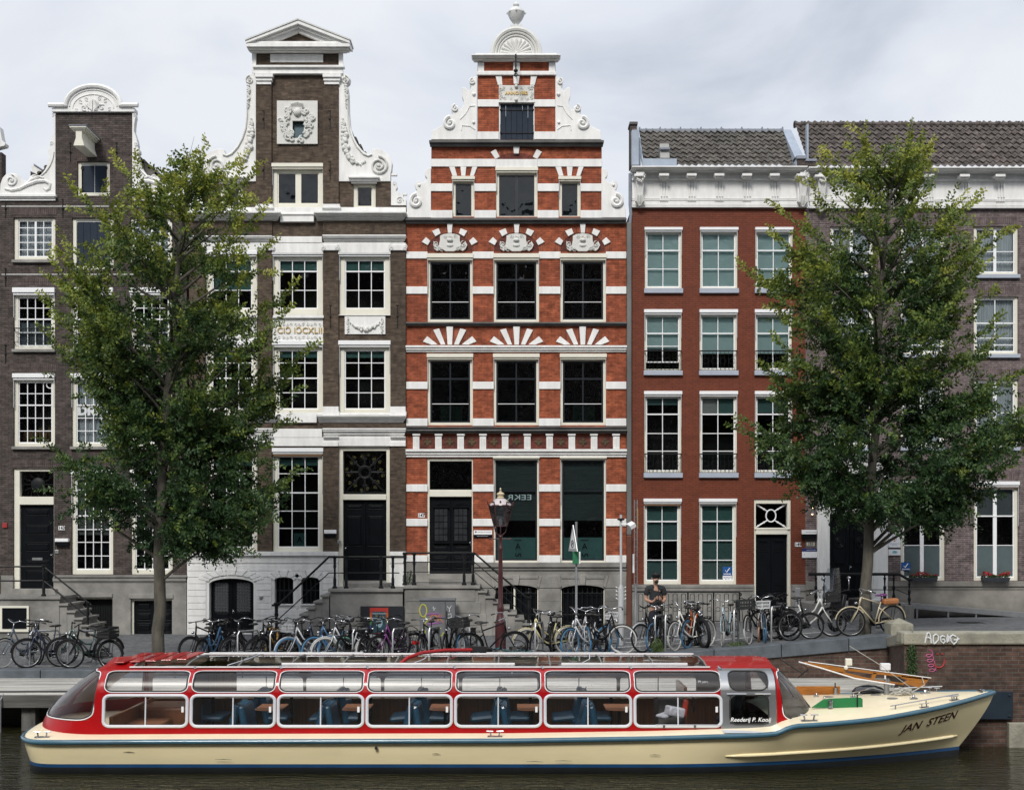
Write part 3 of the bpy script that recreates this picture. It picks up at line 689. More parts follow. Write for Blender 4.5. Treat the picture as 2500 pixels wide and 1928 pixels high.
for i in range(12):
    a = i*math.pi/6; mb.tube([(c[0]+math.cos(a)*r_+.03*math.sin(a+r_*20), c[1], c[2]+math.sin(a)*r_*.8) for r_ in (.22,.3,.38,.46,.52)], .012, 5)
mb.build('fanlight_sun_grille', IRON, h.t, smooth=True)
mb = MB(); mb.box(fx(75),fx(100),YF+.12,YF+.135,fz(1367),fz(1361)); mb.build('letter_slot', GALV, d)
# basement
h.holes += [(172,276,1457,1548),(320,421,1460.5,1550)]
mb = MB(); mb.box(fx(172),fx(276),YF+.07,YF+.2,fz(1462),fz(1457)); mb.fp([(172,1462),(180,1462),(262,1540),(262,1548),(250,1548),(172,1475)], -.06, .2); mb.build('cellar_frame', CREAM, h.t)
mb = MB(); mb.box(fx(172),fx(276),YF+.22,YF+.25,fz(1548),fz(1457))
for i in range(16): 
    mb.tube([(fx(180+i*6),YF+.2,fz(1548)),(fx(180+i*6),YF+.2,fz(1462))], .006, 4)
mb.build('cellar_grille', IRON, h.t)
mb = MB(); mb.box(fx(320),fx(325),YF+.06,YF+.2,fz(1550),fz(1460.5)); mb.box(fx(325),fx(421),YF+.06,YF+.2,fz(1466),fz(1460.5)); mb.build('cellar_door_frame', CREAM, h.t)
door(h, 325, 421, 1466, 1550, 2, ((.06,.28),(.36,.58),(.66,.92)), handle=False)
wall('wall', B143, h.t, [(4,456,491,1404),(136,324.5,275.6,491)], h.holes)
wall('stone_base', GSTONE, h.t, [(4,456,1404,1551)], h.holes, y=YF-.05, depth=.39)
for a in [(186,268,370,391,4,0),(28,138,507,526,5,3),(172,281,509,528,5,3),(314,424,507,526,5,3),(28,137,682,699,5,4),(171,280,682,699,5,4),(314,424,682,699,5,4),(28,137,890,908,5,4),(171,280,890,908,5,4),(314,424,890,908,5,4),(28,136,1124,1141,5,2),(170,280,1124,1141,5,4),(314,425,1124,1141,5,4)]:
    soldier(h, *a[:4], B143A, a[4], a[5])
mb = MB(); mb.fb(131,456,1403.7,1409,.14); mb.fb(131,456,1409,1418,.10); mb.fb(131,456,1418,1421,.07); mb.fb(172,276,1448,1457,.09); mb.fb(316,424,1450,1460,.09); mb.build('base_moulding', GSTONE, h.t, bevel=.01)
mb = MB(); mb.fb(4,456,503,505,.012); mb.fb(4,456,669,671,.012); mb.build('string_line', STONEW, h.t)
mb = MB()
for X in (14, 153.5, 296, 440):
    for Y in (487, 655, 842): anchor(mb, X, Y, Y+44)
anchor(mb,172,349,394); anchor(mb,285,349,394); mb.build('wall_anchor', IRON, h.t)
# gable dressings
cxg = 230.2
def mir(pts, c): return [(2*c-x, y) for x, y in pts]
wing = [(500,345),(478,345),(472,372),(470,395),(476,420),(482,470),(484,520),(470,560),(457,600),(450,640),(452,665),(436,685),(436,712),(447,722),(444,760),(432,810),(405,865),(372,905),(345,925),(322,912),(298,905),(276,920),(262,946),(244,965),(214,955),(192,935),(172,912),(140,895),(95,890),(55,905),(28,935),(8,990),(4,1040),(-6,1060),(-6,1080),(20,1138),(500,1138)]
wpx = [(x/3.661, 180+y/3.661) for x, y in wing]
mb = MB(); mb.fp(wpx, .05, .2); mb.fp(mir(wpx, cxg), .05, .2)
mb.fb(-3,136,473.6,480,.14); mb.fb(-3,136,480,486,.10); mb.fb(324.5,460,473.6,480,.14); mb.fb(324.5,460,480,486,.10); mb.fb(-1,136,486,491,.06); mb.fb(324.5,459,486,491,.06)
mb.build('gable_scroll', WHITE, h.t, bevel=.012)
mb = MB()
for sg in (1,-1):
    X = lambda v: cxg+sg*(v-cxg)
    fspiral(mb, X(29), 442, 15, .08, turns=1.6, a0=1.5, dr=-sg)
    mb.tube([(fx(X(a)),YF-.07,fz(b)) for a, b in ((14,462),(30,466),(50,462),(70,452),(92,444),(112,443),(124,450),(122,462),(114,466),(108,460))], [.03,.04,.045,.05,.055,.05,.045,.04,.03,.02], 6)
    mb.tube([(fx(X(a)),YF-.07,fz(b)) for a, b in ((60,458),(78,440),(96,432),(108,436))], .03, 6)
    mb.tube([(fx(X(a)),YF-.07,fz(b)) for a, b in ((133,372),(130,390),(124,405),(114,420),(100,432),(86,440))], .018, 6)
    fspiral(mb, X(127), 352, 5.5, .07, turns=1.3, a0=0, dr=sg); fspiral(mb, X(131), 283, 4.5, .07, turns=1.2); fspiral(mb, X(85), 434, 7, .08, turns=1)
mb.build('gable_relief', WHITE, h.t, smooth=True)
mb = MB(); cap = [(123,257),(123,265),(127,268),(129,275.6),(331,275.6),(333,268),(338,265),(338,257)]
n = 18; arch = [(cxg+67.6*math.cos(math.pi*i/n), 262-49*math.sin(math.pi*i/n)) for i in range(n+1)]
mb.fp([(129,275.6),(129,266),(160,262)]+arch[::-1]+[(300,262),(331,266),(331,275.6)], .10, .25)
mb.build('gable_pediment', WHITE, h.t, bevel=.01)
mb = MB()
mb.tube([(fx(x),YF-.12,fz(y)) for x, y in [(122,260),(162,260)]+arch[::-1]+[(298,260),(340,260)]], .075, 8)
mb.tube([(fx(cxg+(x-cxg)*.86),YF-.11,fz(263+(y-262)*.83)) for x, y in arch], .02, 6); mb.tube([(fx(cxg+(x-cxg)*.74),YF-.11,fz(267+(y-262)*.68)) for x, y in arch], .015, 6)
for sg in (1,-1):
    for dx, dy, r in ((8,269,7),(22,266,8),(30,250,6),(40,270,5),(16,244,6)): fspiral(mb, cxg+sg*dx, dy, r, .12, turns=1.1, a0=sg, dr=sg)
    for i in range(5): mb.tube([(fx(cxg+sg*3),YF-.12,fz(272)),(fx(cxg+sg*(2+i*4)),YF-.14,fz(246+i*3))], .02, 5)
mb.build('pediment_relief', WHITE, h.t, smooth=True)
# hoist beam housing
mb = MB(); ya = YF-1.2
def beam(x0,x1,y0,y1,ex,zt=0): mb.box(fx(x0)-ex,fx(x1)+ex,ya-ex,YF,fz(y1),fz(y0))
x0, x1 = 212, 237; 
mb.prism([(fx(x0)-.0,fz(384)),(fx(x1),fz(384)),(fx(x1)-.02,fz(378)),(fx(x1)-.07,fz(366)),(fx(x1)-.07,fz(350)),(fx(x0)+.07,fz(350)),(fx(x0)+.07,fz(366)),(fx(x0)+.02,fz(378))], ya, YF)
beam(x0,x1,347,350,.0); beam(x0,x1,343.5,347,.045); beam(x0,x1,340,343.5,.09); mb.build('hoist_beam', CREAM, h.t)
MB().box(fx(x0)-.11,fx(x1)+.11,ya-.11,YF,fz(340)+.002,fz(340)+.03).build('hoist_lead_cap', LEAD, h.t)
gable_roof(h, 8, 452, 230, 291, 480, TILE); h.body(B143, 492)
# plates, mailbox, bell
plate(h, 143, 159, 1283.5, 1293.5, '143', size=.14)
mb = MB(); mb.fb(133.5,166,1314,1322,.14); mb.build('mailbox', SASH, h.t, bevel=.01); mb = MB(); mb.fb(134,166,1322,1332,.13); mb.build('mailbox', BLACKP, h.t, bevel=.01)
MB().fb(135,143.5,1342,1351,.03).build('doorbell', GALV, h.t, bevel=.006)
MB().fb(7,18.5,1276,1288,.05).build('alarm_box', mat('alarm_red',(.3,.02,.02)), h.t, bevel=.01)
# stoop
st = thing('stone_stoop', 'grey stone stoop with black iron railing at the far left door', 'stoop', (fx(60,38),38.6,1))
zt = fz(1455,38); zb = gz(fx(200,38),38); mb = MB()
mb.box(fx(-120,38), fx(150,38), 37.9, YF-.06, zt-.09, zt); mb.box(fx(-118,38), fx(146,38), 37.96, YF-.065, 0, zt-.09)
steps(mb, fx(146,38), fx(237,38), zt, zb, 6, 37.96, YF-.07)
mb.fb(30,134,1437,1447,.28); mb.fb(28,136,1447,1455,.34)
mb.build('landing', GSTONE, st, bevel=.012)
mb = MB(); mb.box(fx(-5,38),fx(73,38),37.9,37.955,fz(1541,38),fz(1478,38)); mb.build('cellar_hatch_frame', CREAM, st)
mb = MB(); mb.box(fx(9,38),fx(68,38),37.88,37.899,fz(1533,38),fz(1483,38)); mb.build('cellar_hatch', BLACKP, st)
mb = MB(); xp, xq = fx(106,37.98), fx(214,37.98)
rail_post(mb, xp, 38.0, zt, .95); rail_post(mb, xq, 38.0, zb+.1, 1.0); rail_post(mb, fx(-60,38), 38.0, zt, .95)
for f in (.92,.48): mb.tube([(fx(-130,38),38.0,zt+.97*f),(xp,38.0,zt+.97*f),(xq+.1,38.0,zb+.12+.97*f)], .028, 6)
mb.build('railing', IRON, st, smooth=True)

# ================================================================ 145: tall neck gable with pediment
h = House('brick_house', 'dark brown brick house with tall white pedimented neck gable, garlands and carved coat of arms', 463, 991)
H145 = h
kw = dict(fw=11, fwb=9, sash=SASH)
for k, (X0, X1) in enumerate(((503,628),(666,789),(827.5,953))):
    h.win(X0, X1, 625, 769.5, 3, ((.235,1),.62), box=11, blind=[(0,.235,BLINDD)] if k else [(0,.6,BLINDD)], **{**kw,'fwb':17,'fw':14})
    h.win(X0, X1, 846, 1008, 3, (.215,(.475,1),.72), box=14, blind=(0,.12,BLINDD), **{**kw,'fwb':10,'fw':13})
for k, (X0, X1) in enumerate(((506,628),(666,789))):
    w = h.win(X0, X1, 1106.6, 1346, 3, (.19,(.40,1),.60,.79), box=13, awn=7, blind=(.03,.1,BLINDD), **{**kw,'fwb':10})
    if k:
        q = MB(); q.box(fx(715),fx(746.5),YF+.155,YF+.16,fz(1344),fz(1301)); q.build('window_film', FROST, w)
        text_mb('A', (fx(730),YF+.15,fz(1318)), .26, .002).build('window_lettering', BLACKP, w); text_mb('S', (fx(730),YF+.15,fz(1338)), .26, .002, tilt=-1.57).build('window_lettering', BLACKP, w)
h.win(664, 790, 412, 509, 2, (), fw=12, mull=14, box=12, boxm=CREAM, sash=CREAM, swp=3, glass=GLD, backing=BLUET)
for X0 in (862, 537): h.win(X0, X0+55, 448, 512, 1, (), fw=9, sash=CREAM, glass=GLD, backing=BLUET if X0 < 600 else None, swp=2)
h.holes += [(826,951.5,1089,1432),(836,945,1415,1432)]
h.holes += [(511.5,620,1411,1545),(671,716.7,1408.6,1474),(736,781,1408.6,1474)]
h.holes.append((715,743,296,340))
wall('wall', B145, h.t, [(463,991,502,1346),(626,827.5,101,502),(500,626,444,502),(827.5,954,444,502)], h.holes)
wall('plaster_base', WHITE, h.t, [(458,991,1346,1551)], h.holes, y=YF-.06, depth=.4)
mb = MB()
for X0, X1 in ((463,501),(630,664.6),(789.3,827),(954,991)):
    mb.fb(X0,X1,614,992,.08,-.01); mb.fb(X0,X1,1089,1346,.08,-.01); 
for X0, X1 in ((626,664),(789.5,827.5)): mb.fb(X0,X1,206,498,.09,-.01)
for X0, X1 in ((463,665),(789,991)): mb.fb(X0,X1,541,575,.07,-.01); mb.fb(X0,X1,1034,1045,.07,-.01)
mb.build('brick_pilaster', B145, h.t)
# white entablatures
mb = MB()
def ent(X0,X1,Y0,Y1,p): cornice(mb, X0, X1, Y0, Y1, p)
cornice(mb, 458, 684, 516, 540, .38); cornice(mb, 766, 992, 516, 540, .38); mb.fb(684,766,516,541,.14); mb.fb(463,991,506,516,.12); mb.fb(684,766,520,524,.18)
for X0, X1 in ((626,664),(789.5,827.5)): mb.fb(X0-2,X1+2,498,507,.17); mb.fb(X0-4,X1+4,504,508,.2)
cornice(mb, 458, 664, 575, 594, .22); cornice(mb, 787, 991, 573, 594, .22); mb.fb(664,787,579,594,.10); mb.fb(463,991,594,616,.07); mb.fb(503,628,616,622,.04)
for X0, X1 in ((666,789),(827.5,952)): mb.fb(X0,X1,596,620,.10)
for X in (463,630,788,953): mb.fb(X,X+39,598,611,.14); 
cornice(mb, 458, 680, 1013, 1032, .26); cornice(mb, 774, 991, 1013, 1032, .26); mb.fb(680,774,1013,1032,.1)
for X in (461,628,787,951): mb.fb(X,X+41,1004,1013,.15); mb.fb(X+1.5,X+39,992,1004,.12)
mb.fb(463,991,1008,1013,.09)
cornice(mb, 460, 668, 1045, 1068, .20); cornice(mb, 787, 991, 1045, 1068, .20); mb.fb(668,787,1047,1068,.09); mb.fb(463,991,1068,1089,.08)
for X in (461,628,787,951): cornice(mb, X+1, X+39, 1065, 1078, .18); mb.fb(X+1,X+39,1078,1089,.13)
# below row 3 sills and panels
for X0, X1 in ((503,628),(666,790)): mb.fb(X0,X1,769.5,776,.14); mb.fb(X0,X1,776,834,.05)
mb.fb(827,953,769.5,771,.07)
mb.fb(458,825.5,1346,1356,.18); mb.fb(458,825.5,1356,1374,.09); mb.fb(952,991,1346,1356,.18); mb.fb(952,991,1356,1374,.09)
mb.build('white_entablature', WHITE, h.t, bevel=.008)
mb = MB()
for X in (463,630,788,953):
    for dx in (3,36): fspiral(mb, X+dx, 606, 7, .18, turns=1.5, a0=1.57 if dx < 10 else 1.57, dr=1 if dx < 10 else -1)
mb.build('capital_volute', WHITE, h.t, smooth=True)
# rusticated courses on the plaster base
mb = MB(); hs = [r for r in h.holes if r[3] > 1400]
ycs = [1378+15.6*i for i in range(12)]
for i in range(11):
    a, b = ycs[i], ycs[i+1]-1.2; seg = [(459,826)] if True else []
    for r in hs:
        if r[2]-14 < b and r[3] > a:
            ns = []
            for s0, s1 in seg:
                if r[1]+7 <= s0 or r[0]-7 >= s1: ns.append((s0,s1))
                else:
                    if r[0]-7 > s0: ns.append((s0, r[0]-7))
                    if r[1]+7 < s1: ns.append((r[1]+7, s1))
            seg = ns
    for s0, s1 in seg:
        if s1-s0 > 5: mb.fb(s0, s1, a, b, .085, -.03)
for cx_, w_, Yt in ((565.7,54,1411),(694,23,1408),(758,22,1408)):
    k = 9 if w_ > 40 else 5
    for i in range(k):
        a0, a1 = R(180-180*(i+.06)/k), R(180-180*(i+.94)/k); ri, ro = 1.0, 1.75 if w_ < 40 else 1.45
        f = lambda a, r: (cx_+math.cos(a)*w_*r*1.02, Yt+8-abs(math.sin(a))*(w_*.38*r if w_ < 40 else w_*.30*r)-(r-1)*14)
        mb.fp([f(a0,ri),f(a1,ri),f(a1,ro),f(a0,ro)], .10, -.03)
mb.build('rusticated_block', WHITE, h.t, bevel=.006)
mb = MB(); h.arch_fill(mb, 511.5, 620, 1411, 14, .06); h.arch_fill(mb, 671, 716.7, 1408.6, 6, .06); h.arch_fill(mb, 736, 781, 1408.6, 6, .06); mb.build('arch_spandrel', WHITE, h.t)
d = door(h, 515, 617, 1411, 1545, 2, ((.62,.93),), rec=.16, handle=True, hx=.5)
mb = MB()
for X0 in (522,576): 
    mb.box(fx(X0),fx(X0+33),YF+.14,YF+.159,fz(1493),fz(1422))
q = mb.build('leaded_pane', mat('leaded_glass',(.05,.055,.06),.15,var=.5,vs=30), d)
mb = MB()
for X0 in (522,576):
    for i in range(8):
        for j in range(10):
            mb.torus((fx(X0+2.5+i*4),YF+.136,fz(1425+j*7+(i%2)*3)), .027, .003, n=6, m=3)
mb.build('lead_came', GALV, q)
mb = MB()
for X0 in (671,736):
    for i in range(3): mb.tube([(fx(X0+12+i*11),YF+.02,fz(1474)),(fx(X0+12+i*11),YF+.02,fz(1410))], .022, 6)
    mb.tube([(fx(X0+4),YF+.02,fz(1441)),(fx(X0+44),YF+.02,fz(1441))], .016, 6)
mb.build('window_bar', IRON, h.t)
mb = MB()
for X0 in (671,736):
    mb.box(fx(X0),fx(X0+46),YF+.25,YF+.27,fz(1474),fz(1408))
mb.build('cellar_pane', BLACKP, h.t)
mb = MB(); 
for X0 in (671,736): mb.fb(X0-2,X0+47,1474,1477,.12)
mb.build('cellar_sill', WHITE, h.t)
# front door
mb = MB(); y = YF+.04
for a, b in ((826,837),(943,951.5)): mb.box(fx(a),fx(b),y,y+.26,fz(1432),fz(1089))
mb.box(fx(837),fx(943),y+.002,y+.26,fz(1100),fz(1089)); mb.box(fx(837),fx(943),y-.03,y+.26,fz(1219.7),fz(1206)); mb.build('door_frame', CREAM, h.t, bevel=.01)
d = door(h, 837, 943, 1219.7, 1416, 2, ((.06,.12),(.20,.58),(.72,.92)), hx=.04)
MB().box(fx(888.6),fx(891.4),YF+.10,YF+.14,fz(1412),fz(1222)).build('door_mullion', BLACKP, d, bevel=.006)
MB().box(fx(837),fx(943),YF+.05,YF+.34,fz(1432),fz(1417)).build('threshold', GSTONE, h.t)
MB().add([(fx(837),YF+.22,fz(1206)),(fx(943),YF+.22,fz(1206)),(fx(943),YF+.22,fz(1100)),(fx(837),YF+.22,fz(1100))],[(0,1,2,3)]).build('fanlight_pane', GLD, h.t)
mb = MB(); c = (fx(889),YF+.18,fz(1152)); mb.torus(c,.19,.035,n=26); mb.torus(c,.15,.02,n=26)
for i in range(8):
    a = i*math.pi/4+math.pi/8*0; e_ = .62 if i%2 == 0 else .80
    mb.tube([(c[0]+math.cos(a)*t, c[1], c[2]+math.sin(a)*t) for t in (.2,.3,.45,e_)], [.03,.04,.025,.015], 6)
    for s_ in (1,-1): mb.ball((c[0]+math.cos(a+s_*.09)*.42, c[1], c[2]+math.sin(a+s_*.09)*.42), (.04,.02,.04), 6, 4)
mb.box(fx(840.7),fx(940.5),YF+.17,YF+.2,fz(1203),fz(1200)); mb.box(fx(840.7),fx(940.5),YF+.17,YF+.2,fz(1104),fz(1101))
g_ = mb.build('fanlight_grille', IRON, h.t, smooth=True)
mb = MB()
for i in range(16):
    a = R(22.5*i+11); r_ = .50+.06*(i%2); dx, dz = math.cos(a)*r_, math.sin(a)*r_
    spiral(mb, c[0]+dx*1.02, c[2]+dz*1.02, .065, c[1]-.01, turns=1.4, a0=a, dr=1 if i%2 else -1, tr=.0045, n=16)
mb.build('gilt_scroll', mat('dull_gilt',(.15,.14,.05),.5), g_, smooth=True)
plate(h, 961, 976.5, 1253.5, 1264, '145', size=.14)
mb = MB(); mb.fp([(963.5,1266),(972.5,1266),(972.5,1272),(968,1276),(963.5,1272)], .03, 0); mb.build('shield_plate', mat('shield_blue',(.25,.32,.5),.5), h.t)
mb = MB(); mb.fb(791,821,1293,1302,.14); mb.build('mailbox', SASH, h.t, bevel=.01); MB().fb(791,820,1302,1311,.13).build('mailbox', BLACKP, h.t, bevel=.01)
MB().fb(825,833,1318,1326,.10,-.03).build('doorbell', GALV, h.t, bevel=.006); MB().fb(633,641,1454,1462,.13,-.05).build('doorbell', GALV, h.t, bevel=.006)
mb = MB()
for X in (647.5, 807.5, 971): anchor(mb, X, 746, 801, .10)
for X in (644, 806):
    for Y in (272, 396): anchor(mb, X, Y, Y+42, .11)
mb.build('wall_anchor', IRON, h.t)
# date stone and festoons
mb = MB(); text_mb_ = text_mb('CIƆ IƆCXLIII', (fx(735),YF-.075,fz(808)), .265, .012, sx=1.0); text_mb_.build('date_lettering', GOLD, h.t)
mb = MB()
for i in range(12):
    for Y in (793, 825): fspiral(mb, 673+i*9.8, Y, 4.5, .065, turns=1.2, a0=i, dr=1 if i%2 else -1, n=16)
mb.build('date_stone_relief', PLAQ, h.t, smooth=True)
def festoon(h, X0, X1, Y0, Y1, seed):
    q = MB(); q.fb(X0, X1, Y0, Y1, .04); pl = q.build('festoon_panel', WHITE, h.t); q = MB(); w = X1-X0; rnd = random.Random(seed)
    pts = [(fx(X0+w*t), fz(Y0+5+(Y1-Y0)*.62*math.sin(t*math.pi))) for t in [.12+.76*i/12 for i in range(13)]]
    garland(q, pts, lambda t: .035+.06*math.sin(t*math.pi), YF-.06, .055, rnd)
    for xe in (.08,.92): garland(q, [(fx(X0+w*xe), fz(Y0+6)), (fx(X0+w*xe), fz(Y1-5))], lambda t: .055-.03*abs(t-.5), YF-.06, .06, rnd)
    q.build('festoon', PLAQ, pl, smooth=True)
festoon(h, 842, 941, 771, 816, 1); festoon(h, 515, 615, 779, 826, 2)
# gable
mb = MB(); c0 = 727
for X0, X1 in ((622,666),(787.5,832)): 
    mb.fb(X0,X1,180,188,.22); mb.fb(X0+2,X1-2,188,197,.17); mb.fb(X0+4,X1-4,197,206,.13)
mb.fb(616,840,159,164,.20); mb.fb(619,837,164,179.6,.12); mb.fb(664,790,177,180,.15)
mb.fb(616,626,125,180,.06); mb.fb(827.5,838,125,180,.06)
mb.fb(660,789,133,153,.035)
mb.fb(601,854,106,114,.42); mb.fb(605,850,114,119,.34); mb.fb(610,845,119,125,.2); mb.fb(608,847,101,106,.36)
for sg in (1,-1):
    f = lambda x: c0+sg*x
    mb.fp([(f(0),48),(f(127),98),(f(127),106),(f(0),58)], .44, .3); mb.fp([(f(0),58),(f(118),103),(f(106),106),(f(0),66)], .34, .3); mb.fp([(f(0),66),(f(100),104),(f(62),104),(f(0),78)], .22, .28)
mb.build('pediment', WHITE, h.t, bevel=.006)
mb = MB(); mb.fp([(c0,76),(c0-75,103.5),(c0+75,103.5)], .08, .3); mb.build('tympanum_brick', B145, h.t)
mb = MB()
for sg in (1,-1):
    f = lambda x: c0+sg*x
    mb.fp([(f(0),44.5),(f(129),95),(f(129),98.5),(f(0),48)], .47, .3)
mb.build('pediment_capping', STONEW, h.t)
wing = [(1045,540),(1080,543),(1110,552),(1128,580),(1122,608),(1100,628),(1112,645),(1118,690),(1120,800),(1122,850),(1130,930),(1150,1000),(1180,1060),(1215,1105),(1250,1132),(1272,1138),(1282,1100),(1330,1096),(1380,1112),(1418,1148),(1436,1200),(1432,1250),(1424,1280),(1424,1335),(1045,1335)]
wpx = [(480+x/3.007, y/3.007) for x, y in wing]
mb = MB(); mb.fp(wpx, .05, .25); mb.fp(mir(wpx, c0), .05, .25)
mb.build('gable_wing', WHITE, h.t, bevel=.012)
mb = MB()
for sg in (1,-1):
    X = lambda v: c0+sg*(480+v/3.007-c0)
    fspiral(mb, X(1092), 197, 10.5, .08, turns=1.7, a0=math.pi/2, dr=-sg); fspiral(mb, X(1338), 406, 23, .09, turns=2.1, a0=math.pi/2, dr=-sg, r1=.1)
    garland(mb, [(fx(X(1100)),fz(212)),(fx(X(1103)),fz(264))], lambda t: .07-.03*t, YF-.08, .06)
    garland(mb, [(fx(X(a)),fz(b/3.007)) for a, b in ((1078,880),(1082,950),(1090,1030),(1100,1100),(1125,1160),(1160,1200),(1200,1210),(1250,1185))], lambda t: .045+.09*math.sin(min(1,t*1.15)*math.pi), YF-.08, .055)
    mb.tube([(fx(X(a)),YF-.08,fz(b/3.007)) for a, b in ((1110,700),(1112,860),(1122,950),(1145,1020),(1180,1085),(1225,1135),(1260,1150),(1290,1140))], .022, 6)
mb.build('gable_relief', PLAQ, h.t, smooth=True)
mb = MB()
for sg in (1,-1):
    X = lambda v: c0+sg*(v-c0)
    mb.fp([(X(955),502),(X(955),444),(X(968),448),(X(970),458),(X(966),466),(X(976),474),(X(985),478),(X(992),488),(X(992),502)], .05, .2); mb.fb(min(X(956),X(970)),max(X(956),X(970)),426,431,.1); mb.fb(min(X(984),X(994)),max(X(984),X(994)),473,478,.1)
    fspiral(mb, X(963), 449, 5.5, .08, turns=1.3); fspiral(mb, X(976), 490, 9, .08, turns=1.5)
mb.build('gable_ear', WHITE, h.t, bevel=.008)
mb = MB()
for X0 in (862,537): mb.fb(X0-12,X0+64,430,434,.24); mb.fb(X0-9,X0+60,434,441,.17); mb.fb(X0-4,X0+58,441,449,.1)
mb.build('window_hood', WHITE, h.t, bevel=.008)
# coat of arms without any charge
q = MB(); q.fb(677,715,248,353,.07); q.fb(743,776,248,353,.07); q.fb(715,743,248,297,.071); q.fb(715,743,339,353,.071); pl = q.build('arms_plaque', PLAQ, h.t)
q = MB(); rnd = random.Random(11)
for i in range(64):
    a = rnd.uniform(0,6.28); rx, ry = rnd.uniform(23,42), rnd.uniform(27,46); X, Y = 727+rx*math.cos(a), 302+ry*math.sin(a)
    if 713 < X < 745 and 293 < Y < 341: continue
    fspiral(q, X, Y, rnd.uniform(5,9), .11, turns=1.0, a0=rnd.uniform(0,6), dr=rnd.choice((1,-1)), n=12, tr=.032)
for i in range(9): q.tube([(fx(715+i*3),YF-.10,fz(268)),(fx(713+i*3.5),YF-.17,fz(254+abs(i-4)))], .022, 5)
q.ball((fx(727),YF-.1,fz(276)), (.13,.1,.14), 8, 6)
q.build('arms_carving', PLAQ, pl, smooth=True)
q = MB(); q.fp([(711,297),(747,297),(747,336),(740,340),(727,345),(716,340),(711,336)], -.1, .12); q.build('arms_shield', BLUET, pl)
h.holes.append((0,0,0,0))
gable_roof(h, 480, 975, 727, 125, 500, TILE); h.body(B145, 503)
# stoop
st = thing('stone_stoop', 'grey stone stoop with steps going down left below door 145', 'stoop', (fx(850,38),38.6,1))
zt = fz(1436,38); xa, xb = fx(802,38), fx(985,38); zb = gz(fx(700,38),38); mb = MB()
mb.box(xa,xb,37.9,YF-.07,zt-.10,zt); mb.box(xa+.05,xb-.02,37.98,YF-.075,0,zt-.10)
steps(mb, xa+.02, fx(684,38), zt, zb, 8, 37.96, YF-.08)
mb.box(fx(838,38),fx(944,38),38.9,YF-.02,zt,zt+.13)
mb.build('landing', GSTONE, st, bevel=.012)
mb = MB(); mb.box(fx(880,37.9),fx(986,37.9),37.86,37.97,fz(1547,37.9),fz(1479,37.9)); bb = mb.build('cellar_hatch_board', mat('black_board',(.012,.014,.02),.5), st, bevel=.008)
mb = MB(); xs = [(fx(817,37.98),zt),(fx(845,37.98),zt),(fx(930,37.98),zt),(fx(959,37.98),zt)]
for x, z in xs: rail_post(mb, x, 38.0, z, .97)
x5 = fx(674.5,37.98); rail_post(mb, x5, 38.0, zb-.05, 1.12, .05)
mb.tube([(x5-.14,38,zb+1.0),(x5+.05,38,zb+1.0),(fx(803,38),38,zt+.95),(fx(985,38),38,zt+.95)], .034, 8)
mb.tube([(x5,38,zb+.52),(fx(803,38),38,zt+.47),(fx(975,38),38,zt+.47)], .018, 6)
mb.build('railing', IRON, st, smooth=True)
po = thing('poster', 'colourful red and rainbow theatre poster on the black board below the stoop', 'poster', (fx(927,37.85),37.85,1.3))
MB().box(fx(903,37.85),fx(948,37.85),37.845,37.855,fz(1546,37.85),fz(1483,37.85)).build('poster_sheet', mat('poster_red',(.42,.03,.02),.6), po)
cols = [(.45,.10,.02),(.5,.28,.03),(.05,.2,.07),(.03,.06,.25),(.15,.03,.2)]
for i, c in enumerate(cols):
    y0 = 1495+i*10; m_ = mat('poster_band_%d' % i, c, .6)
    mb = MB(); mb.box(fx(903,37.85),fx(908,37.85),37.838,37.844,fz(y0+10,37.85),fz(y0,37.85)); mb.box(fx(943,37.85),fx(948,37.85),37.838,37.844,fz(y0+10,37.85),fz(y0,37.85)); mb.build('poster_border', m_, po)
MB().box(fx(909,37.85),fx(942,37.85),37.836,37.843,fz(1544,37.85),fz(1492,37.85)).build('poster_picture', mat('poster_dark',(.02,.06,.08),.5,var=.7,vs=14), po)
mb = MB(); mb.ball((fx(926,37.85),37.835,fz(1520,37.85)), (.10,.004,.14), 10, 6); mb.build('poster_figure', mat('poster_pale',(.3,.45,.5),.5,var=.5,vs=20), po)
text_mb('CIRQUE DU SOLEIL', (fx(926,37.85),37.83,fz(1497,37.85)), .05, .001).build('poster_lettering', SASH, po); text_mb('Kurios', (fx(926,37.85),37.83,fz(1503,37.85)), .08, .001).build('poster_lettering', GOLD, po)
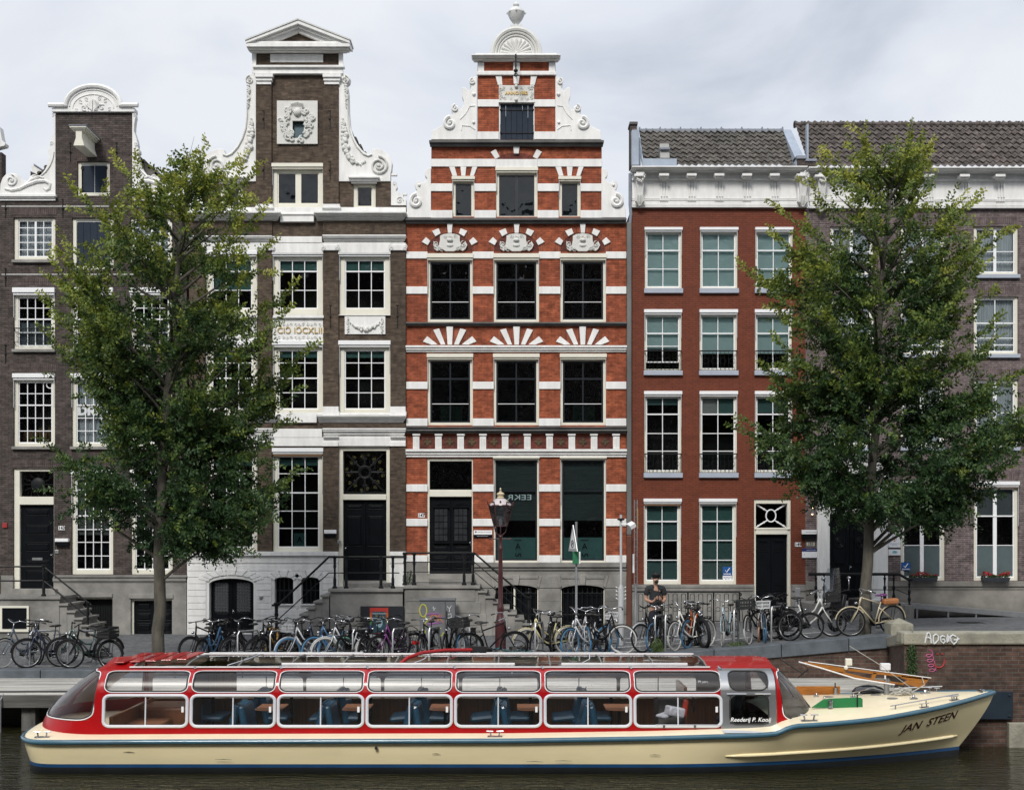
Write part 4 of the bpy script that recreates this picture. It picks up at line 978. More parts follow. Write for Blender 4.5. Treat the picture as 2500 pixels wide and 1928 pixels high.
# ================================================================ 147: red and white step gable
h = House('brick_house', 'orange red brick house with white stone bands, stepped scroll gable and urn on top', 992, 1541)
H147 = h
NAVY = mat('navy_black_frame', (.014,.018,.024), .3, var=.1, coat=.3)
bays = ((1043,1154.6),(1204.5,1316.5),(1367.4,1480))
for k, (X0, X1) in enumerate(bays):
    h.win(X0, X1, 634, 786, 2, ((.31,1),), fw=7, box=14, boxm=CREAM, sash=NAVY, mull=3.5, swp=4, thick=4, glass=GLD)
    w = h.win(X0, X1, 876, 1038, 2, ((.29,1),), fw=7, box=12, boxm=CREAM, sash=NAVY, mull=3.5, swp=4, thick=4, glass=GLD, blind=(.72,1,mat('green_board',(.02,.10,.05),.8),.25,.8) if k != 1 else None)
for X0, X1 in bays[1:]:
    w = h.win(X0, X1, 1120, 1373, 1, ((.305,1),), fw=5, sash=NAVY, swp=4, thick=3, glass=GL, box=5, boxm=CREAM, blind=(.0,.6,mat('dark_slat_blind',(.035,.06,.058),.6,var=.5,vs=2,stretch=(1,1,30))), film=(.77,1,FROST))
    xc = (X0+X1)/2+4
    text_mb('A', (fx(xc),YF+.10,fz(1334)), .27, .002).build('window_lettering', BLACKP, w); text_mb('S', (fx(xc),YF+.10,fz(1354)), .27, .002, tilt=-1.57).build('window_lettering', BLACKP, w)
    MB().box(fx(xc-9),fx(xc+9),YF+.1,YF+.105,fz(1318.5),fz(1317)).build('window_lettering', BLACKP, w)
    if X0 < 1300: text_mb('EEKR', (fx(xc+4),YF+.10,fz(1214)), .24, .002, flip=True, sx=1.45).build('window_lettering', mat('pale_letter',(.22,.30,.30),.5), w)
q = MB()
for (X0, X1) in bays:
    for Y in (736, 985): q.box(fx(X0+11),fx(X1-11),YF+.10,YF+.115,fz(Y+.7),fz(Y-.7))
q.build('thin_glazing_bar', SASH, h.t)
h.win(1104, 1158.6, 442, 529, 1, (), fw=8, sash=NAVY, swp=3, glass=GLD, backing=BLUET, box=10, boxm=CREAM, fwb=3)
h.win(1364, 1418, 442, 529, 1, (), fw=8, sash=NAVY, swp=3, glass=GLD, backing=BLUET, box=10, boxm=CREAM, fwb=3)
h.win(1210.5, 1312.6, 421, 529.4, 2, (), fw=8, sash=NAVY, mull=7, swp=3, glass=GLD, backing=BLUET, box=11, boxm=CREAM, fwb=3)
h.holes.append((1218,1305,250,341.5))
h.holes.append((1043,1154.6,1118,1400)); h.holes.append((1369,1475.5,1427.5,1531)); h.holes.append((1207,1314,1427.5,1531))
wall('wall', B147, h.t, [(992,1529,532,1373),(1053,1469,342,532),(1166,1356,140,342)], h.holes)
wall('stone_base', GSTONE, h.t, [(992,1529,1373,1551)], h.holes, y=YF-.05, depth=.39)
# white bands
mb = MB()
def band(Y0, Y1, segs, p=.045, ch=2.5):
    for X0, X1 in segs: mb.fb(X0, X1, Y0, Y1, p)
piers = [(992,1043),(1154.6,1204.5),(1316.5,1367.4),(1480,1529)]
pe = [(a-(1 if a > 1000 else 0), b+(1 if b < 1520 else 0)) for a, b in piers]
for Y0, Y1 in ((1355,1372.7),(1266,1284),(1182,1200),(1021.5,1040),(932,950),(700,718),(615,632)): band(Y0, Y1, pe)
mb.fb(990,1531,1096,1102,.16); mb.fb(991,1530,1102,1110,.10); mb.fb(992,1529,1110,1116,.06)
mb.fb(990,1531,843,848,.15); mb.fb(991,1530,848,854,.11); mb.fb(992,1529,854,860,.06)
band(514,533,[(1052,1105),(1158,1211),(1312,1364),(1417,1470)]); band(449,468,[(1052,1104.5),(1158,1211),(1312,1364.5),(1417,1470)]); band(389,408,[(1052,1210),(1312,1470)]); mb.fb(1210,1312,390,410,.06)
band(322.6,341.5,[(1165,1218),(1304,1357)]); band(244,262,[(1166,1218),(1304,1356)]); mb.fb(1164,1358,178,186,.10); mb.fb(1167,1355,175,178,.06)
for X0, X1 in ((1167,1182),(1340,1355),(1253,1269)): mb.fb(X0,X1,154,178,.05)
C = lambda pts, p=.05, cx=None: mb.fp([(980+x/3.007, y/3.007) for x, y in pts], p)
for pts in ([(655,1120),(693,1098),(722,1155),(690,1172)],[(690,560),(737,560),(742,630),(708,630)]):
    C(pts); C([(1687-x, y) for x, y in pts])
C([(820,1067),(868,1067),(862,1133),(825,1133)], .08); C([(820,560),(868,560),(862,622),(825,622)], .06)
for o in (0,780):
    for pts in ([(350,1228),(392,1228),(410,1295),(375,1295)],[(433,1228),(477,1228),(470,1295),(440,1295)],[(520,1228),(558,1228),(532,1295),(503,1295)]): C([(x+o,y) for x, y in pts])
for cx_ in (355,845,1330):
    Fp = lambda pts, p=.05: mb.fp([(980+(cx_+x)/3.007, 540+y/3.007) for x, y in pts], p)
    Fp([(-20,15),(22,15),(16,92),(-13,92)], .09)
    for sg in (1,-1):
        for pts in ([(80,55),(130,75),(105,115),(66,93)],[(173,120),(206,155),(160,180),(142,148)]): Fp([(sg*x,y) for x, y in pts], .06)
        for pts in ([(77,788),(122,800),(65,908),(32,906)],[(165,845),(197,885),(135,908),(88,906)]): Fp([(sg*x,y) for x, y in pts], .05)
    Fp([(-25,775),(25,775),(18,908),(-15,908)], .07)
X = 1008.5
for i in range(10): mb.fb(X+i*54.2, X+i*54.2+16, 1060, 1096, .09); mb.fb(X+i*54.2-1.5, X+i*54.2+17.5, 1058.5, 1063, .13)
mb.build('white_band', WHITE, h.t, bevel=.012)
mb = MB()
for i in range(10):
    for k in range(3): mb.fb(X+i*54.2+4+k*3.6, X+i*54.2+5.2+k*3.6, 1070, 1093, .098, -.08)
mb.build('triglyph_groove', STONEW, h.t)
mb = MB()
for i in range(9):
    a = X+i*54.2+18.5; mb.fb(a, a+34, 1064, 1096, .012)
mb.build('frieze_panel', B147D, h.t)
mb = MB()
for i in range(9):
    a = X+i*54.2+35.5; mb.rbox((fx(a),YF-.02,fz(1079)),(.12,.04,.12),(0,R(45),0))
    for dx, dy in ((6,0),(-6,0),(0,6),(0,-6)): mb.ball((fx(a+dx),YF-.02,fz(1079+dy)),(.05,.03,.05),6,4)
mb.build('frieze_rosette', mat('mossy_brown_stone',(.08,.06,.03),.9,var=.3), h.t)
mb = MB()
for Y0, Y1, a, b, p in ((532,545,990,1530,.22),(786,796,991,1530,.16),(1042,1048,991,1530,.14),(1048,1057,990,1531,.22),(342,356,1047.5,1474.5,.24)):
    mb.fb(a,b,Y0,Y0+(Y1-Y0)*.4,p); mb.fb(a+2,b-2,Y0+(Y1-Y0)*.4,Y1,p*.6)
mb.build('dark_string_course', DSTONE, h.t, bevel=.01)
mb = MB()
for cx_ in (355,845,1330):
    X0 = 980+cx_/3.007; mb.fp([(X0+55*math.cos(R(a)), 614-46*math.sin(R(a))) for a in range(0,181,12)], .004)
mb.fp([(1260.5+44*math.cos(R(a)), 389-14*math.sin(R(a))) for a in range(0,181,15)], .004)
mb.build('arch_tympanum', B147D, h.t)
mb = MB()
for cx_ in (355,845,1330):
    X0 = 980+cx_/3.007; mb.fp([(X0+71*math.cos(R(a)), 614-60*math.sin(R(a))) for a in range(0,181,10)]+[(X0+55.5*math.cos(R(a)), 614-46.5*math.sin(R(a))) for a in range(180,-1,-10)], .008)
    mb.fp([(X0-62,840),(X0-40,800),(X0+40,800),(X0+62,840)], .006)
mb.fp([(1260.5+62*math.cos(R(a)), 389-30*math.sin(R(a))) for a in range(20,161,10)]+[(1260.5+45*math.cos(R(a)), 389-15*math.sin(R(a))) for a in range(160,19,-10)], .008)
mb.build('brick_arch', B147A, h.t)
# cartouches
mb = MB(); ca = [(-120,150),(-100,170),(-80,182),(-72,140),(-72,112),(-45,100),(0,95),(45,100),(72,112),(72,140),(80,182),(100,170),(112,150),(127,178),(115,205),(95,222),(60,208),(30,224),(-30,224),(-60,208),(-95,222),(-117,205)]
for cx_ in (357,843,1330):
    mb.fp([(980+(cx_+x)/3.007, 540+y/3.007) for x, y in ca], .09)
    X0 = 980+cx_/3.007
    for dx, dy, r in ((-33,598,8),(33,598,8),(-12,578,5),(12,578,5),(0,579,5),(-20,610,6),(20,610,6),(-26,606,5),(26,606,5)): fspiral(mb, X0+dx, dy, r, .12, turns=1.2, a0=dx, dr=1 if dx > 0 else -1, n=16)
    mb.ball((fx(X0),YF-.08,fz(600)),(.13,.05,.07),10,6); mb.ball((fx(X0),YF-.12,fz(588)),(.10,.06,.06),8,5)
mb.build('cartouche', PLAQ, h.t, smooth=True)
# gable top
mb = MB(); c0 = 1260.3
cornice(mb, 1151, 1369, 132, 152, .34); mb.fb(1162,1359,130,133,.3)
n = 20; mb.fp([(c0+60*math.cos(math.pi*i/n), 138-63*math.sin(math.pi*i/n)) for i in range(n+1)], .12, .35)
mb.build('gable_crown', WHITE, h.t, bevel=.008)
mb = MB()
for rr, tr_, p in ((57.5,.075,.16),(50,.045,.14),(43,.03,.13)): mb.tube([(fx(c0+rr*math.cos(math.pi*i/n)),YF-p,fz(136-rr*1.04*math.sin(math.pi*i/n))) for i in range(n+1)], tr_, 8)
for i in range(11):
    a = R(6+i*16.8); c1 = (fx(c0)+math.cos(a)*.27, fz(136)+math.sin(a)*.27)
    mb.tube([(fx(c0)+math.cos(a)*t, YF-.14, fz(136)+math.sin(a)*t) for t in (.06,.2,.34,.44,.49)], [.015,.035,.055,.06,.03], 6)
mb.ball((fx(c0),YF-.15,fz(135)),.07,8,5)
mb.build('shell_relief', PLAQ, h.t, smooth=True)
mb = MB(); mb.box(fx(1246),fx(1275),YF-.18,YF+.18,fz(76),fz(66.5))
mb.lathe([(a_,b_*.80) for a_, b_ in [(.13,0),(.13,.03),(.06,.07),(.06,.12),(.12,.18),(.21,.34),(.265,.50),(.28,.56),(.26,.60),(.24,.64),(.2,.70),(.13,.76),(.05,.79),(.09,.83),(.10,.88),(.06,.93),(.02,1.0),(.005,1.03)]], (fx(c0),YF,fz(66.5)-.01), 20)
for i in range(8):
    a = i*math.pi/4; mb.ball((fx(c0)+.28*math.cos(a),YF+.28*math.sin(a),fz(66.5)+.43),.035,6,4)
mb.build('urn', STONEW, h.t, smooth=True)
w2 = [(1130,565),(1160,570),(1185,595),(1183,630),(1172,642),(1178,662),(1198,668),(1214,646),(1240,643),(1240,710),(1228,745),(1230,775),(1245,802),(1262,812),(1266,785),(1290,773),(1314,790),(1318,815),(1308,842),(1340,855),(1368,885),(1382,920),(1415,940),(1462,962),(1467,1028),(1130,1028)]
w1 = [(1468,1235),(1495,1240),(1512,1262),(1514,1290),(1495,1312),(1515,1342),(1540,1345),(1550,1328),(1575,1335),(1590,1358),(1580,1385),(1570,1400),(1600,1422),(1628,1458),(1635,1510),(1645,1540),(1648,1600),(1468,1600)]
mb = MB()
for wv in (w2, w1):
    px = [(980+x/3.007, y/3.007) for x, y in wv]; mb.fp(px, .04, .25); mb.fp(mir(px, c0), .04, .25)
mb.build('gable_scroll', WHITE, h.t, bevel=.015)
mb = MB()
for sg in (1,-1):
    X_ = lambda v: c0+sg*(980+v/3.007-c0)
    for vx, vy, r, tr_ in ((1163,603,8,.03),(1290,800,9,.03),(1328,910,16,.06),(1575,1480,17,.065)): fspiral(mb, X_(vx), vy/3.007, r, .07, turns=1.4, a0=math.pi/2, dr=-sg, tr=tr_)
    for vx, vy, r in ((1153,697,.06),(1155,903,.05),(1555,1362,.05)): mb.ball((fx(X_(vx)),YF-.05,fz(vy/3.007)), r, 8, 5)
    mb.tube([(fx(X_(a)),YF-.05,fz(b/3.007)) for a, b in ((1145,780),(1185,785),(1215,840),(1255,880))], .015, 5); mb.tube([(fx(X_(a)),YF-.05,fz(b/3.007)) for a, b in ((1145,955),(1180,930),(1240,925),(1245,960))], .015, 5)
mb.build('scroll_relief', WHITE, h.t, smooth=True)
q = MB(); q.fb(1218,1304,210,248,.05); pl = q.build('date_plaque', PLAQ, h.t)
text_mb('ANNO1882', (fx(1261),YF-.065,fz(229.5)), .145, .01, bold=.004, sx=.98).build('date_lettering', GOLD, pl)
q = MB()
for sg in (1,-1):
    for dx, dy, r in ((38,218,6),(36,238,6),(28,243,5),(40,229,5),(30,216,5),(12,217,4),(14,244,4)): fspiral(q, c0+sg*dx, dy, r, .075, turns=1.1, a0=dx, dr=sg, n=14)
q.ball((fx(c0),YF-.08,fz(213)),.06,8,5); q.ball((fx(c0),YF-.08,fz(246)),.06,8,5); q.build('plaque_relief', PLAQ, pl, smooth=True)
mb = MB()
for i in range(6): mb.box(fx(1221.5+i*13.55),fx(1221.5+i*13.55+13.0),YF+.06,YF+.1,fz(340),fz(254))
sh = mb.build('loft_shutter', SHUT, h.t, bevel=.006)
mb = MB()
for Y in (268, 324):
    mb.box(fx(1222),fx(1302),YF+.04,YF+.058,fz(Y+1),fz(Y-1))
    for X in (1222,1302): mb.ball((fx(X),YF+.04,fz(Y)),.04,6,4)
mb.build('shutter_strap', IRON, sh)
mb = MB(); mb.box(fx(1218),fx(1221),YF+.02,YF+.2,fz(341.5),fz(250)); mb.box(fx(1303),fx(1305),YF+.02,YF+.2,fz(341.5),fz(250)); mb.fb(1217,1306,247,252,.07,.2); mb.build('loft_frame', WHITE, h.t)
mb = MB(); x = fx(1259); mb.tube([(x,YF-.1,fz(146)),(x,YF-.9,fz(160)),(x,YF-.95,fz(205))],.022,6); mb.tube([(x,YF-.05,fz(185)),(x,YF-.9,fz(178))],.02,6); mb.ball((x,YF-.95,fz(200)),(.07,.07,.06),8,5); mb.torus((x,YF-.95,fz(210)),.05,.014,n=12)
mb.rbox((x,YF-.94,fz(175)),(.05,.08,.35)); mb.build('hoist_hook', IRON, h.t, smooth=True)
# door
mb = MB(); y = YF+.04
for a, b in ((1043,1048.5),(1152,1154.6)): mb.box(fx(a),fx(b),y,y+.26,fz(1400),fz(1118))
mb.box(fx(1048.5),fx(1152),y+.002,y+.26,fz(1125),fz(1118)); mb.box(fx(1048.5),fx(1152),y-.03,y+.26,fz(1212),fz(1195)); mb.build('door_frame', CREAM, h.t, bevel=.01)
d = door(h, 1048.5, 1152, 1212, 1399, 2, ((.13,.60),(.64,.72),(.78,.94)), hx=.97)
mb = MB()
for X0 in (1061,1109):
    mb.box(fx(X0),fx(X0+31),YF+.09,YF+.129,fz(1320),fz(1242))
    for sg in (0,31): pass
mb.build('door_pane', mat('dark_door_glass',(.03,.032,.035),.12,var=.3), d)
mb = MB()
for X0 in (1061,1109):
    for i in (1,2): mb.box(fx(X0+31*i/3-.5),fx(X0+31*i/3+.5),YF+.078,YF+.09,fz(1320),fz(1242))
    for j in (1,2,3,4): mb.box(fx(X0),fx(X0+31),YF+.076,YF+.09,fz(1242+78*j/5+.5),fz(1242+78*j/5-.5))
    for k in range(5): fspiral(mb, X0+4+k*6, 1231-3*math.sin(k*.78), 4, -.08, turns=1, n=10)
    mb.box(fx(X0-4),fx(X0+35),YF+.05,YF+.14,fz(1239),fz(1235)); mb.box(fx(X0-4),fx(X0+35),YF+.05,YF+.14,fz(1326),fz(1322))
mb.build('door_grille', BLACKP, d, smooth=False)
MB().add([(fx(1048.5),YF+.2,fz(1195)),(fx(1152),YF+.2,fz(1195)),(fx(1152),YF+.2,fz(1125)),(fx(1048.5),YF+.2,fz(1125))],[(0,1,2,3)]).build('fanlight_pane', GLD, h.t)
MB().fb(1046,1154,1400,1412,.12,-.03).build('threshold', GSTONE, h.t)
plate(h, 1021, 1037, 1252.5, 1263, '147', size=.14)
# sign boards beside the door
o = thing('sign_board', 'white over black office sign beside the door with house number 147', 'sign', (fx(1178),YF-.05,fz(1302)))
MB().fb(1156.5,1201.5,1294,1304.5,.03,0).build('upper_board', SASH, o, bevel=.004); MB().fb(1156.5,1201.5,1304.5,1312.5,.028,0).build('lower_board', BLACKP, o, bevel=.004)
DI = mat('dark_ink', (.02,.02,.02))
text_mb('Universiteit van Amsterdam', (fx(1182),YF-.032,fz(1298)), .038, .001).build('sign_lettering', DI, o); text_mb('Instituut voor Informatie', (fx(1178),YF-.031,fz(1308)), .034, .001).build('sign_lettering', SASH, o)
MB().fb(1160,1163.5,1296,1299.5,.033,-.03).build('sign_emblem', DI, o)
# base: joints and arched openings
mb = MB(); h.arch_fill(mb, 1369, 1475.5, 1427.5, 11, .05); h.arch_fill(mb, 1207, 1314, 1427.5, 11, .05)
mb.fb(1155,1529,1374,1384,.16); mb.fb(1155,1529,1384,1391,.10)
mb.build('base_moulding', GSTONE, h.t, bevel=.01)
mb = MB()
for Y in (1404,1437,1468,1500):
    for X0, X1 in ((1155,1206),(1315,1368),(1477,1529)): mb.fb(X0, X1, Y, Y+31, .075, -.04) if Y > 1410 else mb.fb(X0, X1, Y, Y+31, .075, -.04)
mb.fb(1207,1314,1404,1412,.075,-.04); mb.fb(1370,1475,1404,1412,.075,-.04)
for cx_ in (1422,1260):
    mb.fp([(cx_-9,1402),(cx_+9,1402),(cx_+6,1428),(cx_-6,1428)], .12)
    for sg in (1,-1): mb.fp([(cx_+sg*60,1404),(cx_+sg*64,1404),(cx_+sg*56,1435),(cx_+sg*50,1430)], .10)
mb.build('base_block', GSTONE, h.t, bevel=.014)
mb = MB()
for X0, X1 in ((1369,1475.5),(1207,1314)):
    mb.box(fx(X0),fx(X1),YF+.2,YF+.22,fz(1531),fz(1427))
    mb.box(fx((X0+X1)/2-2),fx((X0+X1)/2+2),YF+.1,YF+.2,fz(1531),fz(1427))
mb.build('cellar_panel', BLACKP, h.t)
mb = MB()
for X0, X1 in ((1369,1475.5),(1207,1314)):
    for i in range(9):
        x = X0+6+i*(X1-X0-12)/8; top = 1440 if i in (0,8) else 1433; mb.tube([(fx(x),YF+.05,fz(1531)),(fx(x),YF+.05,fz(top))],.014,5); mb.ball((fx(x),YF+.05,fz(1447)),(.03,.03,.05),6,4)
    for Y in (1448,1500): mb.tube([(fx(X0),YF+.05,fz(Y)),(fx(X1),YF+.05,fz(Y))],.014,5)
mb.build('cellar_grille', IRON, h.t)
mb = MB()
for X in (1207,1256,1314): mb.box(fx(X-2),fx(X+2),YF+.0,YF+.1,fz(1500),fz(1432))
mb.box(fx(1369),fx(1371),YF+.0,YF+.1,fz(1531),fz(1440)); mb.box(fx(1474),fx(1476),YF+.0,YF+.1,fz(1531),fz(1440)); mb.build('cellar_frame', CREAM, h.t)
gable_roof(h, 1060, 1462, 1260, 240, 520, TILE); h.body(B147D, 533, X1=1529)
# downpipe
dp = thing('drainpipe', 'tall grey drainpipe left of the painted red house, brown at its foot', 'drainpipe', (fx(1535),YF-.1,1.2))
MB().box(fx(1529.5),fx(1541),YF-.16,YF+.05,fz(1306),fz(545)).build('upper_pipe', mat('weathered_pipe_casing',(.12,.12,.115),.7,var=.35,vs=1.5,stretch=(1,1,.4)), dp, bevel=.03)
MB().box(fx(1529),fx(1541.5),YF-.17,YF+.05,fz(1530),fz(1306)).build('lower_casing', mat('rust_brown_paint',(.10,.035,.02),.6,var=.2), dp, bevel=.03)
mb = MB(); mb.tube([(fx(1537),YF-.05,fz(552)),(fx(1540),YF-.05,fz(525)),(fx(1538),YF-.05,fz(500)),(fx(1538),YF-.05,fz(425))],.05,8); mb.build('lead_pipe', LEAD, dp)
# stoop 147
st = thing('stone_stoop', 'grey stone stoop with steps going down to the right behind the lamp post', 'stoop', (fx(1080,38),38.6,1))
zt = fz(1428,38); xa, xb = fx(986,38), fx(1172,38); zb = gz(fx(1290,38),38); mb = MB()
mb.box(xa,xb,37.9,YF-.06,zt-.10,zt); mb.box(xa+.02,xb-.05,37.98,YF-.065,0,zt-.10)
steps(mb, xb-.05, fx(1312,38), zt, zb, 9, 37.96, YF-.07)
mb.box(fx(1042,38),fx(1158,38),38.95,YF-.02,zt,zt+.14)
for j in range(4): mb.box(xa+.05,fx(1160+j*14,38),37.955,37.99,zt-.14-.36*(j+1)+.01,zt-.14-.36*j)
mb.build('landing', GSTONE, st, bevel=.012)
mb = MB(); 
for X in (988,1011,1133,1155): rail_post(mb, fx(X,37.98), 38.0, zt, .97)
xn = fx(1291,37.98); rail_post(mb, xn, 38.0, zb-.02, 1.15, .055); mb.ball((xn,38,zb+1.22),.07,8,6); mb.ball((xn,38,zb+1.33),(.03,.03,.06),6,4)
for f, r_ in ((.97,.034),(.70,.016),(.40,.014),(.08,.014)): mb.tube([(fx(984,38),38,zt+f),(fx(1158,38),38,zt+f),(xn,38,zb+.10+f*.95)], r_, 6)
mb.build('railing', IRON, st, smooth=True)

# ================================================================ 149: painted red house
h = House('painted_house', 'oxide red painted brick house with white bracketed cornice and three columns of white windows', 1542, 1966)
cols = ((1574,1665),(1709,1801),(1844,1935))
BO = mat('box_white', (.62,.63,.62), .4)
TB, TB2 = BLINDT, mat('mid_teal_blind', (.10,.20,.19), .8)
for k, (X0, X1) in enumerate(cols):
    h.win(X0, X1, 565, 705, 2, ((.32,1),.66), fw=5, box=9, sill=11.5, sillm=SILLB, blind=(0,1 if k < 2 else .84,TB), open_gap=0 if k < 2 else 13)
    h.win(X0-1, X1-1, 767, 905, 2, ((.33,1),.57) if k == 0 else ((.33,1),), fw=5, box=11, sill=11.5, sillm=SILLB, blind=(0,.62 if k == 0 else .70,TB), rail=(857,903), open_gap=16 if k == 0 else 0)
    w = h.win(X0-1, X1-1, 966, 1154, 2, ((.23,1),.49,.73), fw=5, box=11, sill=12, sillm=SILLB, rail=(1108,1153), blind=[(0,.1,TB2)] if k == 0 else [(0,.22,mat('pale_blind',(.4,.41,.4),.8),0,.5),(0,.22,TB2,.5,1)] if k == 1 else [(0,.2,TB2)])
for k, (X0, X1) in enumerate(((1571.6,1663),(1706.8,1798))):
    w = h.win(X0, X1, 1228, 1426, 2, ((.22,1),.47,.73), fw=6, fwb=9, box=11, blind=[(0,.22,BLINDD),(.22,.48,TB2),(.74,1,TB2)] if k == 0 else [(0,.22,BLINDD),(.22,.74,TB2),(.74,1,mat('pale_teal_blind',(.16,.25,.23),.8))], awn=6 if k == 0 else None)
    if k == 1:
        q = MB(); q.box(fx(1766),fx(1788),YF+.115,YF+.122,fz(1404.5),fz(1383)); sg = q.build('window_notice', mat('notice_blue',(.015,.09,.30),.4), w)
        q = MB(); q.tube([(fx(1772),YF+.11,fz(1392)),(fx(1775.5),YF+.11,fz(1396.5)),(fx(1783),YF+.11,fz(1386.5))],.014,5); q.build('tick_mark', SASH, sg); text_mb('ROOKVRIJ',(fx(1777),YF+.112,fz(1401)),.05,.001,bold=.002).build('notice_lettering',SASH,sg)
        q = MB(); q.box(fx(1766),fx(1788),YF+.115,YF+.122,fz(1417),fz(1405)); s2 = q.build('window_notice', SASH, w); text_mb('BIJ ONRUST\nBEL 112',(fx(1777),YF+.112,fz(1411)),.045,.001).build('notice_lettering',MC['notice_blue'],s2)
h.holes.append((1841,1931,1218,1490))
wall('wall', B149, h.t, [(1542,1966,506,1426)], h.holes)
wall('stone_base', GSTONE, h.t, [(1542,1966,1426,1551)], h.holes, y=YF-.05, depth=.39)
mb = MB(); mb.fb(1541,1838,1427,1434,.10); mb.fb(1541,1838,1434,1442,.08); mb.fb(1932,1966,1427,1442,.09); mb.build('base_moulding', GSTONE, h.t, bevel=.01)
mb = MB(); mb.fb(1542,1966,1166+752-752,1168,.004); 
mb = MB(); y = YF+.04
for a, b in ((1841,1846),(1923,1931)): mb.box(fx(a),fx(b),y,y+.26,fz(1490),fz(1218))
mb.box(fx(1846),fx(1923),y+.002,y+.26,fz(1229),fz(1218)); mb.box(fx(1846),fx(1923),y-.03,y+.26,fz(1304),fz(1288)); mb.box(fx(1843),fx(1929),y-.05,y,fz(1292),fz(1289)); mb.build('door_frame', CREAM, h.t, bevel=.01)
door(h, 1846, 1923, 1304, 1480, 2, ((.05,.12),(.20,.24),(.66,.70),(.78,.92)), handle=False)
MB().add([(fx(1846),YF+.2,fz(1288)),(fx(1923),YF+.2,fz(1288)),(fx(1923),YF+.2,fz(1229)),(fx(1846),YF+.2,fz(1229))],[(0,1,2,3)]).build('fanlight_pane', GLD, h.t)
mb = MB(); c = (fx(1884.5),YF+.15,fz(1258.5)); mb.tube([(c[0]+.155*math.cos(a),c[1],c[2]+.19*math.sin(a)) for a in [R(i*15) for i in range(24)]],.022,6,closed=True)
for sx_, sz_ in ((1,1),(1,-1),(-1,1),(-1,-1)):
    a, b = Vector((c[0]+sx_*.11,c[1],c[2]+sz_*.14)), Vector((c[0]+sx_*.47,c[1],c[2]+sz_*.36)); mb.tube([a,a.lerp(b,.5),b],[.018,.024,.018],6)
    for t in (.3,.8): mb.ball(a.lerp(b,t),.035,6,4)
mb.build('fanlight_tracery', SASH, h.t, smooth=True)
MB().fb(1838,1934,1482,1494,.3).fb(1832,1940,1494,1520,.55).build('door_step', GSTONE, h.t, bevel=.015)
plate(h, 1940.5, 1956, 1323.5, 1334, '149', size=.14)
# cornice
mb = MB()
def bracket_cornice(mb, X0, X1, Yt, Yb, brs, ends=()):
    cornice(mb, X0, X1, Yt, Yt+19, .55, q=.06)
    mb.fb(X0,X1,Yt+19,Yb-20,.05,.1); mb.fb(X0,X1,Yt+31,Yt+35,.12); mb.fb(X0,X1,Yt+35,Yt+39,.08); mb.fb(X0,X1,Yb-20,Yb-17,.12); mb.fb(X0,X1,Yb-17,Yb-3,.10); mb.fb(X0,X1,Yb-4,Yb,.13)
    for X in brs:
        mb.fb(X-12,X+12,Yt+18,Yt+24,.42); mb.fb(X-10,X+10,Yt+24,Yt+29,.32); mb.fb(X-8,X+8,Yt+29,Yt+33,.2)
        for k in range(3): mb.fb(X-9+k*6.5,X-5+k*6.5,Yt+41,Yb-24,.09)
        mb.fb(X-11,X+11,Yt+37,Yt+41,.1)
        for k in range(5): mb.fb(X-10+k*4.3,X-7.5+k*4.3,Yb-22,Yb-16,.15)
bracket_cornice(mb, 1543, 1972, 405, 506, [1621.5+i*67.6 for i in range(5)])
mb.build('cornice', WHITE, h.t, bevel=.006)
def console(h, X, Yt, Yb, m=WHITE):
    mb = MB(); mb.fb(X-11,X+11,Yt,Yt+6,.5); mb.fb(X-9,X+9,Yt+6,Yb-18,.2); 
    pts = [(X-9,0)]
    mb.add([(fx(X-10),YF-.45,fz(Yt+6)),(fx(X+10),YF-.45,fz(Yt+6)),(fx(X+8),YF-.22,fz(Yb-22)),(fx(X-8),YF-.22,fz(Yb-22)),(fx(X-10),YF,fz(Yt+6)),(fx(X+10),YF,fz(Yt+6)),(fx(X+8),YF,fz(Yb-22)),(fx(X-8),YF,fz(Yb-22))],[(3,2,1,0),(0,1,5,4),(1,2,6,5),(3,0,4,7),(2,3,7,6)])
    mb.build('console_bracket', m, h.t, bevel=.01)
    mb = MB()
    for dx in (-8,8): fspiral(mb, X+dx, Yt+14, 5, .44, turns=1.2); 
    garland(mb, [(fx(X-9),fz(Yt+14)),(fx(X-4),fz(Yt+27)),(fx(X+4),fz(Yt+27)),(fx(X+9),fz(Yt+14))], lambda t: .05, YF-.42, .07)
    for dx in (-6,0,6): mb.tube([(fx(X+dx),YF-.30,fz(Yb-26)),(fx(X+dx*1.3),YF-.26,fz(Yb-12)),(fx(X+dx*.4),YF-.2,fz(Yb-2))],[.04,.06,.03],6)
    mb.ball((fx(X),YF-.2,fz(Yb-3)),.05,7,5); mb.build('console_carving', PLAQ, h.t, smooth=True)
console(h, 1560, 424, 508); console(h, 1956, 424, 510)
pantiles('roof', TILE, h.t, fx(1573), fx(1940), YF+.15, fz(404), R(45), 2.25)
mb = MB(); mb.box(fx(1560),fx(1942),YF+1.7,YF+2.1,fz(404)+1.56,fz(404)+1.70); k = 8
for i in range(8): mb.box(fx(1574+i*52),fx(1577+i*52),YF+1.68,YF+2.1,fz(404)+1.56,fz(404)+1.76)
mb.build('lead_ridge', LEAD, h.t, bevel=.02)
ZG = mat('zinc_flashing', (.30,.35,.42), .5, var=.12)
mb = MB(); mb.box(fx(1541.6),fx(1559),YF-.1,YF+.12,fz(405),fz(319.5)); mb.box(fx(1559.5),fx(1566),YF+.2,YF+2,fz(405),fz(330))
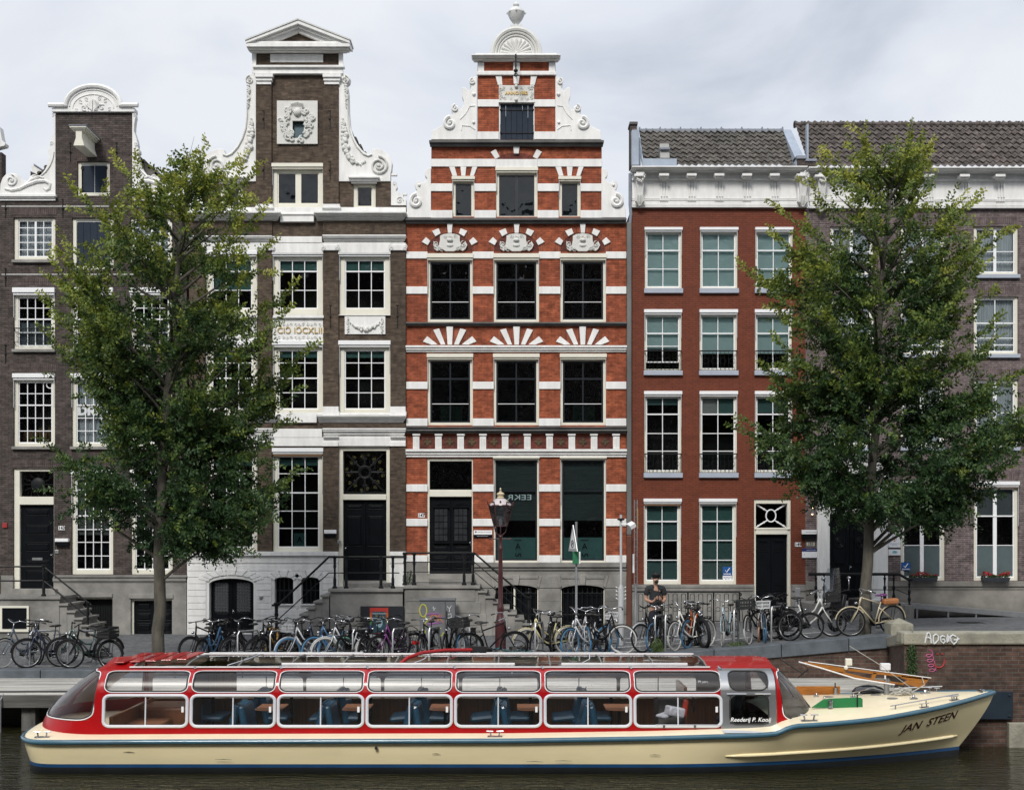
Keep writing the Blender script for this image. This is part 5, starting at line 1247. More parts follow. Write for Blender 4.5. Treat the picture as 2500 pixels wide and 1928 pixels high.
mb.add([(fx(1568),YF+.1,fz(404)),(fx(1572.5),YF+.1,fz(404)),(fx(1572.5),YF+1.75,fz(404)+1.66),(fx(1568),YF+1.75,fz(404)+1.66),(fx(1568),YF+.1,fz(404)+.14),(fx(1572.5),YF+.1,fz(404)+.14),(fx(1572.5),YF+1.75,fz(404)+1.8),(fx(1568),YF+1.75,fz(404)+1.8)],[(0,3,2,1),(4,5,6,7),(0,1,5,4),(1,2,6,5),(3,0,4,7)])
mb.fb(1568,1653,386,405,-.05,.12); mb.build('zinc_flashing', ZG, h.t, bevel=.01)
mb = MB(); mb.box(fx(1541),fx(1557),YF+.3,YF+.8,fz(400),fz(297)); mb.build('chimney', B143, h.t); mb = MB(); mb.box(fx(1539),fx(1559),YF+.25,YF+.85,fz(297),fz(291)); mb.build('chimney_cap', DSTONE, h.t)
mb = MB(); mb.rbox((fx(1624),YF+.35,fz(372)),(.30,.5,.55),(R(-20),0,0)); sk = mb.build('roof_vent', mat('vent_grey',(.3,.3,.29),.6), h.t, bevel=.02)
mb = MB(); mb.box(fx(1612),fx(1636),YF+.0,YF+.5,fz(364),fz(360)); mb.build('vent_cap', LEAD, sk)
h.body(B143, 506, X1=1966)
# party wall to the right with lead cover
mb = MB()
mb.add([(fx(1944),YF+.05,fz(388)),(fx(1966),YF+.05,fz(388)),(fx(1966),YF+2,fz(388)+1.55),(fx(1944),YF+2,fz(388)+1.55),(fx(1944),YF+.05,fz(405)),(fx(1966),YF+.05,fz(405)),(fx(1966),YF+2,fz(405)),(fx(1944),YF+2,fz(405))],[(0,1,2,3),(4,5,1,0),(5,6,2,1),(7,4,0,3)])
mb.box(fx(1972),fx(1976),YF+.1,YF+.3,fz(395),fz(300)); mb.build('party_wall_flashing', ZG, h.t)
mb = MB(); mb.box(fx(1946),fx(1968),YF+.0,YF+.4,fz(406),fz(388)); mb.box(fx(1967),fx(1990),YF-.05,YF+.35,fz(408),fz(395)); mb.build('party_wall_pier', B143, h.t); mb = MB(); mb.box(fx(1944),fx(1970),YF-.05,YF+.45,fz(388),fz(381)); mb.box(fx(1966),fx(1992),YF-.1,YF+.4,fz(395),fz(390)); mb.build('pier_capping', LEAD, h.t)
# cellar fence and signs
fe = thing('iron_fence', 'black wrought iron cellar fence before the painted red house behind the standing man', 'fence', (fx(1680,38.4),38.4,1.3))
mb = MB(); xa, xb = fx(1554,38.4), fx(1805,38.4); zt = fz(1445,38.4)
mb.tube([(xa,38.4,zt),(xb,38.4,zt),(xb+.06,38.4,zt-.05),(xb+.04,38.4,zt-.12)],.024,6); mb.tube([(xa,38.4,zt-.88),(xb,38.4,zt-.88)],.016,6)
for i in range(5): x = xa+(xb-xa)*i/4; mb.box(x-.022,x+.022,38.38,38.42,1.0,zt)
mb.build('fence_frame', IRON, fe)
mb = MB()
for i in range(24):
    x = xa+(xb-xa)*(i+.5)/24; mb.tube([(x,38.4,zt-.88),(x,38.4,zt-.05)],.008,4)
for i in range(12):
    x = xa+(xb-xa)*(i+.5)/12; mb.tube([(x-.067,38.4,zt-.3),(x-.06,38.4,zt-.08),(x,38.4,zt-.04),(x+.06,38.4,zt-.08),(x+.067,38.4,zt-.3)],.007,4)
    mb.torus((x,38.4,zt-.52),.065,.007,n=14,m=4)
mb.build('fence_infill', IRON, fe)

# ================================================================ 151: wide brick house on the right
h = House('brick_house', 'violet brown brick house with white cornice and tall curtained windows, rightmost behind the tree', 1966, 2700)
cols = ((2027,2134),(2199,2307.5),(2377.5,2486.5),(2556,2665))
for k, (X0, X1) in enumerate(cols):
    h.win(X0, X1, 553, 671, 2, (.52,.76), mull=7, fw=7, curtain=CURT, sill=9, sillm=SILLB, box=None)
    h.win(X0, X1, 724, 865, 2, ((.46,1),.74,.87), fw=7, curtain=CURT, sill=9, sillm=SILLB)
    h.win(X0, X1, 926, 1091, 2, (.5,.76), mull=9, fw=8, curtain=CURT, sill=9, sillm=SILLB)
    if k: 
        w = h.win(X0, X1, 1187, 1417, 2, ((.31,1),(.64,0)), mull=9, fw=8, box=12, awn=4, film=[.65,1,FROSTG], blind=(0,.3,mat('grey_blind',(.16,.175,.19),.8)))
        if k == 1:
            q = MB(); q.box(fx(2201.5),fx(2224),YF+.06,YF+.068,fz(1392),fz(1372)); sg = q.build('window_notice', MC['notice_blue'], w)
            q = MB(); q.tube([(fx(2207),YF+.05,fz(1381)),(fx(2211),YF+.05,fz(1385)),(fx(2218),YF+.05,fz(1375))],.014,5); q.build('tick_mark', SASH, sg); text_mb('ROOKVRIJ',(fx(2213),YF+.055,fz(1389)),.05,.001,bold=.002).build('notice_lettering',SASH,sg)
h.holes.append((2014,2142,1150,1470))
wall('wall', B151, h.t, [(1966,2700,508,1431)], h.holes)
wall('stone_base', mat('buff_grey_stone',(.19,.18,.16),.8,var=.35,vs=1.5,bump=.3), h.t, [(1966,2700,1431,1551)], h.holes, y=YF-.05, depth=.39)
for X0, X1 in cols:
    for Y0, Y1 in ((532,549),(703,719),(903,920)): soldier(h, X0+2, X1-2, Y0, Y1, B151A, 6, 3)
    if X0 > 2100: soldier(h, X0+2, X1-2, 1155, 1172, B151A, 6, 3)
mb = MB(); mb.fb(2168,2700,1419,1431,.14); mb.fb(2168,2700,1431,1438,.08); mb.fb(1966,1996,1419,1440,.1); mb.build('base_moulding', MC['buff_grey_stone'], h.t, bevel=.01)
mb = MB()
bracket_cornice(mb, 1975, 2700, 407, 508, [2096+i*86.8 for i in range(7)]); mb.build('cornice', WHITE, h.t, bevel=.006)
console(h, 2001, 426, 522)
pantiles('roof', TILE2, h.t, fx(1978), fx(2700), YF+.15, fz(406), R(45), 2.75, pitch=.215, row=.30, amp=.035)
mb = MB(); mb.tube([(fx(1975),YF+2.1,fz(406)+1.98),(fx(2700),YF+2.1,fz(406)+1.98)],.09,8)
for i in range(30): mb.tube([(fx(1975+i*25),YF+2.1,fz(406)+1.98),(fx(1979+i*25),YF+2.1,fz(406)+1.98)],.12,8)
mb.build('ridge_tiles', TILE2, h.t)
h.body(B151, 510)
# doorway
mb = MB()
for X0, X1 in ((1996,2026),(2129,2168)):
    mb.fb(X0,X1,1162,1478,.12,.2); mb.fb(X0+5,X1-5,1170,1470,.17); mb.fb(X0+10,X1-10,1172,1468,.19); mb.fb(X0-3,X1+3,1155,1164,.2); mb.fb(X0-2,X1+2,1462,1480,.2)
mb.fb(1996,2168,1120,1156,.14); cornice(mb,1990,2174,1108,1124,.35); mb.fb(2026,2129,1242,1254,.06,.25); mb.build('door_surround', WHITE, h.t, bevel=.008)
MB().add([(fx(2014),YF+.24,fz(1242)),(fx(2142),YF+.24,fz(1242)),(fx(2142),YF+.24,fz(1155)),(fx(2014),YF+.24,fz(1155))],[(0,1,2,3)]).build('fanlight_pane', GLD, h.t)
d = door(h, 2026, 2129, 1254, 1470, 2, ((.06,.58),(.66,.92)), rec=.16)
mb = MB()
for X in (2052,2103): 
    for r_ in (.16,.11,.06): mb.torus((fx(X),YF+.12,fz(1324)),r_,.018,n=16)
    mb.ball((fx(X),YF+.12,fz(1324)),.04,8,5)
mb.build('door_rosette', BLACKP, d, smooth=True)
MB().fb(2014,2142,1470,1492,.3,-.0).build('threshold', GSTONE, h.t)
# signs between 149 and 151
o = thing('sign_board', 'white over black sign box between the red house and the white doorway, above plate 151', 'sign', (fx(1977),YF-.1,fz(1305)))
MB().fb(1958,1994,1293,1303.5,.12,-.02).build('upper_board', SASH, o, bevel=.005); MB().fb(1958,1994,1303.5,1315,.118,-.02).build('lower_board', BLACKP, o, bevel=.005)
text_mb('Universiteit van Amsterdam',(fx(1978),YF-.125,fz(1298)),.03,.001).build('sign_lettering',DI,o)
o = thing('sign_board', 'blue and white sign board just below plate 151', 'sign', (fx(1977),YF-.1,fz(1350)))
MB().fb(1957.5,1994,1338,1346,.05,-.01).build('upper_board', mat('sign_navy',(.02,.03,.14),.4), o, bevel=.004); MB().fb(1957.5,1994,1346,1361,.05,-.01).build('lower_board', SASH, o, bevel=.004)
text_mb('Regionaal Instituut',(fx(1980),YF-.052,fz(1342)),.04,.001).build('sign_lettering',SASH,o); text_mb('h',(fx(1963),YF-.052,fz(1353)),.06,.001).build('sign_lettering',DI,o)
plate(h, 1969, 1989, 1323, 1332.5, '151', m=mat('plate_cream',(.5,.49,.42),.5), size=.12)
o = thing('sign_board', 'tall white sign with red house outline right of the white doorway', 'sign', (fx(2183),YF-.1,fz(1318)))
MB().fb(2168,2197.5,1299,1336,.05,-.01).build('board', SASH, o, bevel=.004)
RI = mat('red_ink',(.4,.06,.05),.5)
q = MB(); q.tube([(fx(a),YF-.055,fz(b)) for a, b in ((2178,1318),(2178,1308),(2180,1304),(2182.5,1301),(2185,1304),(2187,1308),(2187,1318))],.006,4); q.build('sign_emblem', MC['shield_blue'], o)
q = MB(); 
for Y in (1309,1313.5,1318): q.fb(2181,2184.5,Y,Y+3,.055,-.04)
q.build('sign_emblem', RI, o); text_mb('HERENGRACHT HUIS\nopen huis',(fx(2183),YF-.053,fz(1328)),.038,.001).build('sign_lettering',MC['shield_blue'],o)
o = thing('sign_board', 'small white sign with turquoise swirl, right of the white doorway', 'sign', (fx(2183),YF-.1,fz(1348)))
MB().fb(2168,2197.5,1340.5,1355,.05,-.01).build('board', SASH, o, bevel=.004); q = MB(); fspiral(q,2181,1347,4,.055,turns=1.3,n=14,tr=.012); fspiral(q,2186,1348,3.5,.055,turns=1.2,n=14,tr=.012); q.build('sign_emblem', mat('turquoise_ink',(.1,.4,.5),.5), o)
for X, nm in ((1981.5,'wall lamp with bright bulb left of the white doorway'),(2183.5,'wall lamp with bright bulb right of the white doorway')):
    o = thing('wall_lamp', 'small grey tube '+nm, 'lamp', (fx(X),YF-.1,fz(1248)), group='wall lamps by the white doorway')
    MB().lathe([(.035,0),(.035,.17)],(fx(X),YF-.09,fz(1254)),10).build('lamp_body', GALV, o); MB().ball((fx(X),YF-.09,fz(1255)),(.028,.028,.02),8,5).build('bulb', mat('lit_bulb',(.9,.7,.45),.4,emit=(1,.65,.35,5)), o); MB().ball((fx(X),YF-.09,fz(1240)),(.028,.028,.02),8,5).build('bulb', MC['lit_bulb'], o)
# planters
FL = mat('crimson_petal',(.42,.015,.03),.6,var=.4,vs=30); GR = mat('planter_foliage',(.03,.07,.015),.6,var=.4,vs=20)
for k, (X0, X1, lab) in enumerate(((2219,2286,'dark window box of red geraniums on the sill left, next to the blue tick notice'),(2395,2462,'dark window box of red geraniums on the rightmost window sill'))):
    o = thing('window_box', lab, 'planter', (fx((X0+X1)/2),YF-.2,fz(1418)))
    a, b = fx(X0,39.3), fx(X1,39.3); z0, z1 = fz(1418.5), fz(1408)
    MB().add([(a+.03,39.16,z0),(b-.03,39.16,z0),(b-.03,39.36,z0),(a+.03,39.36,z0),(a,39.12,z1),(b,39.12,z1),(b,39.38,z1),(a,39.38,z1)],[(0,3,2,1),(4,5,6,7),(0,1,5,4),(1,2,6,5),(2,3,7,6),(3,0,4,7)]).build('box', mat('anthracite_plastic',(.03,.035,.042),.5), o, bevel=.01)
    rnd = random.Random(k); fl = MB(); gr = MB()
    for i in range(600):
        x = a+(b-a)*rnd.random(); cl = math.sin(x*9+k)*.5+.5; z = z1+rnd.uniform(0,.06+.12*cl); y = 39.15+rnd.uniform(0,.2); m_ = gr if (z-z1 < .06 or rnd.random() < .3) else fl
        r_ = .028; v = [Vector((rnd.uniform(-1,1),rnd.uniform(-1,1),rnd.uniform(-1,1))).normalized()*r_ for _ in range(2)]
        c = Vector((x,y,z)); m_.add([c-v[0],c+v[1],c+v[0],c-v[1]],[(0,1,2,3)])
    fl.build('flowers', FL, o); gr.build('leaves', GR, o)
# stoop and ramp
st = thing('stone_stoop', 'low grey stoop with ornate black baluster railing before the white doorway behind the right tree', 'stoop', (fx(2090,38),38.6,1.4))
zt = fz(1472,38); mb = MB(); mb.box(fx(1974,38),fx(2215,38),37.9,YF-.06,.8,zt); mb.box(fx(2205,38),fx(2228,38),37.85,38.35,.8,zt-.05); mb.build('landing', GSTONE, st, bevel=.015)
mb = MB(); zr = fz(1401,38)
def baluster(x, z0, z1):
    H_ = z1-z0; mb.lathe([(.05,0),(.05,.03),(.025,.06),(.03,.12*H_),(.055,.22*H_),(.03,.34*H_),(.022,.4*H_),(.045,.5*H_),(.05,.56*H_),(.022,.62*H_),(.03,.8*H_),(.045,.86*H_),(.02,.9*H_),(.035,H_)],(x,38.0,z0),8)
for X in (1992,2012,2160,2182): baluster(fx(X,38), zt, zr)
baluster(fx(2220,38), zt-.05, fz(1416,38))
mb.tube([(fx(1974,38),38,zr),(fx(2195,38),38,zr),(fx(2216,38),38,fz(1413,38)),(fx(2228,38),38,fz(1413,38))],.045,8)
mb.tube([(fx(1976,38),38,fz(1439,38)),(fx(2190,38),38,fz(1439,38)),(fx(2220,38),38,fz(1452,38))],.012,5)
mb.build('railing', IRON, st, smooth=True)
ra = thing('steel_ramp', 'galvanised steel ramp on short legs running right along the stone base', 'ramp', (fx(2350,38.3),38.3,1.6))
mb = MB(); a = P(2212,1472,38.2); b = P(2700,1512,38.2)
mb.add([(a.x,38.1,a.z-.14),(b.x,38.1,b.z-.14),(b.x,38.1,b.z),(a.x,38.1,a.z),(a.x,39.3,a.z-.14),(b.x,39.3,b.z-.14),(b.x,39.3,b.z),(a.x,39.3,a.z)],[(0,1,2,3),(3,2,6,7),(0,4,5,1),(5,4,7,6)]); mb.build('ramp_deck', GALV, ra)
for X in (2237,2313,2381):
    t = (X-2212)/(488); MB().box(fx(X-2,38.2),fx(X+2,38.2),38.12,38.2,gz(fx(X,38),38)-.05,a.z+(b.z-a.z)*t-.12).build('leg', GALV, ra)
# ================================================================ canal boat
YC = 24.0
bt = thing('canal_boat', 'long cream and red glass roofed canal boat moored across the foreground', 'boat', (0,YC,0))
HULLC = mat('cream_hull_paint', (.93,.81,.50), .28, var=.07, vs=1.2, coat=.5, stretch=(.5,1,2))
DECKC = mat('cream_deck_paint', (.86,.76,.54), .35, var=.05, vs=1.5, coat=.3)
RED = mat('boat_red_paint', (.34,.004,.006), .3, var=.08, coat=.25, spec=.3)
BLUE = mat('boat_blue_rail', (.045,.12,.17), .25, var=.15, coat=.5)
STRIPE = mat('boat_stripe_blue', (.008,.055,.15), .4, var=.15)
BOT = mat('antifouling_black', (.012,.014,.016), .6, var=.3)
ALU = mat('boat_frame_grey_white', (.60,.62,.66), .35, var=.04)
RUB = mat('rubber_seal', (.02,.02,.02), .5); TEAK = mat('varnished_wood', (.33,.13,.025), .3, var=.3, vs=2, coat=.6, stretch=(2,2,22))
WOODP = mat('cabin_wood_panel', (.42,.19,.075), .35, var=.35, vs=2, coat=.3, stretch=(26,26,.6))
XS0, XS1 = -8.94, 9.17
def hb(x):                                  # half beam at the gunwale
    if x < -7.9: t = (-7.9-x)/(-7.9-XS0); return 2.0*max(0,1-t**3.0)**(1/2.3)
    if x > 4.2: t = (x-4.2)/(XS1-4.2); return 2.0*max(0,1-t**2.15)
    return 2.0
def zg(x): return interp(x, [(-9.4,.50),(-6,.52),(0,.535),(2.5,.575),(4.3,.63),(4.62,.66),(4.80,.74),(4.95,.785),(5.6,.81),(6.56,.86),(7.88,.985),(9.2,1.13)])
def hw_(x):                                 # half beam at the waterline
    xx = x
    if x > 2.5: t = min(1,(x-2.5)/(8.52-2.5)); return 1.86*max(0,1-t**1.9)
    if x < -7.9: t = min(1,(-7.9-x)/(1.25)); return 1.86*max(0,1-t**2.6)**.5
    return 1.86
xs = [XS0+.001]+[XS0+.02+.06*i for i in range(12)]+[-8.2+.25*i for i in range(49)]+[4.2,4.4,4.6,4.7,4.8,4.9,5.0,5.2]+[5.2+.16*i for i in range(1,25)]+[9.1,9.15,XS1-.001]
xs = sorted(set(round(v,3) for v in xs if v < XS1))
def stem(x, f):                              # shift so that the stem rakes back towards the keel
    k = max(0,(x-4.2)/(XS1-4.2)); s = max(0,(-7.9-x)/1.43)
    return x-.66*k**3*f+.12*s*f
ZL = [(0,0),( .45,.12),(.8,.35),(1.0,.62),(1.0,1.0)]
def section(x):
    b, w, z = hb(x), hw_(stem(x,1)), zg(x); w = min(w, b*.96) if x > -7.9 else b*.93
    pts = []
    for k in range(7):
        t = k/6; f = t**1.25
        pts.append((stem(x,f), b*(1-.012)*(1-f)+w*f - .0, z-.03-(z-.03-.105)*t))
    pts.append((stem(x,1), w*.995, .045)); pts.append((stem(x,1.03), w*.97, -.12)); pts.append((stem(x,1.1), w*.7, -.4))
    return pts
def loft(k0, k1, m, name, n=1):
    mb = MB()
    for sg in (-1,1):
        vs = []; fs = []; K = k1-k0+1
        for x in xs:
            for (px, py, pz) in section(x)[k0:k1+1]: vs.append((px, YC+sg*py, pz))
        for i in range(len(xs)-1):
            for k in range(K-1): 
                q = (i*K+k, i*K+k+1, (i+1)*K+k+1, (i+1)*K+k); fs.append(q if sg > 0 else q[::-1])
        mb.add(vs, fs)
    return mb.build(name, m, bt, smooth=2)
hull = loft(0,6,HULLC,'hull'); loft(6,7,STRIPE,'waterline_stripe'); loft(7,9,BOT,'hull_bottom')
mb = MB(); mb.tube([(x,YC-hb(x)-.012,zg(x)) for x in xs]+[(x,YC+hb(x)+.012,zg(x)) for x in reversed(xs)], .047, 8, closed=True)
mb.build('rub_rail', BLUE, bt, smooth=2)
mb = MB(); mb.tube([(stem(x,.75), YC-(hb(x)*.24+min(hw_(stem(x,1)),hb(x)*.96)*.76)-.005, .235+.02*(x-3.7)/4) for x in [3.72+i*.18 for i in range(30)] if x < 9.0], [.012]+[.042]*50, 6) if False else None
pts = []
for i in range(28):
    x = 3.75+i*(8.75-3.75)/27; s = section(x); t0 = (zg(x)-.03-(.24+.02*(x-3.7)))/(zg(x)-.135); k = min(5, max(0,t0*6)); a, b = s[int(k)], s[int(k)+1]; f = k-int(k)
    pts.append((a[0]*(1-f)+b[0]*f, YC-(a[1]*(1-f)+b[1]*f)-.008, a[2]*(1-f)+b[2]*f))
mb.tube(pts, [.01,.025]+[.036]*24+[.03,.012], 6); mb.build('spray_rail', HULLC, bt, smooth=2)
# decks
def dz(x, yo): b = max(.05,hb(x)-.02); t = max(-1,min(1,yo/b)); return zg(x)+.02+.12*(1-t*t)*min(1,b/1.6)+.03*max(0,min(1,(x-5.0)/.8))*(1-abs(t)**3)*(b/2)
mb = MB(); vs = []; fs = []; K = 12; xd = sorted(set(xs+[-7.3,4.7]))
for x in xd:
    b = hb(x)-.02; z = zg(x)+.02; mid_ = -7.35 < x < 4.75; ins = 1.54 if mid_ else b*.76
    for yo in [-b,-b*.5-ins*.5,-ins,-ins*.72,-ins*.45,-ins*.15,ins*.15,ins*.45,ins*.72,ins,b*.5+ins*.5,b]:
        vs.append((x, YC+yo, dz(x, yo) if b > .06 else z))
for i in range(len(xd)-1):
    for k in range(K-1):
        if 2 <= k <= 8 and xd[i] >= -7.31 and xd[i+1] <= 4.71: continue
        fs.append((i*K+k,(i+1)*K+k,(i+1)*K+k+1,i*K+k+1))
mb.add(vs, fs); mb.build('deck', DECKC, bt, smooth=True)
# cabin shell --------------------------------------------------
PR = [(0,1.56,.54),(.2,1.55,.72),(.74,1.51,1.27),(.80,1.505,1.33),(.95,1.465,1.48),(1.08,1.37,1.59),(1.20,1.24,1.655),(1.28,1.15,1.685),(1.42,1.0,1.715),(1.75,.65,1.765),(2.42,0,1.80)]
def prof(u):
    for a, b in zip(PR, PR[1:]):
        if u <= b[0]:
            t = (u-a[0])/(b[0]-a[0]); return a[1]+(b[1]-a[1])*t, a[2]+(b[2]-a[2])*t
    return PR[-1][1:]
CX0, CX1 = -7.35, 4.72
def endx(u, bot, top): t = min(1,max(0,(prof(u)[1]-.54)/(1.72-.54))); return bot+(top-bot)*t**1.7
def pos(x, u, sg=-1, off=0): w, z = prof(u); return Vector((x, YC+sg*(w+off), z))
def epos(ph, u, end, sg=-1, off=0):          # ph 0 at the side, 90 at the centre line
    w, z = prof(u); a = R(ph); w = max(w,.45) if False else w
    ex = endx(u, 1.45, .22) if end < 0 else endx(u, .98, .12)
    return Vector(((CX0 if end < 0 else CX1)+end*(ex+off)*math.sin(a)**.9 if ph > 0 else (CX0 if end < 0 else CX1), YC+sg*(w+off)*math.cos(a)**.85, z))
def grid(mb, f, a0, a1, na, b0, b1, nb, flip=False):
    vs = [f(a0+(a1-a0)*i/na, b0+(b1-b0)*j/nb) for i in range(na+1) for j in range(nb+1)]; fs = []
    for i in range(na):
        for j in range(nb):
            q = (i*(nb+1)+j, (i+1)*(nb+1)+j, (i+1)*(nb+1)+j+1, i*(nb+1)+j+1); fs.append(q[::-1] if flip else q)
    mb.add(vs, fs)
def rrect(a0, a1, b0, b1, ra, rb, n=5):
    pts = []
    for ca, cb, s in ((a1-ra,b1-rb,0),(a0+ra,b1-rb,90),(a0+ra,b0+rb,180),(a1-ra,b0+rb,270)):
        for i in range(n+1): w = R(s+90*i/n); pts.append((ca+ra*math.cos(w), cb+rb*math.sin(w)))
    return pts
def dens(pts, f, d=.25):
    out = []
    for i, p in enumerate(pts):
        q = pts[(i+1)%len(pts)]; k = max(1, int(max(abs(q[0]-p[0]),abs(q[1]-p[1])*3)/d)); out += [(p[0]+(q[0]-p[0])*j/k, p[1]+(q[1]-p[1])*j/k) for j in range(k)]
    return out
def corner_fill(mb, f, a0, a1, b0, b1, ra, rb, n=5):
    for ca, cb, s, oa, ob in ((a1-ra,b1-rb,0,a1,b1),(a0+ra,b1-rb,90,a0,b1),(a0+ra,b0+rb,180,a0,b0),(a1-ra,b0+rb,270,a1,b0)):
        pts = [f(ca+ra*math.cos(R(s+90*i/n)), cb+rb*math.sin(R(s+90*i/n))) for i in range(n+1)]; o = f(oa, ob)
        mb.add([o]+pts, [(0,i+1,i+2) for i in range(n)])
LW, UW = (.20,.735), (.788,1.235)            # u ranges of the two window rows
wx = [(249,458),(463,672),(676,888),(893,1104.5),(1109.5,1323),(1328.5,1543),(1548,1764)]
wins = [((a-1250)/137.3+.018,(b-1250)/137.3-.018) for a, b in wx]
for sg, RM in ((-1, RED), (1, ALU)):
    f = lambda a, u, o=0, sg=sg: pos(a, u, sg, o)
    mb = MB(); flip = sg > 0
    grid(mb, f, CX0, 3.72 if sg < 0 else CX1, 40, 0, LW[0], 2, flip); grid(mb, f, CX0, 3.72 if sg < 0 else CX1, 40, LW[1], UW[0], 2, flip); grid(mb, f, CX0, 3.72 if sg < 0 else CX1, 40, UW[1], 1.34, 2, flip)
    ed = [CX0]+[v for w in wins for v in w]+[3.72 if sg < 0 else CX1]
    for i in range(0, len(ed), 2): grid(mb, f, ed[i], ed[i+1], 1, LW[0], LW[1], 3, flip); grid(mb, f, ed[i], ed[i+1], 1, UW[0], UW[1], 5, flip)
    for a, b in wins: corner_fill(mb, f, a, b, *LW, .11, .09); corner_fill(mb, f, a, b, *UW, .15, .10)
    mb.build('cabin_side', RM if sg < 0 else ALU, bt, smooth=True)
    if sg > 0: mb = MB(); grid(mb, lambda a, u: pos(a, u, 1, .012), CX0, CX1, 10, 0, LW[1]+.04, 3, True); 
    for i, (a, b) in enumerate(wins):
        if sg < 0:
            mb = MB(); mb.tube([f(x, u, .008) for x, u in dens(rrect(a, b, *LW, .11, .09), f)], .031, 6, closed=True); w = mb.build('window', ALU, bt, smooth=2)
            mb = MB(); mb.tube([f((a+b)/2, LW[0], .004), f((a+b)/2, LW[1], .004)], .013, 6); mb.build('window_bar', ALU, w)
            mb = MB(); mb.box(b-.10,b-.06,YC-1.55,YC-1.53,.97,1.07); mb.build('window_catch', SASH, w)
            mb = MB(); grid(mb, lambda x, u: f(x, u, -.012), a, b, 4, LW[0], LW[1], 2, flip); mb.build('pane', GLB, w, smooth=2)
            mb = MB(); mb.tube([f(x, u, .006) for x, u in dens(rrect(a, b, *UW, .15, .10), f)], .009, 5, closed=True); w = mb.build('window', SASH, bt, smooth=2)
            mb = MB(); mb.tube([f(x, u, .010) for x, u in dens(rrect(a+.022, b-.022, UW[0]+.022, UW[1]-.022, .13, .09), f)], .013, 5, closed=True); mb.build('window_seal', RUB, w)
        else: mb = MB(); mb.tube([f((a+b)/2, LW[0]), f((a+b)/2, LW[1])], .012, 6); w = mb.build('window_bar', ALU, bt)
        mb = MB(); grid(mb, lambda x, u: f(x, u, -.008), a, b, 4, UW[0], UW[1], 6, flip); mb.build('pane', GLB, w, smooth=2)
# wood lining along both sides under the windows inside
mb = MB(); mb.box(CX0+.1, CX1-.2, YC+1.44, YC+1.48, .16, .80); mb.box(CX0+.1, CX1-.2, YC-1.50, YC-1.47, .16, .68); mb.box(CX0+.1,CX0+.16,YC-1.3,YC+1.3,.16,.85); mb.box(3.3,3.36,YC+.2,YC+1.4,.16,1.2)
mb.build('interior_panel', WOODP, bt)
MB().box(CX0-.9, CX1+.5, YC-1.42, YC+1.42, .12, .16).build('cabin_floor', mat('dark_cabin_floor',(.02,.018,.016),.7), bt)
MB().box(CX0+.1, CX1-.2, YC+1.39, YC+1.46, .80, .825).build('inner_sill', mat('honey_wood',(.30,.14,.045),.4,var=.3,stretch=(1,1,20)), bt)
# ends of the cabin
for end in (-1, 1):
    mb = MB(); panes = MB(); fr = MB(); seal = MB()
    for sg in (-1, 1):
        f = lambda ph, u, o=0: epos(ph, u, end, sg, o); fl = (sg*end) < 0
        fl = not fl
        g0, g1 = (.30,1.20)
        a0, a1 = (4, 68) if end < 0 else (6, 66)
        grid(mb, f, 0, 90, 14, 0, g0, 2, fl); grid(mb, f, 0, 90, 14, g1, 1.34, 2, fl)
        grid(mb, f, 0, a0, 2, g0, g1, 6, fl); grid(mb, f, a1, a1+6, 1, g0, g1, 6, fl)
        corner_fill(mb, f, a0, a1, g0, g1, 12, .14)
        grid(panes, lambda p, u: f(p, u, -.008), a0, a1, 10, g0, g1, 6, fl); grid(panes, lambda p, u: f(p, u, -.008), a1+6, 90, 4, g0, g1, 6, fl)
        fr.tube([f(p, u, .006) for p, u in dens(rrect(a0, a1, g0, g1, 12, .14), f, 5)], .011, 5, closed=True)
        seal.tube([f(p, u, .008) for p, u in dens(rrect(a0+1, a1-1, g0+.02, g1-.02, 11.5, .13), f, 5)], .010, 5, closed=True)
    mb.build('cabin_end', RED, bt, smooth=True); w = fr.build('windscreen', SASH, bt, smooth=2); seal.build('window_seal', RUB, w); panes.build('pane', GLB, w, smooth=2)
# roof
mb = MB()
for sg in (-1,1):
    grid(mb, lambda x, u: pos(x, u, sg), CX0, CX1, 30, 1.33, 1.46, 2, sg > 0)
    for a, b in ((CX0,-6.9),(3.55,CX1)): grid(mb, lambda x, u: pos(x, u, sg), a, b, 6, 1.45, 2.42, 8, sg > 0)
    for end in (-1,1): grid(mb, lambda p, u: epos(p, u, end, sg), 0, 90, 10, 1.33, 2.42, 8, (sg*end) > 0)
mb.build('roof_edge', RED, bt, smooth=True)
mb = MB()
for i in range(5): mb.box(-7.3+i*.26,-7.1+i*.26,YC-.9+.1*i,YC+.9,1.775+.004*i,1.80+.004*i)
mb.build('red_roof_hatch', RED, bt, bevel=.02)
mb = MB(); gp = MB()
for sg in (-1,1):
    grid(gp, lambda x, u: pos(x, u, sg), -6.9, 3.55, 30, 1.46, 2.42, 8, sg > 0)
    for i in range(12):
        x = -6.9+i*10.45/11; mb.tube([pos(x, 1.46+.96*j/8, sg, 0)+Vector((0,0,.012)) for j in range(9)], .016, 5)
w = mb.build('skylight_frame', mat('tinted_frame',(.20,.21,.20),.4), bt, smooth=True); gp.build('skylight_pane', glass('roof_glass',(.78,.74,.70),1.1,.02,.004), w, smooth=2)
mb = MB()
for i in range(11):
    x = -6.5+i*.95; mb.box(x,x+.5,YC-.8,YC+.8,1.79,1.802) if i%2 else None
mb.v = []; mb.f = []
for x in (-5.2,-1.9,1.2): mb.tube([(x,YC-.95,1.745),(x+.25,YC-.4,1.80),(x+.3,YC+.4,1.81),(x+.3,YC+.9,1.77)], .010, 5)
mb.build('skylight_strut', ALU, bt, smooth=True)
mb = MB(); WR = mat('white_roof_rail',(.66,.66,.66),.3)
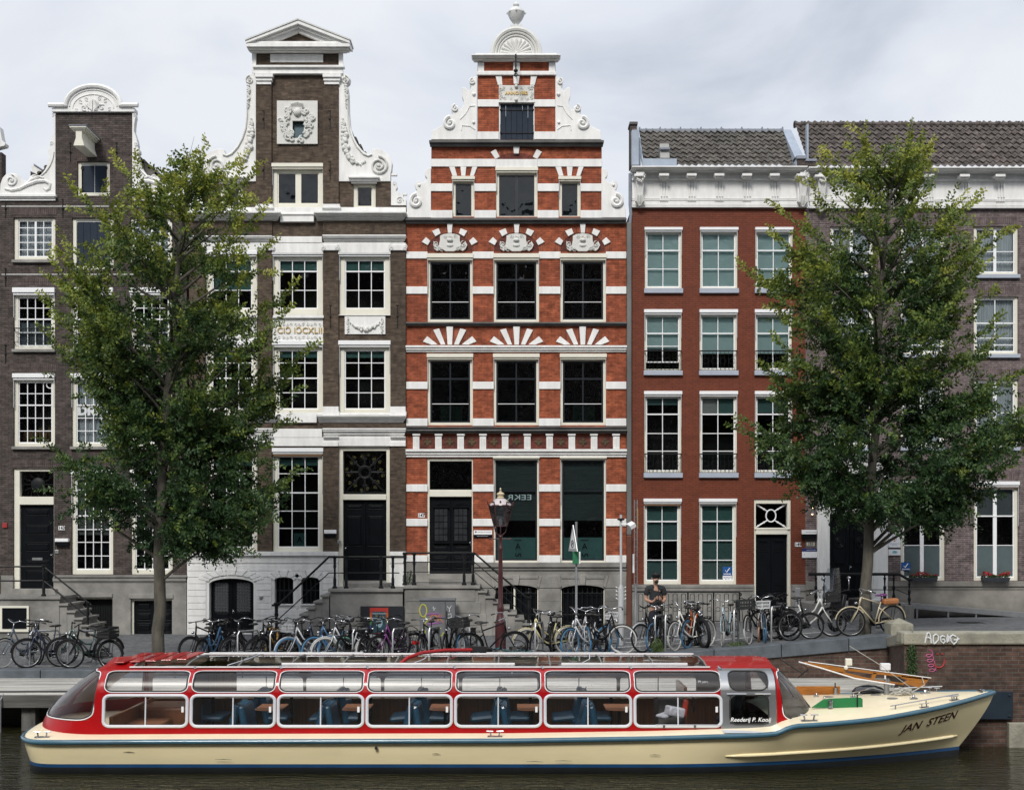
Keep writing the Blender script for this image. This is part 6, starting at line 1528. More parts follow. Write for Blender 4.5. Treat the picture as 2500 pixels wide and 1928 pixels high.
mb.box(-6.95,3.6,YC-1.10,YC-1.04,1.712,1.735); mb.box(-4.2,.05,YC-1.02,YC-.95,1.745,1.79); mb.box(.9,3.2,YC-1.02,YC-.95,1.745,1.79)
mb.box(-6.9,3.6,YC+1.0,YC+1.06,1.74,1.775); mb.box(-5.9,-2.9,YC+.55,YC+.66,1.80,1.83); mb.box(-.5,2.0,YC+.55,YC+.66,1.80,1.83); mb.build('roof_rail', WR, bt, bevel=.006)
mb = MB()
for a, b in wins: mb.tube([(b+.02,YC-1.09,1.735),(b+.06,YC-1.16,1.70)],.02,6); mb.ball((b+.05,YC-1.13,1.705),.025,6,4)
mb.build('rail_clip', CHROME, bt, smooth=True)
mb = MB(); mb.tube([(-2.05,YC-.9,1.76),(-1.95,YC-.6,1.84),(-1.7,YC-.2,1.90),(-1.3,YC+.3,1.90),(-.8,YC+.8,1.86)],.035,8); mb.build('red_arch', RED, bt, smooth=True)
# steel helmsman door
ST_ = mat('brushed_steel',(.42,.43,.44),.3,metal=.8,var=.08)
mb = MB(); f = lambda x, u: pos(x, u, -1, .012)
d0, d1 = 3.72, 4.70
grid(mb, f, d0, d1, 3, .03, .24, 2); grid(mb, f, d0, d1, 3, .74, .83, 1); grid(mb, f, d0, d1, 3, 1.24, 1.36, 1)
for a, b in ((d0,d0+.16),(d1-.13,d1)): grid(mb, f, a, b, 1, .24, .74, 3); grid(mb, f, a, b, 1, .83, 1.24, 5)
corner_fill(mb, f, d0+.16, d1-.13, .24, .74, .12, .11); corner_fill(mb, f, d0+.16, d1-.13, .83, 1.24, .14, .15)
sd = mb.build('steel_door', ST_, bt, smooth=True)
mb = MB(); mb.tube([pos(x, u, -1, .02) for x, u in dens(rrect(d0+.16, d1-.13, .24, .74, .12, .11), f)], .014, 5, closed=True); mb.tube([pos(x, u, -1, .02) for x, u in dens(rrect(d0+.16, d1-.13, .83, 1.24, .14, .15), f)], .014, 5, closed=True); mb.build('window_seal', RUB, sd, smooth=2)
mb = MB(); grid(mb, f, d0+.16, d1-.13, 2, .83, 1.24, 5); mb.build('pane', GLB, sd, smooth=2); mb = MB(); grid(mb, f, d0+.16, d1-.13, 2, .24, .74, 3); mb.build('pane', GLD, sd, smooth=2)
mb = MB(); mb.tube([(d0+.1,YC-1.56,1.30),(d0+.45,YC-1.56,1.30)],.012,6); mb.tube([(d0+.6,YC-1.56,1.30),(d1-.1,YC-1.56,1.30)],.012,6); mb.build('door_rail', CHROME, sd)
text_mb('Reederij P. Kooij', (4.24, YC-1.575, .84), .105, .001, shear=.25, bold=.0015).build('door_lettering', SASH, sd)
text_mb('99 pers.', (3.42, YC-1.44, 1.50), .06, .001).build('capacity_lettering', SASH, bt)
mb = MB(); mb.box(3.72,4.72,YC-1.95,YC-1.60,.665,.672); mb.build('tread_plate', ALU, bt)
mb = MB(); mb.tube([(2.55,YC-1.575,.745),(3.72,YC-1.575,.745)],.014,6); 
for x in (2.7,3.25): mb.box(x-.02,x+.02,YC-1.60,YC-1.55,.70,.75)
mb.build('grab_rail', CHROME, bt)
# seats and tables
SEAT = mat('blue_seat_vinyl',(.02,.11,.20),.35,var=.15,coat=.3); TT = mat('table_top_wood',(.34,.15,.075),.35,var=.25,stretch=(3,20,1))
for i, (a, b) in enumerate(wins[:6]):
    for yo in ((-.95,), (.95,))[0:2]:
        yo = yo[0]
        if i == 0 and yo < 0: continue
        xa = a+.62 if i else a+.9
        mb = MB()
        mb.rbox((xa+.08,YC+yo,.76),(.13,.82,.66),(0,R(14),0)); mb.rbox((xa-.18,YC+yo,.54),(.5,.82,.10),(0,R(-6),0))
        if i < 6: mb.rbox((xa+.27,YC+yo,.74),(.13,.82,.64),(0,R(-10),0)); mb.rbox((xa+.52,YC+yo,.54),(.42,.82,.10))
        s_ = mb.build('seat', SEAT, bt, bevel=.045)
        mb = MB(); mb.tube([(xa+.12,YC+yo-.40,.80),(xa+.16,YC+yo-.40,1.10),(xa+.24,YC+yo-.38,1.16)],.012,6); mb.build('seat_handle', CHROME, s_)
        mb = MB(); n_ = [(b-.02-.42,YC+yo-.35),(b+.02+.1,YC+yo-.35)]
        mb.box(b-.42,b+.08,YC+yo-.28,YC+yo+.42,.955,.985); mb.ball((b-.17,YC+yo-.28,.97),(.25,.14,.0149),12,4); t_ = mb.build('table', TT, bt, bevel=.01)
        mb = MB(); mb.tube([(b-.15,YC+yo+.1,.16),(b-.15,YC+yo+.1,.955)],.03,8); mb.build('table_leg', IRON, t_)
mb = MB(); mb.rbox((4.15,YC-.6,.95),(.14,.42,.55),(0,R(8),0)); mb.rbox((4.0,YC-.6,.70),(.45,.42,.12)); mb.build('helmsman_seat', BLACKP, bt, bevel=.06)
mb = MB(); mb.box(2.75,3.25,YC-.3,YC+.5,.16,1.05); mb.build('bar_counter', mat('counter_grey',(.09,.09,.085),.5), bt, bevel=.02)
mb = MB(); mb.rbox((3.0,YC-.75,.87),(.32,.25,.18),(0,.2,.3)); mb.rbox((2.85,YC-.7,.80),(.3,.3,.06),(0,-.2,.5)); mb.build('plastic_bag', mat('pale_plastic',(.55,.57,.62),.35,var=.3,vs=12), bt, bevel=.04)
mb = MB(); mb.rbox((3.22,YC-.5,.9),(.10,.12,.32),(0,.15,0)); mb.build('red_bottle', mat('bottle_red',(.4,.04,.02),.4), bt, bevel=.03)
MB().torus((3.40,YC-.35,.95),.14,.012,axis='X').build('steering_wheel', IRON, bt)
mb = MB(); mb.box(-7.2,-6.15,YC+.3,YC+1.3,.16,.80); mb.box(-7.2,-6.5,YC-1.0,YC+.2,.16,.62); mb.build('rear_bench', TT, bt, bevel=.05); MB().box(-6.1,-6.05,YC-.2,YC+1.4,.16,1.6).build('rear_curtain', mat('brown_curtain',(.07,.04,.022),.8,var=.4,stretch=(1,26,.6)), bt)
MB().add([(-6.1,YC+1.2,.9),(-5.5,YC+1.2,.9),(-5.5,YC+1.2,1.62),(-6.1,YC+1.2,1.62)],[(0,1,2,3)]).build('rear_locker', WOODP, bt)
# cleats and deck gear
def cleat(x, y, s=1, rot=0):
    z = dz(x, y-YC); mb = MB()
    for e in (-1,1): mb.tube([(e*.07*s,0,.01),(e*.085*s,0,.09*s)],.014*s,6); mb.tube([(e*.03*s,0,.095*s),(e*.15*s,0,.10*s)],.013*s,6)
    mb.box(-.13*s,.13*s,-.035*s,.035*s,0,.015); c_, s_ = math.cos(rot), math.sin(rot)
    mb.xf(lambda p: Vector((x+p.x*c_-p.y*s_, y+p.x*s_+p.y*c_, z+p.z))); mb.build('cleat', CHROME, bt, smooth=True)
cleat(-8.3,YC-1.72); cleat(-.3,YC-1.80); cleat(5.25,YC-1.72,1.1); cleat(8.2,YC-.62,.8,.5); cleat(8.2,YC+.55,.8,-.5); cleat(7.5,YC-1.05,.7,.4)
mb = MB(); mb.lathe([(.11,0),(.12,.03),(.10,.10),(.07,.14),(.02,.16)],(-9.35+.75,YC+1.2,dz(-8.6,1.2)),14); mb.build('mushroom_vent', CHROME, bt, smooth=True)
mb = MB(); mb.tube([(8.9,YC-.1,dz(8.9,-.1)+.02),(8.9,YC+.1,dz(8.9,.1)+.02),(9.0,YC,1.16)],.03,6); mb.box(8.5,8.85,YC-.13,YC+.13,1.06,1.10); mb.build('bow_fairlead', CHROME, bt, bevel=.01)
GRN = mat('board_green',(.015,.16,.05),.45,var=.12); ORB = mat('board_orange_wood',(.34,.12,.015),.45,var=.25,stretch=(2,1,18))
def lboard(xa, xb, y, m, lit, slope=True):
    z = dz((xa+xb)/2, y-YC); mb = MB(); mb.prism([(xa,z),(xb,z),(xb,z+.16),(xb-.04,z+.19),(xa+.32,z+.17),(xa+.2,z+.14)] if slope else [(xa,z),(xb,z),(xb,z+.17),(xa+.1,z+.17),(xa,z+.10)], y-.015, y+.015)
    o = mb.build('light_board', m, bt, bevel=.004); mb = MB(); mb.lathe([(.045,0),(.045,.03),(.04,.035),(.04,.11),(.045,.115),(.045,.145),(.01,.16)],(lit,y-.06,z-.0),12); mb.build('navigation_lamp', CHROME, o, smooth=True)
    mb = MB(); mb.tube([(xb-.1,y-.02,z),(xb-.1,y-.02,z+.24)],.012,6); mb.build('board_post', IRON, o)
lboard(5.48,6.42,YC-.9,GRN,5.82); lboard(5.55,6.5,YC+1.0,ORB,6.4,False)
mb = MB(); mb.ball((7.0,YC+.75,dz(7.0,.75)+.01),(.34,.22,.16),16,7); mb.build('deck_dome', mat('smoked_dome',(.015,.017,.02),.1,coat=1), bt, smooth=2)
mb = MB(); mb.tube([(6.62,YC+.52,dz(7,.5)+.02),(7.0,YC+.52,dz(7,.5)+.12),(7.38,YC+.52,dz(7,.5)+.02)],.014,6); mb.build('dome_guard', CHROME, bt)
# lowered wooden mast
mb = MB(); A0, B0 = Vector((5.65,YC+.25,1.60)), Vector((8.05,YC+.25,1.28))
Q = lambda pts: mb.prism([((1645+x/1.444-CX)*24.24/F, CAMZ-(1368+y/1.444-HY)*24.24/F) for x, y in pts], YC+.2, YC+.28)
Q([(459,358),(470,356),(602,378),(604,392),(590,396),(540,385),(466,370)]); Q([(601,378),(898,411),(893,420),(604,387)]); Q([(560,387),(600,392),(700,417),(812,431),(808,438),(690,425),(590,401)]); Q([(700,392),(715,394),(706,417),(694,415)]); Q([(800,403),(898,413),(882,440),(862,447),(838,440),(806,432),(822,420),(800,414)])
ms = mb.build('lowered_mast', TEAK, bt, bevel=.006)
mb = MB(); mb.tube([(5.50,YC+.19,1.69),(5.93,YC+.19,1.57),(6.58,YC+.19,1.37),(7.34,YC+.19,1.25)],.014,6); mb.tube([(5.68,YC+.19,1.695),(8.04,YC+.19,1.38)],.008,6); mb.build('mast_trim', SASH, ms)
mb = MB(); mb.tube([(7.20,YC+.24,dz(7.2,.24)-.02),(7.20,YC+.24,1.35)],.05,10); mb.tube([(7.32,YC+.24,dz(7.3,.24)-.02),(7.32,YC+.24,1.30)],.03,8); mb.build('mast_support', GALV, bt, smooth=True)
mb = MB(); mb.box(6.40,6.52,YC+.16,YC+.26,1.62,1.75); mb.ball((6.40,YC+.17,1.58),.045,8,5); mb.build('steaming_light', CREAM, ms, bevel=.01)
mb = MB(); mb.tube([(7.25,YC+.5,dz(7.2,.5)),(7.25,YC+.5,1.50)],.018,6); mb.box(7.16,7.34,YC+.44,YC+.56,1.50,1.63); mb.build('white_deck_lamp', SASH, bt, bevel=.02)
mb = MB(); rnd = random.Random(9)
for k in range(5):
    mb.tube([(7.25+.05*k+rnd.uniform(-.1,.25),YC+rnd.uniform(-.1,.2),dz(7.3,0)+.03+rnd.uniform(0,.12)) for _ in range(9)],.010,5)
mb.tube([(7.86,YC+.18,1.40),(7.9,YC+.16,1.25),(7.7,YC+.14,1.14),(7.5,YC+.1,1.10)],.010,5); mb.tube([(6.45,YC+.1,2.0),(7.0,YC+.1,1.66),(7.6,YC+.1,1.22)],.006,5); mb.build('mooring_rope', mat('pale_rope',(.45,.44,.40),.8,var=.2,vs=30), bt, smooth=True)
mb = MB()
mb.tube([(6.85,YC-1.18,dz(6.9,-1.18)+.07),(8.3,YC-.55,dz(8.3,-.5)+.09)],.012,6); mb.tube([(6.9,YC+1.25,dz(6.9,1.25)+.07),(8.4,YC+.62,dz(8.3,.5)+.09)],.012,6)
for x, y in ((6.95,-1.14),(7.6,-.85),(8.2,-.6)): mb.tube([(x,YC+y,dz(x,y)),(x,YC+y,dz(x,y)+.075)],.012,6)
mb.build('deck_rail', CHROME, bt)
mb = MB()
for x, y in ((6.1,.3),(6.25,-.35),(7.0,.25),(7.15,-.3)): mb.lathe([(.10,0),(.10,.012),(.03,.016)],(x,YC+y,dz(x,y)-.002),16)
mb.build('deck_hatch_ring', GALV, bt, smooth=True)
mb = MB()
for x, y, s_ in ((5.9,.45,.05),(6.5,0,.06),(6.7,.35,.05),(7.5,-.45,.07),(7.9,.1,.09),(5.9,-.2,.04)): mb.box(x-s_,x+s_,YC+y-.03,YC+y+.03,dz(x,y),dz(x,y)+.03); mb.ball((x,YC+y,dz(x,y)+.05),(s_*.5,.03,.03),8,5)
mb.build('deck_fitting', CHROME, bt, bevel=.005)
# name on the bow, laid on the hull
nm = text_mb('JAN  STEEN', (0,0,0), .21, .002, shear=.35, bold=.003, sx=1.12)
def onhull(p):
    x = 7.63+p.x; z = .70+.135*(x-7.63)+p.z+.018*(x-7.63); x2 = x
    for _ in range(3):
        t = max(0,min(1,(zg(x2)-.03-z)/(zg(x2)-.135))); x2 = x+.66*max(0,(x2-4.2)/(XS1-4.2))**3*t**1.25
    s = section(x2); k = min(5.999,t*6); i = int(k); f_ = k-i; return Vector((s[i][0]*(1-f_)+s[i+1][0]*f_, YC-(s[i][1]*(1-f_)+s[i+1][1]*f_)-.006-max(0,-p.y), s[i][2]*(1-f_)+s[i+1][2]*f_))
nm.xf(onhull); nm.build('name_lettering', mat('name_brown',(.05,.012,.01),.5), hull)
mb = MB(); mb.lathe([(.03,0),(.03,.02)],(0,0,0),10); mb.xf(lambda p: Vector((-2.37+p.x, YC-1.985-p.z, .41+p.y))); mb.build('scupper', RUB, hull)
# mooring windscreen wiper
mb = MB(); mb.tube([(5.35,YC-.4,1.45),(5.52,YC-.5,1.62),(5.45,YC-.5,1.70)],.010,5); mb.tube([(5.15,YC+.2,1.74),(5.5,YC-.1,1.5)],.012,5); mb.build('wiper', IRON, bt)

mb = MB()
for x0_, x1_, z_ in ((.25,.55,.16),(.75,1.05,.175),(-1.4,-1.25,.30),(-5.2,-4.9,.2),(2.4,2.6,.28),(-6.8,-6.6,.33)): mb.tube([(x0_,YC-1.925-.1*(z_-.1),z_),((x0_+x1_)/2,YC-1.93-.1*(z_-.1),z_+.006),(x1_,YC-1.925-.1*(z_-.1),z_-.004)],[.002,.006,.002],4)
mb.build('scuff_mark', mat('hull_scuff',(.12,.10,.07),.8,var=.4), hull)
# ================================================================ houses on the opposite bank (behind the viewer, seen only as reflections)
def opposite():
    rnd = random.Random(21); x = -75
    ms = [brick('far_brick_%d' % i, c, tuple(v*1.3 for v in c), tuple(v*.5 for v in c)) for i, c in enumerate(((.09,.05,.04),(.06,.05,.045),(.13,.10,.08)))]
    i = 0
    while x < 75:
        w = rnd.choice((7,8,9.5,11)); hgt = rnd.uniform(28.5,29.5); y = -24.0
        o = thing('brick_house', 'tall gabled brick house on the opposite bank of the canal', 'house', (x+w/2,y,1.2), group='houses on the opposite bank')
        MB().add([(x,y,0),(x+w,y,0),(x+w,y,hgt-1),(x+w*.72,y,hgt-.7),(x+w*.66,y,hgt),(x+w*.34,y,hgt),(x+w*.28,y,hgt-.7),(x,y,hgt-1),(x,y-8,0),(x+w,y-8,0),(x+w,y-8,hgt-1),(x,y-8,hgt-1)],[(7,6,5,4,3,2,1,0),(0,8,11,7),(1,2,10,9)]).build('wall', ms[i%3], o)
        fr = MB(); pn = MB()
        for fl in range(8):
            for c in range(3):
                a = x+w*(.08+.30*c); b = a+w*.24; z0 = 2.2+fl*3.1; fr.box(a,b,y,y+.06,z0,z0+2.1); pn.box(a+.1,b-.1,y+.06,y+.08,z0+.1,z0+2.0)
        fr.build('window_frames', WHITE, o, kind='stuff') if False else fr.build('window', WHITE, o); pn.build('pane', BLACKP, o)
        x += w+.02; i += 1
    MB().add([(-80,-40,1.2),(80,-40,1.2),(80,-1.5,1.2),(-80,-1.5,1.2),(-80,-1.5,-1),(80,-1.5,-1)],[(0,1,2,3),(3,2,5,4)]).build('opposite_street', PAVE, kind='structure')
opposite()
# ================================================================ trees
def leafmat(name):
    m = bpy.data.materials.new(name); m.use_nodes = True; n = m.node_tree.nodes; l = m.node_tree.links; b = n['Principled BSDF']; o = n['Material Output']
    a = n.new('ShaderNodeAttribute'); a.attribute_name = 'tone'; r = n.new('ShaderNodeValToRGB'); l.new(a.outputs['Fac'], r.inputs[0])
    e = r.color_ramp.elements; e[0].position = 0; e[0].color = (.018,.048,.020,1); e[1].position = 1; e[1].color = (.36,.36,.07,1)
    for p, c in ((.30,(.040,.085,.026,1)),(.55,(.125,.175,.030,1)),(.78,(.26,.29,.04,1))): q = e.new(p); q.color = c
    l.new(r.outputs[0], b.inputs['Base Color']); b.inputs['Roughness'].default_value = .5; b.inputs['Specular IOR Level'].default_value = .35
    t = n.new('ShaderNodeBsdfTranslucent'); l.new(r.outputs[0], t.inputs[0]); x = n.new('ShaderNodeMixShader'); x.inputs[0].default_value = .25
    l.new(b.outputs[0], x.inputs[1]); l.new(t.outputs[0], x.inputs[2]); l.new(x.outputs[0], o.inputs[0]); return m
LEAF = leafmat('elm_leaf')
BARK = mat('grey_bark', (.085,.078,.062), .9, var=.5, vs=5, bump=.9, bs=22, stretch=(1,1,.35))
from mathutils import noise as _ns
def make_tree(label, X, d, zb, env, seed, trunk_px, r0, dens=1.0):
    rg = np.random.default_rng(seed); rnd = random.Random(seed); s = F/d
    t = thing('elm_tree', label, 'tree', (fx(X,d), d, zb), 'elm trees on the quay edge')
    E = [(fz(y*1.1447,d), fx(a*1.1447,d), fx(b*1.1447,d)) for y, a, b in env][::-1]
    zs = [e[0] for e in E]
    lr = lambda z: (float(np.interp(z, zs, [e[1] for e in E])), float(np.interp(z, zs, [e[2] for e in E])))
    tk = [Vector((fx(x*1.1447,d), d+oy, fz(y*1.1447,d))) for x, y, oy in trunk_px]; tk[0].z = zb-.1; tk[-1].z -= 1.15; E = [(e[0]-.75*max(0,(e[0]-5)/9) if e[0] > 5 else e[0]+.3,e[1],e[2]) for e in E]; zs = [e[0] for e in E]
    ztop = tk[-1].z
    def tp(z):
        for a, b in zip(tk, tk[1:]):
            if z <= b.z: return a.lerp(b, max(0,(z-a.z)/(b.z-a.z)))
        return tk[-1].copy()
    mb = MB(); k = 26; P_ = [tp(zb-.1+(ztop-zb+.1)*i/k)+Vector((rnd.uniform(-.03,.03),rnd.uniform(-.03,.03),0)) for i in range(k+1)]
    mb.tube(P_, [r0*(1.25 if i == 0 else 1.0)*(1-i/k)**.75+.012 for i in range(k+1)], 12); mb.build('trunk', BARK, t, smooth=2)
    lm = MB(); sp = []
    z0 = zs[0]; nl = int(70*dens); zmin = zs[0]
    for i in range(nl):
        z = zmin+(ztop-zmin)*((i+rnd.random())/nl)**.92; a, b = lr(z); c = tp(z); az = (i*2.39996+rnd.uniform(-.4,.4))
        ca, sa = math.cos(az), math.sin(az); rx = (b-c.x) if ca > 0 else (c.x-a); ry = .62*(b-a)/2
        rad = rnd.uniform(.6,1.08); tip = Vector((c.x+ca*rx*rad, c.y+sa*ry*rad*.95, z+rnd.uniform(-.1,.25)))
        h = math.hypot(tip.x-c.x, tip.y-c.y); zs_ = max(zb+2.0, z-h*rnd.uniform(.35,.75)-.2); o = tp(zs_)
        mid = o.lerp(tip,.5)+Vector((rnd.uniform(-.2,.2),rnd.uniform(-.2,.2),-.05+.12*h)); n = 8
        L = [(o*(1-u)**2+mid*2*u*(1-u)+tip*u*u) for u in [j/n for j in range(n+1)]]
        lm.tube(L, [max(.006,.045*(1-j/n)**1.1*min(1,h/1.6+.3)+.006) for j in range(n+1)], 5, cap=False)
        hf = (z-zmin)/(ztop-zmin); m = int((30+h*34)*(.62 if hf > .72 else 1.0 if hf > .4 else 1.65)*dens**0)
        for q in range(m):
            u = rnd.uniform(.12,1)**.75; j = min(n-1,int(u*n)); p = L[j].lerp(L[j+1], u*n-j); w = .11+.27*(1-abs(u-.45))*min(1,h/1.2)
            off = Vector((rnd.gauss(0,w),rnd.gauss(0,w),rnd.gauss(0,w*.8)))
            if off.length > 1.0: off *= 1.0/off.length
            if rnd.random() < .25: off *= .25
            pp = p+off; aa, bb = lr(pp.z)
            if _ns.noise(pp*.85+Vector((seed,0,0))) < -.12 and rnd.random() < .85: continue
            if pp.x < aa-.15 or pp.x > bb+.15 or pp.z < zmin-.25: continue
            out = Vector((pp.x-c.x, pp.y-c.y, 0)); out = out.normalized() if out.length > .05 else Vector((0,0,0))
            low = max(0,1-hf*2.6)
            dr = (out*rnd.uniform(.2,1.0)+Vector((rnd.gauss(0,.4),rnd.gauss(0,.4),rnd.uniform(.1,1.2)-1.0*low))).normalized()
            y_ = .195+.5*max(0,u-.5)*(.5+hf)+.26*hf*hf+(.22 if rnd.random() < .07 else 0)+rnd.gauss(0,.05)-.10*low  # young tips yellower; low leaves darker, crown shade put into their colour
            sp.append((pp, dr, rnd.uniform(.28,.62), y_))
        # a feathery leading shoot at the tip of the outer limbs
        if rnd.random() < .95:
            dd = ((tip-mid).normalized()+Vector((0,0,.55-.5*max(0,1-hf*2.5)))).normalized()
            for e_ in range(6):
                p0 = tip+dd*.17*e_+Vector((rnd.gauss(0,.03),rnd.gauss(0,.03),0)); sp.append((p0, (dd+Vector((rnd.gauss(0,.2),rnd.gauss(0,.2),rnd.gauss(0,.12)))).normalized(), .45, .30+.09*e_*hf+.22*hf+rnd.gauss(0,.05)))
            lm.tube([tip, tip+dd*.8], [.007,.003], 4, cap=False)
    for e_ in range(10):
        p0 = tk[-1]+Vector((rnd.gauss(0,.12),rnd.gauss(0,.12),-.12*e_)); sp.append((p0, Vector((rnd.gauss(0,.3),rnd.gauss(0,.3),1)).normalized(), .5, .6))
    lm.build('limbs', BARK, t, smooth=2)
    sp = [q_ for q_ in sp if q_[0].z < ztop+.3]; n = len(sp); K = 24
    Pp = np.array([v[0] for v in sp]); D = np.array([v[1] for v in sp]); Ln = np.array([v[2] for v in sp]); Y = np.array([v[3] for v in sp])
    rv = rg.normal(size=(n,3)); rv[:,2] *= .5; side = np.cross(D, rv); side /= np.linalg.norm(side,axis=1)[:,None]+1e-9; nrm = np.cross(side, D)
    tt = (np.arange(K)+.5)/K; sg = np.where(np.arange(K)%2==0,1.,-1.)
    base = Pp[:,None,:]+D[:,None,:]*(Ln[:,None]*tt[None,:])[...,None]+rg.normal(scale=.018,size=(n,K,3)); base[...,2] -= .09*(tt[None,:]**2)
    ld = D[:,None,:]*.55+side[:,None,:]*sg[None,:,None]*.85+nrm[:,None,:]*rg.normal(scale=.38,size=(n,K,1)); ld[...,2] -= .18; ld /= np.linalg.norm(ld,axis=2)[...,None]
    wv = np.cross(ld, nrm[:,None,:]+rg.normal(scale=.45,size=(n,K,3))); wv /= np.linalg.norm(wv,axis=2)[...,None]+1e-9
    ll = (.104*(1-.35*np.abs(tt-.4))[None,:]*rg.uniform(.75,1.25,size=(n,K)))[...,None]; ww = ll*.26
    v = np.stack([base, base+ld*ll*.5+wv*ww, base+ld*ll, base+ld*ll*.5-wv*ww], axis=2).reshape(-1,3)
    v -= np.array(wloc(t)); N4 = v.shape[0]; me = bpy.data.meshes.new('crown'); me.vertices.add(N4); me.vertices.foreach_set('co', v.ravel().astype(np.float32))
    me.loops.add(N4); me.loops.foreach_set('vertex_index', np.arange(N4,dtype=np.int32)); me.polygons.add(N4//4); me.polygons.foreach_set('loop_start', np.arange(0,N4,4,dtype=np.int32)); me.update(calc_edges=True)
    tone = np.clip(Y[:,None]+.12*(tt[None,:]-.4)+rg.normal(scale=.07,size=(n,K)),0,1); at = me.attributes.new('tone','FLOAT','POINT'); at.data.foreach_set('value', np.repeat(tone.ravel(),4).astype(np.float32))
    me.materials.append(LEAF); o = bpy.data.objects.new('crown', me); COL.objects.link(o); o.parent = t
    return t
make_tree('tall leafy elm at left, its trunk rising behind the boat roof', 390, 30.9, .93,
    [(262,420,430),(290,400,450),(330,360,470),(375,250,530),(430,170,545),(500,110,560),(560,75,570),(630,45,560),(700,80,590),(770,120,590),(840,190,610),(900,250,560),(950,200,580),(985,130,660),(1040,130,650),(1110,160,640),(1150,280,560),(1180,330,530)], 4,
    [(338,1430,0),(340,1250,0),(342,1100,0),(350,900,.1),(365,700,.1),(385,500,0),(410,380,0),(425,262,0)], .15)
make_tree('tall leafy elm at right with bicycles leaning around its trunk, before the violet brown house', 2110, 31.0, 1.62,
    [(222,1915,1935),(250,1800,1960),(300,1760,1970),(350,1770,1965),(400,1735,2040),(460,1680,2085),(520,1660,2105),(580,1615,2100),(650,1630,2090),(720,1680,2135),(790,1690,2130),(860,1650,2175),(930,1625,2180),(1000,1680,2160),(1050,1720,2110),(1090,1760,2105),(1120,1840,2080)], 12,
    [(1843,1355,0),(1850,1200,0),(1860,1050,0),(1870,850,.1),(1880,600,0),(1900,400,0),(1922,225,0)], .135)
